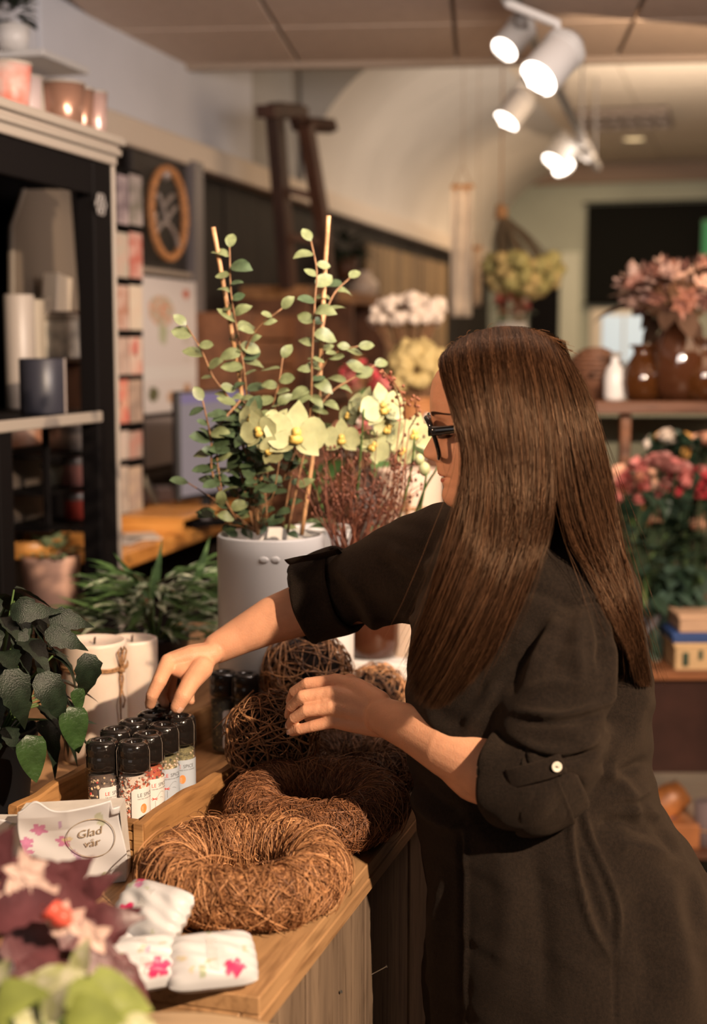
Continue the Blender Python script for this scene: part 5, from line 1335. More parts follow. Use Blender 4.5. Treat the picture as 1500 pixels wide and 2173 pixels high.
# ---------------------------------------------------------------- helpers for the shop fittings along the left wall
def wallbox(name, x0, y0, x1, y1, v, th, mt, parent=None, bev=.003, matz=None, zt=None, zb=None):
    """box with its face in the plane at distance v; edges at the given picture corners"""
    a = PV(x0, (y0 + y1) / 2, v); b = PV(x1, (y0 + y1) / 2, v); xm = (x0 + x1) / 2
    z1 = zt if zt is not None else PV(xm, y0, v).z; z0 = zb if zb is not None else PV(xm, y1, v).z
    ua, ub = a.dot(U), b.dot(U)
    m = MB(); m.box(tuple(W((ua + ub) / 2, v - th / 2, (z0 + z1) / 2)), (th, abs(ub - ua), abs(z1 - z0)), rot=R3, bev=bev)
    return m.build(name, mt, parent, world=parent is not None)
def wthing(name, label, cat, px, py, v, group=None, kind=None):
    return thing(name, label, cat, tuple(PV(px, py, v)), 0, group)
def ubox(name, u0, u1, v0, v1, z0, z1, mt, parent, bev=.003):
    m = MB(); m.box(tuple(W((u0 + u1) / 2, (v0 + v1) / 2, (z0 + z1) / 2)), (abs(v1 - v0), abs(u1 - u0), abs(z1 - z0)), rot=R3, bev=bev)
    return m.build(name, mt, parent, world=True)
# ---------------------------------------------------------------- black display cabinet
VF = -1.60; VB = -2.05
uR = PV(243, 700, VF).dot(U); uP = PV(205, 700, VF).dot(U); uL = uR - 1.5
ztop = PV(265, 345, VF + .04).z; zlow = PZ(100, 1, 3).z
cab = thing('display_cabinet', 'tall black open display cabinet with pale cornice at the left edge', 'cabinet', tuple(W(uR - .7, VF - .2, 0)))
cream = mat('pale_taupe_lacquer', (.29, .25, .21), .55)
zsh = PV(120, 893, VF).z; zc0 = PV(240, 352, VF).z
ubox('post', uP, uR, VF - .05, VF, 0, zc0, black, cab); ubox('post', uL, uL + .06, VF - .05, VF, 0, zc0, black, cab); ubox('post', uL, uL + .06, VB, VB + .05, 0, zc0, black, cab)
ubox('edge_strip', uR - .004, uR + .012, VF - .02, VF + .006, 0, zc0, cream, cab)
ubox('back_panel', uL + .03, PV(-30, 700, VB).dot(U), VB, VB + .02, .1, zc0, black, cab)
for k, (o, zz, h) in enumerate(((.004, 0, .024), (.014, .024, .016), (.008, .040, .010), (.022, .050, .022))):
    ubox('cornice', uL - o, uR + .01 + o, VB, VF + .006 + o, zc0 + zz, zc0 + zz + h, cream if k != 2 else mat('taupe_trim', (.36, .30, .25), .5), cab)  # third moulding in a slightly lighter taupe
zctop = zc0 + .072
ubox('shelf', uL + .04, uP, VB + .02, VF, zsh - .013, zsh + .013, black, cab)
ubox('shelf_edge', uL + .04, uP + .01, VF - .004, VF + .008, zsh - .014, zsh + .013, cream, cab)
ubox('shelf', uL + .04, uP, VB + .02, VF + .03, .875, .90, dark_wood, cab)
ubox('header', uL + .04, uP, VF - .02, VF - .002, PV(120, 395, VF).z, zc0, black, cab)
ubox('post', PV(-10, 700, VF).dot(U), PV(20, 700, VF).dot(U), VF - .04, VF, .9, zsh, black, cab)
# leaning mirror with a clipped corner, its reflection painted as flat taupe
mb = wthing('board', 'tall mirror with clipped corner, reflection painted taupe, leaning inside the black cabinet', 'board', 110, 700, -1.97)
pts = [PV(28, 878, -1.96), PV(200, 872, -1.96), PV(192, 402, -2.0), PV(52, 402, -2.0), PV(26, 480, -2.0)]
m = MB(); b_ = [p - V * .012 for p in pts]; n = 5; m.add(pts + b_, [tuple(range(n)), tuple(range(2 * n - 1, n - 1, -1))] + [(i, (i + 1) % n, n + (i + 1) % n, n + i) for i in range(n)])
m.build('panel', mat('mirror_taupe', (.17, .135, .105), .5, var=.05, vscale=2), mb, world=True)
m = MB().tube([pts[0], pts[4], pts[3]], .006, 6); m.build('edge', cream, mb, world=True)
# dark wall shelving that the cabinet's opening looks through to
wu = wthing('black_shelving', 'black wall shelving seen through the open cabinet', 'shelf', 110, 900, -2.0)
ua_, ub_ = PV(-60, 700, -1.9).dot(U), PV(216, 700, -1.9).dot(U) + .04
for z_ in (zsh + .013, .898): ubox('shelf_board', ua_, ub_, WV + .02, -1.86, z_ - .018, z_, black, wu)
ubox('shelf_board', ua_, ub_, WV + .02, -1.86, PV(110, 330, -1.9).z, PV(110, 330, -1.9).z + .018, black, wu)
ubox('back_panel', ua_, ub_, WV + .015, WV + .03, 0, PV(110, 330, -1.9).z, black, wu)
ubox('post', ub_ - .03, ub_, WV + .02, -1.88, 0, PV(110, 330, -1.9).z, black, wu)
# silver ornament beside it
orn = thing('ornament', 'small silver ring ornament hanging inside the cabinet by the right post', 'ornament', tuple(PV(214, 434, VF + .012)))
for k in range(6):
    a = k * 1.05; c = Vector(PV(214, 434, VF + .012)) + U * (.018 * math.cos(a)) + Vector((0, 0, .018 * math.sin(a)))
    m = MB().tube([c + U * (.011 * math.cos(t * .628)) + Vector((0, 0, .011 * math.sin(t * .628))) for t in range(10)], .0025, 5, closed=True); m.build('ring', grey_metal, orn, True, world=True)

def vase(px, py_base, v, r, h, name, label, cat, mt, shape='cup', group=None, zbase=None, extra=None):
    p = PV(px, py_base, v); z = zbase if zbase is not None else p.z
    t = thing(name, label, cat, (p.x, p.y, z), 0, group)
    pr_ = {'cup': [(.001, 0), (r * .78, 0), (r * .84, .004), (r, h), (r * .93, h), (r * .80, .01), (.001, .008)],
           'cyl': [(.001, 0), (r * .97, 0), (r, .004), (r, h - .003), (r * .95, h), (r * .90, h - .003), (r * .9, .01), (.001, .01)],
           'bottle': [(.001, 0), (r * .9, 0), (r, .01), (r, h * .5), (r * .8, h * .66), (r * .34, h * .76), (r * .30, h * .95), (r * .40, h), (.001, h)],
           'belly': [(.001, 0), (r * .6, 0), (r * .85, h * .12), (r, h * .4), (r * .9, h * .62), (r * .52, h * .82), (r * .46, h * .92), (r * .58, h), (r * .5, h), (r * .4, h * .9), (r * .8, h * .6), (.001, .01)],
           'flare': [(.001, 0), (r * .5, 0), (r * .55, .006), (r * .6, h * .5), (r, h), (r * .93, h), (r * .5, h * .4), (.001, h * .3)]}[shape]
    MB().lathe(pr_, 28).build('body', mt, t, True)
    if extra: extra(t, r, h)
    return t
coppr = mat('copper_glaze', (.36, .20, .14), .25, metal=.55); redgl = mat('red_white_glaze', (.50, .12, .08), .4, col2=(.42, .33, .30), vscale=14)
# on top of the cabinet
def rimband(t, r, h): MB().lathe([(r * 1.0, h * .94), (r * 1.03, h * .97), (r * 1.0, h), (r * .93, h)], 28).build('rim', cream, t, True)
zc_ = zctop + .001
vase(20, 200, VF - .05, .052, .105, 'planter', 'red and pale streaked cup planter at the left end on top of the cabinet', 'planter', redgl, 'cup', zbase=zc_, extra=rimband)
vase(54, 215, VF - .12, .045, .115, 'planter', 'greyish pink planter second from left on top of the cabinet', 'planter', mat('dusty_pink_glaze', (.40, .32, .31), .5), 'cup', zbase=zc_, extra=rimband)
vase(93, 215, VF - .09, .042, .105, 'planter', 'beige glossy planter partly hidden by the copper one on the cabinet', 'planter', cream, 'cup', zbase=zc_, extra=rimband)
vase(133, 230, VF - .045, .056, .105, 'planter', 'rounded copper glazed planter in the middle on top of the cabinet', 'planter', coppr, 'cup', zbase=zc_, extra=rimband)
vase(172, 244, VF - .035, .034, .105, 'planter', 'narrow copper planter second from the right on top of the cabinet', 'planter', coppr, 'cup', zbase=zc_, extra=rimband)
vase(204, 255, VF - .018, .030, .105, 'planter', 'pinkish copper planter at the right end on top of the cabinet', 'planter', mat('pink_copper', (.50, .34, .30), .28, metal=.4), 'cup', zbase=zc_, extra=rimband)
# hanging plant top left
hb = PV(25, 150, WV + .14)
tpp = thing('small_shelf', 'small wall shelf above the cabinet at the top left corner', 'shelf', tuple(PV(30, 108, WV + .1)))
ubox('shelf_board', PV(-40, 100, WV).dot(U), PV(66, 100, WV).dot(U), WV, WV + .2, PV(40, 112, WV + .1).z - .02, PV(40, 112, WV + .1).z, mat('white_lacquer', (0, 0, 0)), tpp)
zz = PV(40, 112, WV + .1).z
bp = thing('shelf_plant', 'dark bushy plant in a small white pot on the wall shelf, top left', 'plant', tuple(Vector((PV(28, 80, WV + .1).x, PV(28, 80, WV + .1).y, zz))))
MB().lathe([(.001, 0), (.04, 0), (.05, .07), (.045, .07), (.001, .05)], 20).build('pot', white_cer, bp, True)
LB = leafset('ovate', .05, .03, deepg, 3)
for i in range(70):
    a = rnd.uniform(0, 6.28); e = rnd.uniform(-.3, 1.3); d = Vector((math.cos(a) * math.cos(e), math.sin(a) * math.cos(e), math.sin(e))); leaf(bp, LB, None, Vector((0, 0, .10)) + d * rnd.uniform(.02, .065), d, Vector((0, 0, 1)) + d, rnd.uniform(.6, 1.1), rnd)

# things on the cabinet's shelf and floor
dgrey = mat('slate_glaze', (.10, .09, .10), .5); pinkg = mat('pale_pink_glaze', (.45, .31, .26), .45); greyg = mat('grey_glaze', (.34, .29, .25), .4)
zs_ = zsh + .014
vase(92, 872, -1.665, .056, .135, 'planter', 'slate blue square shouldered planter on the cabinet shelf, nearest the front', 'planter', mat('slate_blue_glaze', (.028, .028, .038), .4), 'cyl', zbase=zs_, extra=lambda t, r, h: MB().lathe([(r * 1.01, 0), (r * 1.01, h)], 8, ang=(-.2, .5)).build('highlight_band', mat('painted_highlight', (.45, .38, .34), .25), t, True))  # pale strip on the glaze is a painted highlight
vase(152, 868, -1.96, .07, .16, 'planter', 'brown black round planter behind the slate blue one', 'planter', mat('brown_black_glaze', (.05, .035, .03), .3), 'cup', zbase=zs_)
vase(46, 868, -1.86, .04, .30, 'vase', 'tall narrow stone grey vase farthest left on the cabinet shelf', 'vase', greyg, 'cyl', zbase=zs_)
vase(70, 866, -1.88, .038, .29, 'vase', 'tall narrow pale vase second on the cabinet shelf', 'vase', mat('pale_stone', (.46, .40, .33), .5), 'cyl', zbase=zs_)
vase(100, 866, -1.90, .045, .30, 'vase', 'pale bottle vase third on the cabinet shelf', 'vase', mat('cream_stone', (.55, .46, .36), .5), 'bottle', zbase=zs_)
bk_ = thing('box', 'cream gift box tilted on top of the vases in the cabinet', 'box', tuple(PV(120, 640, -1.92)))
m = MB(); m.box(tuple(PV(120, 640, -1.92)), (.05, .085, .15), rot=R3 @ Matrix.Rotation(-.15, 3, 'X'), bev=.003); m.build('carton', mat('cream_stone', (0, 0, 0)), bk_, world=True)
for i, (x, y0, y1, c, lb) in enumerate(((160, 670, 760, (.50, .47, .42), 'white marbled box on the cabinet shelf near the right post'), (178, 668, 730, (.42, .36, .30), 'greyish card box right beside the marbled one'), (185, 770, 850, (.30, .29, .28), 'silver grey box low by the right post of the cabinet'))):
    t = wthing('box', lb, 'box', x, y1, -1.78 - .03 * i); wallbox('carton', x - 18, y0, x + 16, y1, -1.78 - .03 * i, .08, mat('carton%d' % i, c, .5, var=.4, vscale=22), t); wallbox('lid', x - 19, y0 - 3, x + 17, y0 + 12, -1.778 - .03 * i, .084, cream, t)
sb2 = thing('shelf_rack', 'dark rack behind the boxes in the cabinet', 'rack', tuple(PV(155, 760, -1.86)))
for yy in (762, 868): wallbox('rack_board', 132, yy, 200, yy + 7, -1.76, .16, dark_wood, sb2)
wallbox('rack_post', 197, 660, 201, 872, -1.76, .16, dark_wood, sb2)
# lower compartment
vb_ = -1.9
gb = wthing('sign_board', 'grey brown upright board in the lower part of the cabinet', 'board', 60, 1100, vb_)
wallbox('panel', 12, 950, 108, 1150, vb_, .02, mat('grey_brown_board', (.115, .09, .075), .6, var=.15), gb, zb=.90)
wallbox('printed_picture', 6, 905, 108, 948, vb_ + .02, .02, mat('orange_print', (.60, .50, .44), .5, col2=(.50, .17, .07), vscale=9), gb)
lowset = [(133, 905, 960, .3, greyg, 'grey tapered cup upside down in the lower cabinet'), (120, 985, 1045, .3, mat('sage_cup', (.36, .34, .27), .5), 'sage grey tapered cup in the middle of the lower cabinet'), (133, 1050, 1140, .3, pinkg, 'pale pink tall cup low in the lower cabinet')]
for i, (x, y0, y1, w_, mt, lb) in enumerate(lowset):
    p = PV(x, y1, -1.84); h = PV(x, y0, -1.84).z - p.z
    rk = .045
    vase(x, y1, -1.84, rk, h, 'cup', lb, 'cup', mt, 'flare' if i else 'cup', zbase=p.z if i < 2 else .901)
rk2 = thing('wire_rack', 'black wire rack with cans inside the lower cabinet', 'rack', tuple(PV(165, 1100, -1.84)))
for yy in (962, 1038, 1112): wallbox('rack_board', 105, yy, 203, yy + 5, -1.74, .2, black, rk2)
wallbox('rack_post', 104, 905, 109, 1116, -1.74, .02, black, rk2); wallbox('rack_post', 200, 905, 204, 1116, -1.74, .02, black, rk2)
for (x, y0, y1, c, lb) in ((165, 902, 958, (.50, .44, .40), 'off white tin on the top tier of the wire rack'), (158, 970, 1036, (.58, .27, .24), 'left coral pink tin on the middle tier of the wire rack'), (187, 970, 1036, (.55, .24, .21), 'right coral pink tin on the middle tier of the wire rack'), (163, 1044, 1110, (.50, .07, .05), 'left bright red tin on the bottom tier of the wire rack'), (189, 1046, 1110, (.46, .05, .04), 'right bright red tin on the bottom tier of the wire rack')):
    p = PV(x, y1, -1.79); h = PV(x, y0, -1.79).z - p.z
    t = thing('tin', lb, 'tin', tuple(p)); rr_ = .034 if x != 165 else .06
    MB().lathe([(.001, 0), (rr_, 0), (rr_, h - .006), (rr_ * .93, h), (.001, h)], 24).build('can', mat('tin_%d_%d' % (x, y0), c, .35, var=.15, vscale=30), t, True)
    MB().lathe([(rr_ * 1.01, h - .02), (rr_ * 1.03, h - .016), (rr_ * 1.03, h - .004), (rr_ * .9, h + .001)], 24).build('lid', grey_metal, t, True)
# pink pot with succulent on the lower shelf
sp = PZ(110, 1296, .925)
st_ = pot((sp.x, sp.y, .925), [(.001, 0), (.052, 0), (.062, .008), (.078, .135), (.079, .150), (.074, .152), (.071, .13), (.001, .12)], mat('blush_terracotta', (.56, .33, .24), .65, var=.05), 'plant_pot', 'blush pink pot holding the small succulent below the cabinet', 'pot', soil=(.071, .13))
su = thing('succulent', 'small pale green trailing succulent growing in the blush pink pot', 'plant', (sp.x, sp.y, 1.055))
LSu = leafset('round', .035, .028, mat('succulent_leaf', (.26, .32, .17), .4, var=.3, vscale=60), 3)
for i in range(60):
    a = rnd.uniform(0, 6.28); e = rnd.uniform(-.1, 1.2); d = Vector((math.cos(a) * math.cos(e), math.sin(a) * math.cos(e), math.sin(e))); leaf(su, LSu, None, Vector((d.x * .06, d.y * .06, .02 + d.z * .03)), d, Vector((0, 0, 1)) + d * .5, rnd.uniform(.6, 1.2), rnd)
bd = thing('shelf_board', 'brown wooden board under the blush pink pot', 'board', (sp.x, sp.y, .90), -A)
MB().box((0, .0, .012), (.30, .62, .024), bev=.002).build('plank', dark_wood, bd)
pl2 = vase(60, 1180, -1.85, .09, .05, 'wooden_bowl', 'shallow orange brown wooden bowl behind the blush pink pot', 'bowl', honey, 'cup', zbase=PV(60, 1180, -1.85).z)

# ---------------------------------------------------------------- card rack
VR = -1.93
cr_ = wthing('card_rack', 'black rack of greeting cards between the cabinet and the calendar', 'rack', 275, 1080, VR)
wallbox('back_plate', 247, 360, 303, 1096, VR - .03, .01, black, cr_)
for y in (478, 590, 700, 795, 898, 975, 1090): wallbox('ledge', 246, y, 304, y + 9, VR + .02, .045, black, cr_)
cardc = [((.52, .42, .42), (.20, .15, .17)), ((.50, .42, .40), (.22, .20, .16)), ((.42, .40, .33), (.5, .36, .3)), ((.62, .42, .36), (.45, .12, .09)), ((.60, .46, .40), (.40, .20, .14)), ((.62, .54, .44), (.62, .50, .40)), ((.55, .42, .36), (.42, .30, .25)), ((.62, .28, .22), (.62, .5, .42)), ((.60, .10, .08), (.62, .36, .26)), ((.50, .36, .28), (.30, .22, .18)), ((.52, .44, .38), (.55, .45, .40)), ((.44, .34, .28), (.5, .25, .2)), ((.56, .46, .38), (.36, .30, .26)), ((.58, .44, .32), (.4, .3, .25))]
k = 0; nm_ = ['top', 'second', 'third', 'fourth', 'fifth', 'sixth', 'lowest']
for r_i, (y0, y1) in enumerate(((372, 478), (494, 590), (606, 700), (716, 795), (806, 898), (915, 975), (990, 1090))):
    for c_i, (x0, x1) in enumerate(((249, 273), (276, 302))):
        c1, c2 = cardc[k]; k += 1
        t = wthing('greeting_card', '%s hand patterned greeting card in the %s row of the rack' % (('left', 'right')[c_i], nm_[r_i]), 'card', (x0 + x1) / 2, y1, VR + .01)
        wallbox('card', x0, y0, x1, y1, VR + .012, .003, mat('card_%d' % k, c1, .6, col2=c2, vscale=24), t, bev=0)
        if r_i == 3 and c_i: MB().blob(PV(289, 738, VR + .016), .03, 2, 0, (.1, .6, 1)).build('printed_heart', mat('heart_red', (.60, .04, .03), .5), t, True, world=True)
# ---------------------------------------------------------------- chalk panel with wicker ring, calendar
bdk = mat('panel_black', (.030, .024, .022), .5, var=.3, vscale=3)
pnl = wthing('dark_panel', 'dark panel carrying the wicker ring and the calendar', 'panel', 355, 1000, WV + .05)
wallbox('panel', 286, 298, 415, 1010, WV + .05, .03, bdk, pnl); wallbox('rail', 290, 572, 415, 584, WV + .075, .03, mat('taupe_trim', (0, 0, 0)), pnl)
po = wthing('grey_post', 'slim grey vertical post right of the calendar', 'post', 427, 840, WV + .09)
wallbox('post', 417, 345, 436, 1080, WV + .09, .04, mat('grey_post_paint', (.16, .14, .14), .4), po)
rc = PV(357, 453, WV + .11)
rad_ring = (PV(357, 352, WV + .11).z - PV(357, 553, WV + .11).z) / 2 - .012
rg = thing('wicker_ring', 'oval looking wicker ring hanging on the dark panel', 'ring', tuple(rc))
wick = mat('wicker', (.50, .23, .09), .6, var=.45, vscale=120)
for k in range(5):
    pts = []
    for i in range(72):
        a = 2 * math.pi * i / 72; w = a * 14 + k * 1.257; rr_ = rad_ring + .010 * math.cos(w)
        pts.append(U * (rr_ * math.cos(a)) + Vector((0, 0, rr_ * math.sin(a))) + V * (.010 * math.sin(w)))
    MB().tube(pts, .0075, 6, closed=True).build('withy', wick, rg, True)
silv = mat('silver_branch', (.42, .36, .33), .35, metal=.4)
for pl in ([(352, 470), (345, 440), (335, 412)], [(352, 470), (360, 455), (372, 440)], [(352, 470), (372, 500), (382, 540)], [(340, 480), (330, 468), (328, 450)], [(352, 470), (340, 480), (332, 492)], [(345, 440), (356, 425), (366, 415)]):
    MB().tube(catm([PV(x, y, WV + .11) - rc for x, y in pl], 5), .010, 6).build('antler_branch', silv, rg, True)
MB().blob(PV(351, 372, WV + .12) - rc, .02, 2, .1).build('antler_branch', silv, rg, True)
cal = wthing('calendar', 'white wall calendar with a printed bouquet under the wicker ring', 'calendar', 357, 1000, WV + .12)
def poster(x0, y0, x1, y1, v, nu, nv, colf, parent, name='sheet'):
    m = MB(); vs = []; fs = []; cs = []
    tl, tr_, bl, br = PV(x0, y0, v), PV(x1, y0 + (y1 - y0) * .035, v), PV(x0, y1, v), PV(x1, y1 - (y1 - y0) * .01, v)
    ua = tl.dot(U); ub = tr_.dot(U); zt, zb = tl.z, bl.z
    for j in range(nv + 1):
        for i in range(nu + 1):
            s, t = i / nu, j / nv; vs.append(W(ua + (ub - ua) * s, v + .0015 * math.sin(s * 3), zt + (zb - zt) * t)); cs.append(colf(s, t))
    for j in range(nv):
        for i in range(nu): a = j * (nu + 1) + i; fs.append((a, a + 1, a + nu + 2, a + nu + 1))
    m.add(vs, fs); m.c = cs; o = m.build(name, mat('printed_paper', (.6, .6, .6), .6, attr=True), parent, world=True); sm = o.modifiers.new('t', 'SOLIDIFY'); sm.thickness = .002
    return o
def cal_col(s, t):
    base = (.56, .52, .52)
    def e(cx, cy, rx, ry): return ((s - cx) / rx) ** 2 + ((t - cy) / ry) ** 2 < 1
    r = random.Random(int(s * 40) * 97 + int(t * 70))
    if e(.33, .24, .23, .115): return r.choice([(.55, .22, .12), (.50, .30, .22), (.30, .34, .26), (.58, .40, .32), (.42, .42, .36)])
    if e(.36, .40, .07, .10): return (.36, .38, .26)
    if e(.80, .105, .06, .035): return (.45, .10, .05)
    if t > .66 and t < .76: return (.58, .56, .56)
    if e(.17, .86, .09, .055): return (.10, .10, .05)
    if e(.5, .89, .08, .05): return (.45, .28, .18)
    if e(.8, .84, .07, .05): return (.40, .22, .12)
    if .73 < s < .87 and (t * 20) % 4 < 2 and .38 < t < .62: return (.48, .45, .42)
    return base
poster(300, 585, 415, 880, WV + .125, 40, 80, cal_col, cal)
wallbox('lower_sheet', 304, 884, 398, 985, WV + .118, .004, mat('grey_sheet', (.22, .19, .19), .6), cal)  # lower sheet in a darker grey
# ---------------------------------------------------------------- desk
DZ = 1.05
d0 = PZ(275, 1170, DZ); d1 = PZ(505, 1088, DZ); dd_ = (d1 - d0); dl_ = dd_.length; dd_.normalize(); da = math.atan2(dd_.x, dd_.y)
dk_ = thing('desk', 'wooden writing desk with thick honey coloured top along the wall', 'desk', (d0.x, d0.y, 0), -da)
DL = dl_ + .45
for i in range(3): MB().box((-.10 - .15 * i, DL / 2 - .06, DZ - .015), (.148, DL, .034), bev=.006).build('plank', honey, dk_)
MB().box((-.012, DL / 2 - .06, DZ - .025), (.024, DL, .05), bev=.01).build('front_edge', honey, dk_)
for yy in (.03, DL - .15): MB().box((-.24, yy, DZ / 2 - .017), (.40, .035, DZ - .036)).build('leg_panel', brown_void, dk_)
MB().box((-.455, DL / 2 - .06, .55), (.02, DL, .9)).build('back_panel', brown_void, dk_)
def PZn(px, py, z=1.053): return PZ(px, py, z)
q = PZn(360, 1118)
og = thing('organizer', 'small wooden desk organizer under the monitor', 'organizer', tuple(q), -da)
MB().box((0, 0, .045), (.22, .34, .012), bev=.003).build('top', honey, og); MB().box((0, -.16, .02), (.21, .012, .042)).build('side', honey, og); MB().box((0, .16, .02), (.21, .012, .042)).build('side', honey, og); MB().box((-.1, 0, .02), (.01, .33, .04)).build('back', honey, og)
for i, (px, py, w, l, c, lb, rr_) in enumerate(((300, 1140, .10, .15, (.62, .56, .50), 'loose white sheet near the desk front', .3), (262, 1150, .09, .13, (.5, .45, .42), 'grey leaflet at the left end of the desk', -.2), (330, 1060, .12, .16, (.55, .48, .55), 'pale lilac papers stacked behind the organizer', .2))):
    q = PZn(px, py); t = thing('paper', lb, 'paper', tuple(q), rr_); MB().box((0, 0, .003 + .02 * (i == 2)), (w, l, .005 + .04 * (i == 2)), bev=.001).build('sheet', mat('paper%d' % i, c, .6), t)
q = PZn(318, 1085); t = thing('card_reader', 'upright pale card reader on the desk by the card rack', 'reader', tuple(q), .3)
MB().box((0, 0, .07), (.02, .06, .15), rot=Matrix.Rotation(-.45, 3, 'Y'), bev=.006).build('body', mat('cream_plastic', (.52, .46, .34), .4), t); MB().box((.015, 0, .08), (.004, .045, .05), rot=Matrix.Rotation(-.45, 3, 'Y')).build('screen', dgrey, t)
q = PZn(268, 1100); t = thing('glass_jar', 'tall glass jar of pens at the left end of the desk', 'jar', tuple(q))
MB().lathe([(.001, 0), (.04, 0), (.042, .15), (.038, .15), (.036, .01), (.001, .01)], 20).build('glass', glass, t, True)
for k in range(6): a = k * 1.05; MB().tube([(.015 * math.cos(a), .015 * math.sin(a), .01), (.034 * math.cos(a), .034 * math.sin(a), .2)], .004, 6).build('pen', [ink_or, ink_grey, cream][k % 3], t)
q = PZn(455, 1096)
mo = thing('monitor', 'computer monitor with a lilac grey screen behind the climbing plant', 'monitor', tuple(q), math.radians(64))
sc_h = .30
MB().box((0, .01, .25), (.44, .03, .36), bev=.008).build('housing', mat('black_plastic', (0, 0, 0)), mo)
MB().box((.0, -.0065, .255), (.42, .004, .335), bev=.001).build('screen', mat('screen_lilac', (.05, .05, .05), .3, emit=(.30, .235, .25), es=.62), mo)
MB().box((.0, -.009, .405), (.42, .002, .03)).build('title_bar', mat('screen_violet', (.05, .05, .05), .3, emit=(.24, .17, .34), es=.6), mo)
MB().box((0, .03, .04), (.05, .02, .09), bev=.004).build('stand', mat('black_plastic', (0, 0, 0)), mo); MB().box((0, .02, .006), (.24, .16, .012), bev=.004).build('base', mat('black_plastic', (0, 0, 0)), mo)
q = PZn(425, 1112); t = thing('desk_phone', 'flat black device lying on the desk before the monitor', 'phone', tuple(q), .4)
MB().box((0, 0, .012), (.12, .2, .022), bev=.006).build('body', black, t); MB().box((.0, .02, .027), (.03, .17, .016), bev=.006).build('handset', dgrey, t)
# ---------------------------------------------------------------- ladder leaning at the ledge
lv = -1.86
ld = wthing('ladder', 'dark wooden trestle ladder top standing against the wall', 'ladder', 620, 600, lv)
def bar(p, q, w, t_, mt, parent, name):
    p, q = Vector(p), Vector(q); d = (q - p); L = d.length; z = d.normalized(); x = (U - z * U.dot(z)).normalized(); y = z.cross(x); R_ = Matrix((x, y, z)).transposed()
    m = MB(); m.box(tuple((p + q) / 2), (w, t_, L), rot=R_, bev=.003); return m.build(name, mt, parent, world=True)
ldw = wood('ladder_wood', (.075, .03, .016), (.03, .012, .007), stretch=(8, 8, 1))
bar(PV(583, 245, lv), PV(612, 610, lv), .10, .05, ldw, ld, 'rail'); bar(PV(648, 262, lv + .12), PV(682, 460, lv + .12), .08, .05, ldw, ld, 'rail')
bar(PV(682, 460, lv + .12), PV(700, 640, lv + .12), .08, .05, ldw, ld, 'rail')
bar(PV(562, 236, lv), PV(636, 240, lv), .05, .08, ldw, ld, 'top_block'); bar(PV(625, 262, lv + .04), PV(706, 268, lv + .12), .045, .05, ldw, ld, 'top_block')
bar(PV(583, 228, lv), PV(630, 232, lv), .04, .06, ldw, ld, 'top_block')
for (a_, b_) in (((600, 400), (676, 420)), ((604, 500), (688, 515))): bar(PV(*a_, lv), PV(*b_, lv + .12), .04, .03, ldw, ld, 'rung')
# ---------------------------------------------------------------- middle shelving against the wall
mv = -1.82
sh = wthing('wooden_rack', 'brown wooden shelving behind the climbing plant with thick top board', 'shelf', 660, 900, mv)
u0 = PV(505, 700, -2.14).dot(U); u1 = PV(822, 700, mv).dot(U); zt1 = PV(700, 612, mv).z
ubox('top_board', u0, u1, mv - .31, mv, zt1 - .055, zt1, wood('rack_board', (.50, .25, .10), (.25, .11, .045), stretch=(8, 1, 8)), sh)
crate = wood('crate_board', (.20, .085, .04), (.09, .038, .02), stretch=(8, 1, 8))
zm = PV(700, 838, mv).z
ubox('shelf_board', u0, u1, mv - .31, mv, zm - .03, zm, crate, sh)
for uu in (u0, u0 + (u1 - u0) * .5, u1 - .04): ubox('upright', uu, uu + .04, mv - .31, mv, 0, zt1 - .055, crate, sh)
ubox('back_panel', u0, u1, mv - .33, mv - .31, 0, zt1 - .05, crate, sh)
ubox('shelf_board', u0, u1, mv - .31, mv, zm - .48, zm - .45, crate, sh)
b2 = thing('crate', 'brown wooden crate on the shelving left of the wicker basket', 'crate', tuple(PV(590, 838, mv - .1)))
for (ya, yb) in ((668, 720), (724, 776), (780, 836)): wallbox('slat', 530, ya, 672, yb, mv - .06, .02, wood('crate_slat', (.26, .11, .05), (.13, .055, .028), stretch=(8, 1, 8)), b2)
wallbox('frame', 530, 662, 540, 838, mv - .05, .34, crate, b2); wallbox('frame', 664, 662, 672, 838, mv - .05, .34, crate, b2)
wbk = thing('basket', 'round wicker basket on the shelving right of the crate', 'basket', tuple(PV(730, 836, mv - .18)))
for k in range(9):
    r_ = .09 + .02 * math.sin(k * .4); MB().tube([(r_ * math.cos(a * .3927), r_ * math.sin(a * .3927), .012 + k * .022) for a in range(16)], .013, 6, closed=True).build('coil', wick, wbk, True)
gbv = vase(770, 612, mv - .2, .085, .145, 'planter', 'round cream bowl planter standing on the shelving top', 'planter', mat('cream_glaze', (.56, .44, .36), .3), 'belly', zbase=zt1)
gbw = vase(640, 612, mv - .2, .03, .26, 'vase', 'tall white bottle vase hidden in the climbing leaves', 'vase', mat('cream_glaze', (0, 0, 0)), 'bottle', zbase=PV(650, 760, mv - .2).z)
hp = thing('hanging_fern', 'dark green fern on the shelving top beside the ladder', 'plant', tuple(PV(735, 530, mv - .25)))
MB().lathe([(.001, -.16), (.05, -.16), (.07, -.04), (.065, -.04), (.001, -.05)], 18).build('pot', dark_wood, hp, True)
LF = leafset('lance', .12, .03, deepg, 3, curl=.6)
for i in range(70):
    a = rnd.uniform(0, 6.28); e = rnd.uniform(-.3, 1.1); d = Vector((math.cos(a) * math.cos(e), math.sin(a) * math.cos(e), math.sin(e))); leaf(hp, LF, None, d * .05, d, Vector((0, 0, 1)), rnd.uniform(.7, 1.2), rnd)
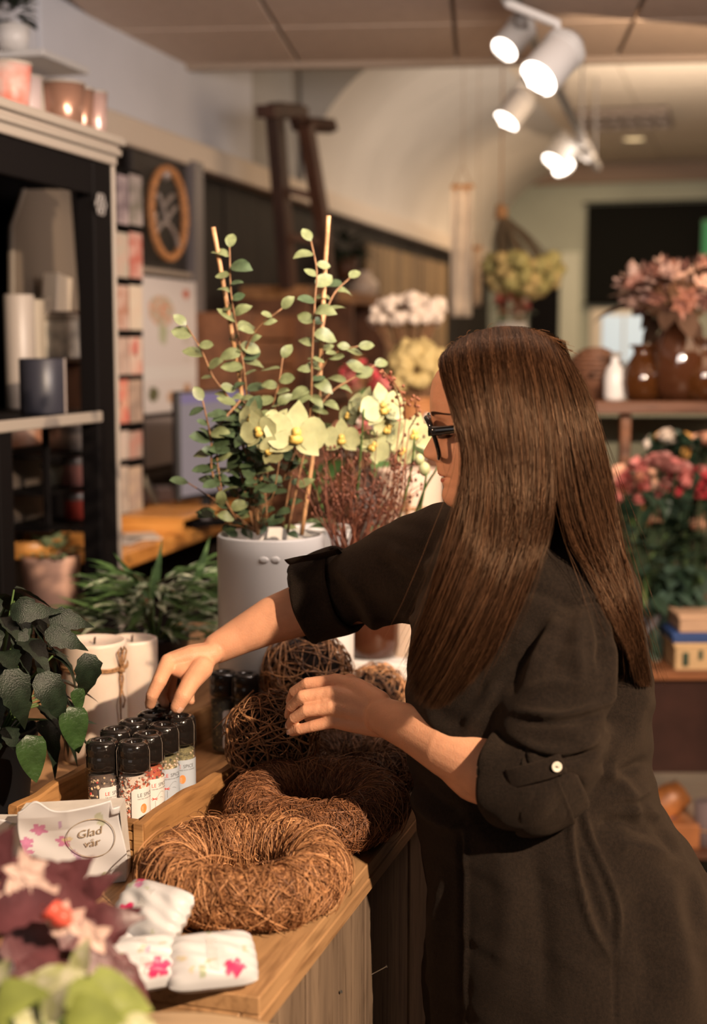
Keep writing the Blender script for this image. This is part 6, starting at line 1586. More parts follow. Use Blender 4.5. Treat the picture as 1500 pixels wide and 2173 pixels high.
# straw panels on the wall
stp = wood('straw_panel', (.36, .24, .12), (.12, .08, .05), stretch=(20, 20, .8), rough=.8)
for i in range(6):
    x0 = 790 + i * 28; t = None
    a = PV(x0, 560, WV + .1); b = PV(x0 + 26, 560, WV + .1)
    ub, ua = b.dot(U), a.dot(U)
    m = MB(); m.box(tuple(W((ua + ub) / 2, WV + .06, 1.55)), (.03, ub - ua, 1.35), rot=R3, bev=.004); m.build('straw_board', stp, wl)
# ---------------------------------------------------------------- bunches of flowers
def bunch(name, label, cat, c, r, sc, n, mt, fl_s, seed, stems=None, green=None, kinds='ball', vasef=None, down=False, group=None, stemto=None):
    """flower heads over an ellipsoid, each head a part; stems meet below (or above)"""
    rn = random.Random(seed); t = thing(name, label, cat, tuple(c), 0, group)
    mts = mt if isinstance(mt, list) else [mt]; mes = []
    for q in range(len(mts) * 2):
        m = MB()
        if kinds == 'ball': m.blob((0, 0, 0), 1.0, 2, .28, seed=q + seed)
        elif kinds == 'star':
            for k in range(9):
                a = k * 2.4; e = .25 + .12 * k; d = Vector((math.cos(a) * math.cos(e), math.sin(a) * math.cos(e), math.sin(e))); s_ = d.cross(Vector((0, 0, 1))).normalized() * .28
                m.add([Vector((0, 0, 0)), d * .6 + s_, d * 1.15 + Vector((0, 0, .15)), d * .6 - s_], [(0, 1, 2), (0, 2, 3)])
            m.blob((0, 0, .1), .3, 1)
        elif kinds == 'rose':
            for k in range(4): m.lathe([(.15 + .16 * k, -.35), (.34 + .18 * k, .0), (.30 + .2 * k, .5 - .1 * k)], 9, rfun=lambda a, z, k=k: 1 + .14 * math.sin(a * 3 + k))
        me = m.mesh('flower_head'); me.materials.append(mts[q // 2]); me.polygons.foreach_set('use_smooth', [True] * len(me.polygons)); mes.append(me)
    root = Vector(stemto) - Vector(c) if stemto is not None else Vector((0, 0, r * 2.0 if down else -r * 2.0))
    sm_ = MB()
    for i in range(n):
        while True:
            d = Vector((rn.gauss(0, 1), rn.gauss(0, 1), rn.gauss(0, 1))).normalized()
            if not down and d.z > -.45: break
            if down and d.z < .55: break
        p = Vector((d.x * sc[0], d.y * sc[1], d.z * sc[2])) * r * rn.uniform(.72, 1.0); s_ = fl_s * rn.uniform(.7, 1.25)
        link('flower_head', rn.choice(mes), t, None, None, Matrix.Translation(p) @ d.to_track_quat('Z', 'Y').to_matrix().to_4x4() @ Matrix.Scale(s_, 4))
        sm_.tube([p, p.lerp(root, .5) * 1.0 + d * r * .05, root], [.0025, .0025, .003], 4, cap=False)
    o = sm_.build('flower_stems', stems or stemm, t, True); o['kind'] = 'stuff'
    if green:
        LG = leafset('ovate', .09 * r / .12, .045 * r / .12, green, 3)
        for i in range(max(8, n // 2)):
            a = rn.uniform(0, 6.28); e = rn.uniform(-1.0, .6); d = Vector((math.cos(a) * math.cos(e), math.sin(a) * math.cos(e), math.sin(e))); leaf(t, LG, None, Vector((d.x * sc[0], d.y * sc[1], d.z * sc[2])) * r * .7, d, Vector((0, 0, 1)), rn.uniform(.7, 1.3), rn)
    return t
whitef = mat('cream_blossom', (.72, .60, .50), .7, var=.1); yell = mat('straw_yellow', (.50, .38, .16), .7, var=.35, vscale=40); olive = mat('olive_yellow', (.36, .32, .12), .7, var=.4, vscale=30)
pinkf = mat('coral_pink', (.55, .17, .15), .6, var=.25, vscale=40); redf = mat('cherry_red', (.50, .05, .06), .6); peach = mat('peach_petal', (.66, .34, .22), .6, var=.2); dustyp = mat('dusty_rose', (.38, .15, .13), .6, var=.3, vscale=30)
g5 = -1.25
c = P(868, 668, 4.9); zst = .95
def floorvase(cx, cy, cz, r, h, zb, mt, name, label, cat='vase', shape='cyl'):
    t = thing(name, label, cat, (cx, cy, zb)); 
    MB().lathe([(.001, 0), (r * .8, 0), (r * .95, .01), (r, h * .5), (r * .85, h), (r * .78, h), (r * .9, h * .5), (.001, .02)], 24).build('body', mt, t, True)
    MB().lathe([(r * .85, h - .012), (r * .93, h - .006), (r * .85, h)], 24).build('rim', mt, t, True); return t
bunch('dried_gypsophila', 'wide cloud of cream white dried blossom left of the hanging banner', 'flowers', c, .10, (1.35, .9, .62), 90, whitef, .017, 1, green=None, stemto=(c.x, c.y, c.z - .25))
floorvase(c.x, c.y, 0, .055, .24, c.z - .33, greyg, 'vase', 'grey vase under the cream white dried blossom')
c3 = P(884, 790, 4.6)
bunch('dried_yellow_bunch', 'straw yellow dried flower bunch between the white blossom and her face', 'flowers', c3, .10, (.85, .85, 1.05), 80, yell, .024, 2, stemto=(c3.x, c3.y, c3.z - .2))
floorvase(c3.x, c3.y, 0, .06, .22, c3.z - .30, mat('terracotta_orange', (.40, .17, .06), .6), 'vase', 'orange brown vase under the straw yellow bunch')
c4 = P(775, 805, 4.3)
bunch('red_roses', 'small bunch of cherry red and pink roses behind the climbing leaves', 'flowers', c4, .075, (1, .9, .8), 22, [redf, pinkf], .022, 3, kinds='rose', green=midg, stemto=(c4.x, c4.y, c4.z - .16))
floorvase(c4.x, c4.y, 0, .05, .16, c4.z - .22, dgrey, 'vase', 'dark vase under the cherry red roses')
stand = thing('flower_stand', 'wooden stand carrying the vases left of her face', 'stand', (c3.x, c3.y, 0), -A)
for zz in (.5, c4.z - .235): MB().box((0, 0, zz), (.55, 1.0, .028), bev=.003).build('board', crate, stand)
for sx in (-1, 1):
    for sy in (-1, 1): MB().box((sx * .25, sy * .47, (c4.z - .25) / 2), (.04, .04, c4.z - .25)).build('leg', crate, stand)
for o_, cc, lb in ((c3, c3.z - .30, 'upturned grey bowl lifting the orange brown vase'), (c, c.z - .33, 'upturned grey bowl lifting the grey vase')):
    hh = cc - (c4.z - .221)
    if hh > .004:
        t = thing('plinth', lb.replace('upturned grey bowl', 'small wooden plinth'), 'plinth', (o_.x, o_.y, c4.z - .221)); MB().box((0, 0, hh / 2), (.13, .13, hh - .002), bev=.003).build('block', crate, t)
c5 = P(800, 940, 3.5)
bunch('pink_bouquet', 'peach and blush flowers glowing behind the orchid', 'flowers', c5, .12, (1.3, .9, .8), 40, [peach, whitef, pinkf], .022, 5, kinds='rose', green=midg, stemto=(c5.x, c5.y, c5.z - .22))
floorvase(c5.x, c5.y, 0, .065, .24, c5.z - .30, greyg, 'vase', 'grey vase holding the peach and blush flowers')
# hanging banners
for i, (x0, y0, x1, y1, Y, lb) in enumerate(((956, 398, 1004, 672, 6.6, 'tall cream hanging banner roll left of the hanging bouquet'), (1003, 528, 1022, 650, 7.2, 'shorter cream banner behind the tall one'))):
    a = P(x0, y1, Y); b = P(x1, y0, Y); t = thing('banner', lb, 'banner', (a.x / 2 + b.x / 2, Y, b.z))
    w = b.x - a.x; h = b.z - a.z
    m = MB(); m.grid(lambda s, q: (w * (s - .5), .012 * math.sin(s * 12 + q * 2), -h * q), 16, 10); o = m.build('cloth', mat('cream_cloth', (.86, .72, .56), .8, var=.12, vscale=8), t, True); sm = o.modifiers.new('t', 'SOLIDIFY'); sm.thickness = .003
    MB().tube([(-w * .52, 0, .004), (w * .52, 0, .004)], .010, 8).build('rod', honey, t); MB().tube([(-w * .4, 0, .01), (0, 0, .1), (w * .4, 0, .01)], .003, 5).build('cord', twine, t)
    MB().tube([(0, 0, .1), (0, 0, ZC2 - b.z)], .0012, 5).build('cord', twine, t)
# hanging dried bouquet
c6 = P(1112, 575, 6.4)
hb_ = bunch('hanging_dried_bouquet', 'olive yellow dried bouquet hanging upside down in front of the back wall', 'flowers', c6, .17, (.95, .85, .62), 120, [olive, yell], .030, 6, down=True, stemto=tuple(P(1063, 450, 6.4)), stems=mat('dry_stem', (.12, .085, .05), .8))
k0 = P(1063, 450, 6.4) - c6
MB().blob(k0, .03, 2, .2, (1, 1, 1.3)).build('twine_knot', twine, hb_, True); MB().tube([k0, k0 + Vector((0, 0, ZC2 - (c6 + k0).z))], .003, 5).build('cord', twine, hb_)
c7 = P(1085, 650, 7.0)
bunch('small_rose_bunch', 'small pink rose bunch just under the hanging dried bouquet', 'flowers', c7, .09, (1.0, .8, .7), 18, [peach, pinkf, whitef], .035, 7, kinds='rose', green=midg, stemto=(c7.x, c7.y, c7.z - .3))
floorvase(c7.x, c7.y, 0, .09, .34, c7.z - .42, white_cer, 'vase', 'tall white vase of the small pink rose bunch')
pz7 = thing('plinth', 'tall plinth carrying the white vase with pink roses', 'plinth', (c7.x, c7.y, 0)); MB().box((0, 0, (c7.z - .422) / 2), (.3, .3, c7.z - .424), bev=.004).build('block', crate, pz7); MB().box((0, 0, c7.z - .43), (.32, .32, .014), bev=.003).build('cap', crate, pz7)

# ---------------------------------------------------------------- right hand side: sideboard with amber vases
SY = 4.35
def fbox(name, x0, y0, x1, y1, Y, dep, mt, parent, bev=.003):
    a = P(x0, y1, Y); b = P(x1, y0, Y); m = MB(); m.box(((a.x + b.x) / 2, Y + dep / 2, (a.z + b.z) / 2), (b.x - a.x, dep, b.z - a.z), bev=bev); return m.build(name, mt, parent, world=True)
wsh = wood('chestnut_board', (.22, .085, .035), (.09, .035, .017), stretch=(1, 8, 8), rough=.35)
sd = thing('flower_shelf', 'brown wooden shelf unit behind her carrying the amber vases', 'shelf', (P(1400, 870, SY).x, SY, 0))
fbox('top_board', 1262, 852, 1640, 878, SY, .45, wsh, sd)
zt_s = P(1400, 852, SY).z
zl1 = P(1400, 1428, SY - .25).z
zsb0 = P(1400, 1424, SY - .35).z
for x in (1318, 1560):
    a = P(x, 878, SY + .05); MB().box((a.x + .016, SY + .07, (a.z + zsb0) / 2), (.032, .04, a.z - zsb0), bev=.003).build('post', wsh, sd, world=True)
fbox('back_board', 1262, 885, 1640, 940, SY + .43, .02, mat('sage_box', (.28, .29, .21), .6), sd)
sd2 = thing('sideboard', 'dark red brown sideboard with a shelf behind her back', 'sideboard', (P(1450, 1500, SY - .3).x, SY - .3, 0))
fbox('top_board', 1300, 1424, 1700, 1444, SY - .35, .75, wsh, sd2)
fbox('front_panel', 1310, 1444, 1700, 1640, SY - .33, .03, mat('oxblood_panel', (.028, .010, .007), .35, var=.3), sd2)
fbox('side_panel', 1310, 1444, 1322, 1640, SY - .30, .6, mat('oxblood_panel', (0, 0, 0)), sd2)
fbox('bottom_board', 1310, 1812, 1700, 1826, SY - .35, .7, wsh, sd2); fbox('leg', 1312, 1640, 1322, 1960, SY - .33, .03, wsh, sd2); fbox('leg', 1640, 1640, 1652, 1960, SY - .33, .03, wsh, sd2)
zsb = P(1400, 1424, SY - .35).z; zbb = P(1400, 1812, SY - .35).z
# amber vases
ambg = mat('amber_vase_glass', (.11, .036, .009), .09, coat=.5, trans=.45, ior=1.35)
def avase(px, Y, r, h, label, mt=ambg, shape='belly'):
    p = P(px, 850, Y); t = thing('amber_vase', label, 'vase', (p.x, Y, zt_s))
    MB().lathe([(.001, 0), (r * .62, 0), (r * .9, h * .12), (r, h * .33), (r * .92, h * .55), (r * .55, h * .78), (r * .42, h * .86), (r * .46, h * .95), (r * .60, h), (r * .55, h), (r * .38, h * .9), (r * .5, h * .76), (r * .86, h * .54), (r * .93, h * .33), (.001, .012)], 32, rfun=lambda a, z: 1 + .02 * math.cos(a * 10)).build('body', mt, t, True)
    MB().lathe([(r * .60, h - .006), (r * .66, h - .002), (r * .60, h + .003), (r * .54, h)], 32).build('lip', mt, t, True)
    return p
avase(1362, SY + .10, .066, .17, 'small ribbed amber vase at the left of the amber group')
avase(1398, SY + .22, .072, .20, 'middle sized amber vase between the small and the tall one')
pb_ = avase(1440, SY + .08, .095, .30, 'tall bellied amber vase holding the dried proteas', mat('dark_amber_glass', (.08, .028, .012), .09, coat=.7, trans=.2, ior=1.35))
avase(1492, SY + .05, .085, .19, 'amber vase at the right edge of the picture')
prm = [mat('copper_petal', (.30, .13, .09), .5, var=.3, vscale=40), mat('dusk_petal', (.12, .05, .04), .55, var=.3, vscale=40), mat('pale_protea', (.46, .29, .23), .5, var=.2, vscale=40)]
cp = P(1440, 632, SY + .08)
bunch('protea_bouquet', 'copper pink dried protea bouquet in the tall amber vase', 'flowers', cp, .155, (1.15, .8, .72), 62, prm, .034, 12, kinds='star', green=mat('dark_dried_leaf', (.07, .035, .02), .6), stemto=(cp.x, cp.y, zt_s + .22))
for k, (x, y) in enumerate(((1342, 575), (1352, 590), (1368, 618), (1336, 600), (1490, 575), (1400, 590))):
    o_ = bpy.data.objects['protea_bouquet']; m = MB().blob(P(x, y, SY + .04) - cp, .020, 2, .3, (1, 1, 1.5)); m.build('flower_head', prm[0] if k % 2 else prm[2], o_, True)
    MB().tube([P(x, y, SY + .04) - cp, (P(x, y, SY + .04) - cp) * .5, Vector((0, 0, -.15))], .002, 4).build('flower_stem', stemm, o_)
# basket dome with plant, white bottle
bc = P(1262, 812, SY + .25)
bs = thing('dome_basket', 'brown domed wicker basket with green plant just behind her hair', 'basket', (bc.x, bc.y, zt_s))
for k in range(8):
    e = k / 8 * 1.5; r_ = .085 * math.cos(e) + .004
    MB().tube([(r_ * math.cos(a * .3491), r_ * math.sin(a * .3491), .075 + .085 * math.sin(e)) for a in range(18)], .0085, 6, closed=True).build('coil', mat('dark_wicker', (.14, .06, .03), .6, var=.4, vscale=80), bs, True)
MB().lathe([(.001, 0), (.06, 0), (.08, .06), (.085, .08), (.08, .08), (.001, .05)], 24).build('bowl', mat('dark_wicker', (0, 0, 0)), bs, True)
for i in range(40): a = rnd.uniform(0, 6.28); d = Vector((math.cos(a), math.sin(a), rnd.uniform(-.3, .7))); leaf(bs, LB, None, Vector((.06 * math.cos(a), .06 * math.sin(a), .075)), d, Vector((0, 0, 1)), rnd.uniform(.7, 1.2), rnd)
p = P(1303, 850, SY + .12); t = thing('bottle', 'white ceramic bottle between the domed basket and the amber vases', 'bottle', (p.x, p.y, zt_s))
MB().lathe([(.001, 0), (.030, 0), (.034, .01), (.034, .07), (.026, .10), (.013, .115), (.012, .14), (.016, .145), (.001, .145)], 24).build('body', white_cer, t, True); MB().lathe([(.012, .135), (.018, .138), (.018, .147), (.001, .15)], 16).build('stopper', cream, t, True)
# flower buckets in front below
def bucket(px, py, Y, r, h, mt, label):
    p = P(px, py, Y); t = thing('flower_bucket', label, 'bucket', (p.x, p.y, p.z)); MB().lathe([(.001, 0), (r * .8, 0), (r, h), (r * .95, h), (r * .76, .01), (.001, .01)], 24).build('body', mt, t, True); MB().lathe([(r, h - .012), (r * 1.06, h - .006), (r, h)], 24).build('rim', mt, t, True); return p
dg = mat('forest_leaf', (.022, .045, .025), .5, var=.4, vscale=20)
flw = [(1345, 1035, .085, [pinkf, peach], 'coral pink roses nearest her hair in the flower bank', 21), (1400, 1010, .09, [pinkf, dustyp], 'dusty red roses in the middle of the flower bank', 22), (1470, 1030, .085, [pinkf, redf], 'rose pink flowers at the right edge of the flower bank', 23),
       (1362, 1105, .08, [peach, mat('apricot', (.66, .33, .08), .6)], 'peach and apricot roses low in the flower bank', 24), (1440, 1100, .075, [peach, dg], 'few peach blooms among dark leaves, low at the right', 25), (1420, 950, .07, [mat('apricot', (0, 0, 0)), dg, whitef], 'orange and cream blooms highest in the flower bank', 26), (1490, 960, .07, [peach, dg], 'peach blooms high at the right edge of the flower bank', 27)]
for i, (x, y, r, mts, lb, sd_) in enumerate(flw):
    c = P(x, y, SY - .12 + .02 * i); zb_f = zsb + .001
    bunch('rose_bunch', lb, 'flowers', c, r, (1.1, .9, .75), 24, mts, .026, sd_, kinds='rose', green=dg, stemto=(c.x, c.y, zsb + .10), stems=mat('dark_green_stem', (.03, .05, .02), .6))
def foliage(name, label, c, r, sc, n, mts, seed, L=.07):
    rn = random.Random(seed); t = thing(name, label, 'plant', tuple(c)); LG = []
    for q in mts: LG += leafset('ovate', L, L * .5, q, 2)
    for i in range(n):
        d = Vector((rn.gauss(0, 1), rn.gauss(0, 1), rn.gauss(0, 1))).normalized(); p = Vector((d.x * sc[0], d.y * sc[1], d.z * sc[2])) * r * rn.uniform(.5, 1)
        leaf(t, LG, None, p, d + Vector((0, 0, -.1)), Vector((0, 0, 1)) + d * .4, rn.uniform(.7, 1.4), rn)
        if i % 12 == 0: MB().tube([Vector((0, 0, -r * sc[2])), p * .4, p], .003, 4).build('stem', greenst, t)
    MB().lathe([(.001, -r * sc[2] - .0), (.07, -r * sc[2]), (.085, -r * sc[2] + .12), (.001, -r * sc[2] + .11)], 20).build('pot', dgrey, t, True)
    return t
dg2 = mat('blue_green_leaf', (.05, .085, .06), .45, var=.3, vscale=20)
for (x, y, r, sc, n, sd_, lb) in ((1350, 1220, .20, (.9, .8, 1.15), 170, 31, 'dark leafy pot plant on the sideboard nearest her hair'), (1460, 1190, .21, (1, .8, 1.2), 240, 32, 'blue green leafy plant on the sideboard at the right edge'), (1400, 1150, .20, (1, .8, 1.2), 120, 33, 'dark bushy plant between the two leafy pots')):
    c = P(x, y, SY - .10 + (sd_ - 31) * .05); c.z = zsb + r * sc[2] + .002; foliage('leafy_pot_plant', lb, c, r, sc, n, [dg, dg2, dg], sd_)
# boxes on the sideboard
for (x0, y0, x1, y1, Y, c, lb) in ((1432, 1366, 1560, 1424, SY - .33, (.46, .30, .15), 'sand coloured box with dark print, lowest of the stack on the sideboard'), (1428, 1344, 1560, 1365, SY - .33, (.02, .05, .16), 'flat navy blue box in the middle of the stack'), (1442, 1306, 1560, 1343, SY - .33, (.42, .26, .16), 'tan box on top of the navy blue one')):
    t = thing('box', lb, 'box', tuple(P((x0 + x1) / 2, y1, Y))); fbox('carton', x0, y0 + 3, x1, y1, Y, .16, mat('bx%d' % y0, c, .6, var=.12), t); fbox('lid', x0 - 2, y0, x1 + 2, y0 + 9, Y - .003, .166, mat('bl%d' % y0, tuple(min(1, k * 1.15) for k in c), .6), t)
    if y0 == 1366: fbox('printed_shape', 1448, 1385, 1462, 1414, Y - .004, .003, dg, t); fbox('printed_shape', 1482, 1380, 1492, 1400, Y - .004, .003, dg, t)
t = thing('parcel', 'orange brown gift parcel with navy blue end under the sideboard', 'parcel', tuple(P(1405, 1790, SY - .3)))
m = MB().lathe([(.001, -.09), (.04, -.085), (.05, -.04), (.05, .04), (.04, .085), (.001, .09)], 18); rq = Matrix.Rotation(.9, 3, 'Y'); cc = P(1402, 1712, SY - .2); m.v = [tuple(rq @ Vector(v) + cc) for v in m.v]; m.build('wrapped_roll', mat('orange_wrap', (.36, .13, .04), .4, var=.4, vscale=20), t, True, world=True)
MB().blob(P(1412, 1738, SY - .22), .035, 2, .1, (1, .6, .7)).build('navy_end', mat('navy', (.015, .03, .09), .4), t, True, world=True)
fbox('orange_box', 1415, 1752, 1486, 1812, SY - .3, .18, mat('orange_box', (.33, .12, .04), .6, var=.2), t)
t = thing('rolled_mat', 'grey pink rolled mat standing under the sideboard at the right edge', 'mat', tuple(P(1492, 1812, SY - .28)))
p = P(1496, 1812, SY - .26); h = P(1496, 1700, SY - .26).z - p.z
MB().lathe([(.001, 0), (.035, 0), (.035, h), (.028, h), (.028, h - .02), (.02, h - .02), (.02, h), (.001, h)], 20, c=tuple(p)).build('roll', mat('grey_pink_felt', (.14, .10, .10), .9), t, True, world=True); MB().tube([(p.x + .036 * math.cos(a * .4), p.y + .036 * math.sin(a * .4), p.z + h * .5) for a in range(16)], .003, 5, closed=True).build('tie', twine, t, True, world=True)
# hanging price tag and eucalyptus beside the counter
tg = thing('price_tag', 'blank white price tag hanging in the shade beside the counter boards', 'tag', tuple(P(888, 1930, 2.34)))
a = P(888, 1946, 2.34); q = Matrix.Rotation(.1, 3, 'Y')
MB().box(tuple(a), (.033, .0012, .026), rot=q, bev=.0003).build('card', mat('tag_paper', (.62, .58, .52), .7), tg, world=True); MB().tube([a + Vector((-.002, 0, .012)), P(884, 1905, 2.335), P(890, 1880, 2.33)], .0006, 4).build('string', twine, tg, world=True)
eu = thing('ivy_garland', 'dusky green ivy garland hanging down beside the counter', 'garland', tuple(P(880, 1860, 2.36)))
ime = inv_of(eu); pts = catm([P(x, y, 2.36) for x, y in ((885, 1810), (876, 1900), (862, 1990), (848, 2080), (840, 2180))], 6)
MB().tube([ime @ p for p in pts], .0022, 5).build('stem', greenst, eu, True)
LE = leafset('heart', .034, .03, mat('dusty_ivy', (.06, .08, .06), .5, var=.4, vscale=50), 3)
for i in range(46): p = pts[rnd.randrange(len(pts))] + Vector((rnd.uniform(-.012, .012), rnd.uniform(-.012, .012), rnd.uniform(-.02, .02))); leaf(eu, LE, None, ime @ p, Vector((rnd.uniform(-1, 1), -.4, rnd.uniform(-1, .2))), Vector((0, -1, .4)), rnd.uniform(.6, 1.1), rnd)
# ---------------------------------------------------------------- foreground: wrapped gifts on the counter
rf = random.Random(5)
def flowerprint(seed, n=9, big=None):
    r = random.Random(seed); sp = [(r.random(), r.random(), r.uniform(.05, .10), r.choice([(.50, .20, .36), (.42, .30, .46), (.36, .40, .28), (.44, .46, .36), (.34, .37, .26), (.58, .50, .34)])) for _ in range(n)]
    if big: sp = [(*b, (.62, .03, .13)) for b in big] + sp
    def f(s, t):
        for (x, y, rr_, c) in sp:
            dx, dy = s - x, t - y; d = math.hypot(dx, dy); a = math.atan2(dy, dx)
            lim = rr_ * (.55 + .45 * abs(math.cos(2.5 * a + x * 9))) if c[1] < .25 else rr_ * (.3 + .7 * abs(math.cos(a + y * 9)) ** 3)
            if d < lim: k = .35 + .65 * min(1, d / lim * 1.2); return tuple(c[i] * (1.3 - .3 * k) for i in range(3))
        return (.60, .60, .63)
    return f
prt = mat('flowered_paper', (.7, .7, .7), .45, attr=True)
def colgrid(m, fn, nu, nv, colf, name, parent, thick=0, world=True):
    vs = []; cs = []; fs = []
    for j in range(nv + 1):
        for i in range(nu + 1): s, t = i / nu, j / nv; vs.append(fn(s, t)); cs.append(colf(s, t))
    for j in range(nv):
        for i in range(nu): a = j * (nu + 1) + i; fs.append((a, a + 1, a + nu + 2, a + nu + 1))
    m = MB(); m.add(vs, fs); m.c = cs; o = m.build(name, prt, parent, True, world=world)
    if thick: sm = o.modifiers.new('t', 'SOLIDIFY'); sm.thickness = thick
    return o
# the standing bag with the greeting
gY = 1.80
bl = PZ(60, 1925, CZ); gx = thing('gift_bag', 'white flowered gift bag with round greeting label standing by the tray', 'bag', (P(150, 1900, gY).x, gY + .02, CZ), 0)
zt_b = P(150, 1706, gY).z
xa, xb = P(42, 1800, gY).x, P(249, 1800, gY).x
def bagf(s, t):
    x = xa + (xb - xa) * s; z = zt_b - .004 * math.sin(s * 3) - (.012 if s > .93 and t > .9 else 0) - (1 - t) * (zt_b - CZ - .002)
    crum = .003 * math.sin(s * 9 + t * 4) * math.sin(t * 7) - .016 * max(0, t - .75) * (1 - abs(2 * s - 1)) * 3
    return Vector((x + .004 * math.sin(t * 6), gY + .03 * s + crum + .035 * (1 - t), z - .012 * (1 - s) * t + .016 * math.exp(-((s - .18) / .12) ** 2) * (t > .95)))
fp = flowerprint(9, 16)
colgrid(None, bagf, 60, 60, lambda s, t: fp(s, 1 - t), 'front_face', gx, .002)
m = MB(); bc_ = [bagf(0, 0), bagf(1, 0), bagf(1, .96), bagf(0, .96)]; dv = Vector((.0, .05, 0)); vs = [p + Vector((0, .003, 0)) for p in bc_] + [p + dv for p in bc_]
m.add(vs, [(0, 1, 5, 4), (1, 2, 6, 5), (3, 0, 4, 7), (5, 6, 7, 4), (2, 3, 7, 6)]); m.build('body', mat('bag_paper', (.68, .64, .60), .5, var=.1, vscale=20), gx, world=True)
gold = mat('gold_print', (.42, .32, .22), .35, metal=.3)
sc_, tc_ = .70, .60; wb_ = xb - xa; hb2 = zt_b - CZ
def onbag(x, z, off=.0050): return bagf(sc_ + x / wb_, tc_ + z / hb2) + Vector((0, -off, 0))
MB().tube([onbag(.030 * math.cos(a * .1745), .030 * math.sin(a * .1745)) for a in range(36)], .0005, 5, closed=True).build('label_ring', gold, gx, True, world=True)
def flattext(txt, size, x0, z0, parent, mt, shear=.25):
    vs, fs = text_geo(txt, size); MB().add([onbag(x0 + x + y * shear, z0 + y) for x, y, _ in vs], fs).build('print', mt, parent, world=True)
flattext('Glad', .0165, -.016, .004, gx, gold); flattext('vår', .0165, -.011, -.012, gx, gold)
# second bag behind it at the picture's edge
g2 = thing('gift_bag', 'white bag with grey sprig print cut by the left edge, behind the greeting bag', 'bag', (P(10, 1850, 1.86).x, 1.87, CZ))
xa2, xb2 = P(-60, 1800, 1.86).x, P(44, 1800, 1.86).x; z2 = P(10, 1745, 1.86).z
colgrid(None, lambda s, t: Vector((xa2 + (xb2 - xa2) * s, 1.86 + .004 * math.sin(t * 8 + s * 4), CZ + .002 + (z2 - CZ - .003 * math.sin(s * 8)) * t)), 30, 30, (lambda f: lambda s, t: f(s, t))(flowerprint(4, 10)), 'front_face', g2, .002)
MB().box(((xa2 + xb2) / 2, 1.885, (CZ + z2) / 2), (xb2 - xa2 - .004, .04, z2 - CZ - .006), bev=.003).build('body', mat('bag_paper', (0, 0, 0)), g2, world=True)
# soft wrapped packets
def packet(c, L, Wd, H_, yaw, pitch, seed, label, big):
    t = thing('wrapped_packet', label, 'packet', tuple(c), (pitch, 0, yaw)); f = flowerprint(seed, 7, big); r = random.Random(seed); ph = [r.uniform(0, 6) for _ in range(4)]
    def top(sgn):
        def g_(s, q):
            x, y = 2 * s - 1, 2 * q - 1; prof = ((1 - abs(x) ** 3.2) * (1 - abs(y) ** 3.2)); pin = 1 - .16 * (abs(x) ** 6)
            z = sgn * H_ / 2 * max(0, prof) ** .55 + .0018 * math.sin(x * 7 + ph[0] + y * 3) * prof + .0012 * math.sin(y * 13 + ph[1] + x * 5) * prof + .0025 * abs(x) ** 5 * math.sin(y * 16 + ph[2])
            return Vector((x * L / 2 * (1 - .05 * y * y), y * Wd / 2 * pin, z))
        return g_
    colgrid(None, top(1), 44, 30, f, 'wrapping', t, 0, world=False); colgrid(None, top(-1), 30, 20, flowerprint(seed + 50, 8), 'wrapping_underside', t, 0, world=False)
    m = MB()
    m.grid(lambda s, q: Vector(((s - .5) * .012, (q - .5) * Wd * .9, H_ * .5 * (1 - abs(2 * q - 1) ** 3.2) ** .55 + .0012)), 2, 16); m.build('tape', mat('clear_tape', (.7, .68, .66), .15, alpha=.25), t, True)
    return t
packet(PZ(322, 1935, CZ + .048), .102, .072, .046, math.radians(-33), math.radians(42), 1, 'wrapped packet with red flower, highest of the three, against the wreath', [(.32, .30, .15), (.2, .95, .1)])
packet(PZ(448, 2040, CZ + .034), .104, .068, .046, math.radians(14), math.radians(34), 2, 'wrapped packet with magenta flower lying nearest the counter edge', [(.72, .18, .13)])
packet(PZ(302, 2045, CZ + .036), .096, .064, .044, math.radians(22), math.radians(36), 3, 'wrapped packet with pink flower in front of the purple leaves', [(.62, .22, .17), (.3, .0, .12)])
packet(PZ(205, 2000, CZ + .018), .10, .06, .034, math.radians(-20), 0, 6, 'wrapped packet lying half hidden under the purple leaves', [(.5, .5, .1)])
# ---------------------------------------------------------------- round pale table in front with plants
tpt = PZ(430, 2142, .952)
rt_ = thing('round_table', 'round pale wooden table top in the near foreground', 'table', (tpt.x - .03, tpt.y - .205, 0))
pale = wood('pale_birch', (.66, .47, .29), (.52, .34, .19), stretch=(1.5, 10, 10))
MB().lathe([(.001, .93), (.20, .93), (.205, .935), (.205, .948), (.20, .952), (.001, .952)], 64).build('table_top', pale, rt_, True)
MB().lathe([(.02, .02), (.02, .93)], 16).build('stem', grey_metal, rt_, True); MB().lathe([(.001, 0), (.17, 0), (.17, .012), (.03, .03), (.001, .03)], 32).build('base', grey_metal, rt_, True)
purp = mat('burgundy_leaf', (.125, .040, .048), .42, var=.35, vscale=25, bump=.3, bscale=120)
LP_ = leafset('toothed', .062, .036, purp, 4, curl=.3, n=9)
pp = Vector((-.375, 1.25, .953))
pt = pot(tuple(pp), [(.001, 0), (.045, 0), (.06, .09), (.062, .1), (.058, .1), (.05, .02), (.001, .02)], dgrey, 'plant_pot', 'dark pot of the burgundy leaved plant', 'pot', soil=(.055, .09))
bpn = thing('burgundy_plant', 'burgundy leaved plant out of focus in the lower left corner', 'plant', (pp.x, pp.y, .953 + .09)); imb = inv_of(bpn)
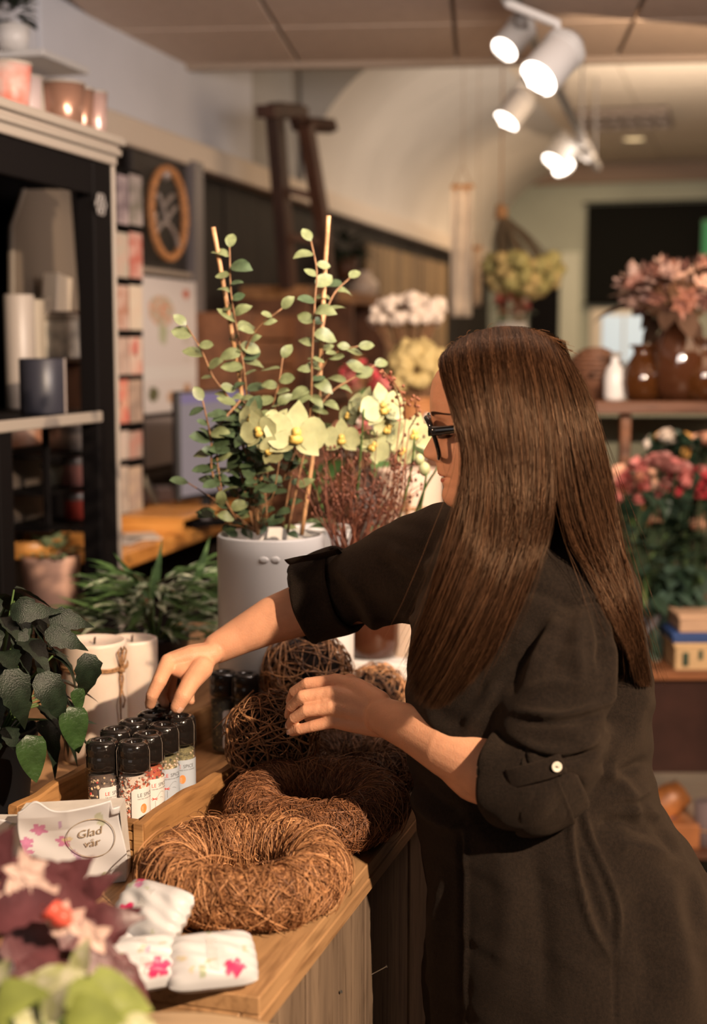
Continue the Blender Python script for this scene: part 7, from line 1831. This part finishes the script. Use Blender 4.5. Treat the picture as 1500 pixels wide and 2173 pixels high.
for (x, y, Y, dx, dz, s) in ((20, 1870, 1.34, .8, .4, 1.1), (60, 1900, 1.32, .9, .1, 1.2), (120, 1890, 1.36, .6, .6, 1.0), (110, 1960, 1.34, 1, -.2, 1.3), (30, 1960, 1.28, .6, -.4, 1.3), (170, 1960, 1.36, .8, .3, 1.1), (150, 2010, 1.30, 1, -.3, 1.2), (60, 2030, 1.27, .8, -.5, 1.2), (0, 1850, 1.3, .3, .8, .9), (220, 2030, 1.34, .9, -.45, 1.1), (10, 2060, 1.25, .5, -.6, 1.1), (185, 1905, 1.42, .5, .6, .8), (-10, 1930, 1.26, .7, .3, 1.2), (90, 2080, 1.25, .7, -.7, 1.0), (230, 1980, 1.40, .6, .6, .9)):
    p = P(x - 20, y + 12, Y); leaf(bpn, LP_, None, imb @ p, Vector((dx, -.2, dz)), Vector((rf.uniform(-.3, .4), -.8, .6)), s, rf)
    MB().tube([Vector((0, 0, -.01)), (imb @ p) * .5, imb @ p], [.003, .0025, .002], 5).build('stem', purp, bpn, True)
pinkb = mat('pink_white_petal', (.72, .52, .46), .5, var=.2, vscale=60)
LPk = leafset('ovate', .024, .015, pinkb, 3)
for (x, y, c) in ((50, 1850, 0), (75, 1870, 0), (95, 1905, 0), (130, 1945, 1), (110, 1930, 1), (150, 1955, 0), (200, 1985, 0), (30, 1900, 0), (60, 1840, 0)):
    for k in range(4): leaf(bpn, LPk, None, imb @ P(x, y, 1.26), Vector((math.cos(k * 1.57 + x), -.3, math.sin(k * 1.57 + x))), Vector((0, -1, .2)), .8, rf, 'petal')
    if c: MB().blob(imb @ P(x, y, 1.255), .010, 2, .2).build('berry', mat('coral_berry', (.66, .10, .07), .35), bpn, True)
lim = mat('lime_leaf', (.22, .26, .06), .45, var=.2, vscale=30); wl_ = mat('white_leaf', (.50, .48, .36), .5, col2=(.30, .32, .12), vscale=60)
LL = leafset('heart', .058, .042, lim, 3); LW_ = leafset('ovate', .05, .026, wl_, 3)
lpp = Vector((-.30, 1.12, .953))
pot(tuple(lpp), [(.001, 0), (.04, 0), (.05, .06), (.046, .06), (.001, .02)], white_cer, 'plant_pot', 'small white pot of the lime and white leaved plant', 'pot', soil=(.044, .05))
ln = thing('lime_plant', 'blurred lime green and white leaved plant at the bottom left corner', 'plant', (lpp.x, lpp.y, .953 + .05)); iml = inv_of(ln)
for (x, y, Y, dx, dz, s, k) in ((200, 2100, 1.16, .8, -.1, 1.1, 0), (150, 2120, 1.13, 1, -.3, 1.1, 0), (240, 2130, 1.15, .9, -.5, .9, 0), (60, 2110, 1.14, .5, .3, .9, 1), (90, 2090, 1.18, .9, .3, 1.1, 1), (110, 2140, 1.12, .6, -.5, 1.1, 1), (20, 2140, 1.12, .6, .2, 1.0, 0), (60, 2160, 1.1, .8, -.2, .9, 1), (0, 2120, 1.14, .3, .6, .9, 1), (190, 2080, 1.2, .2, .8, .8, 1), (290, 2160, 1.14, .8, -.3, .8, 1), (230, 2165, 1.12, .7, -.2, .9, 1), (170, 2160, 1.1, .6, .1, .9, 0), (130, 2170, 1.09, .2, .5, .8, 1)):
    p = P(x - 30, y, Y); leaf(ln, LW_ if k else LL, None, iml @ p, Vector((dx, -.2, dz)), Vector((0, -.8, .7)), s, rf); MB().tube([Vector((0, 0, -.01)), (iml @ p) * .5, iml @ p], .002, 5).build('stem', greenst, ln, True)
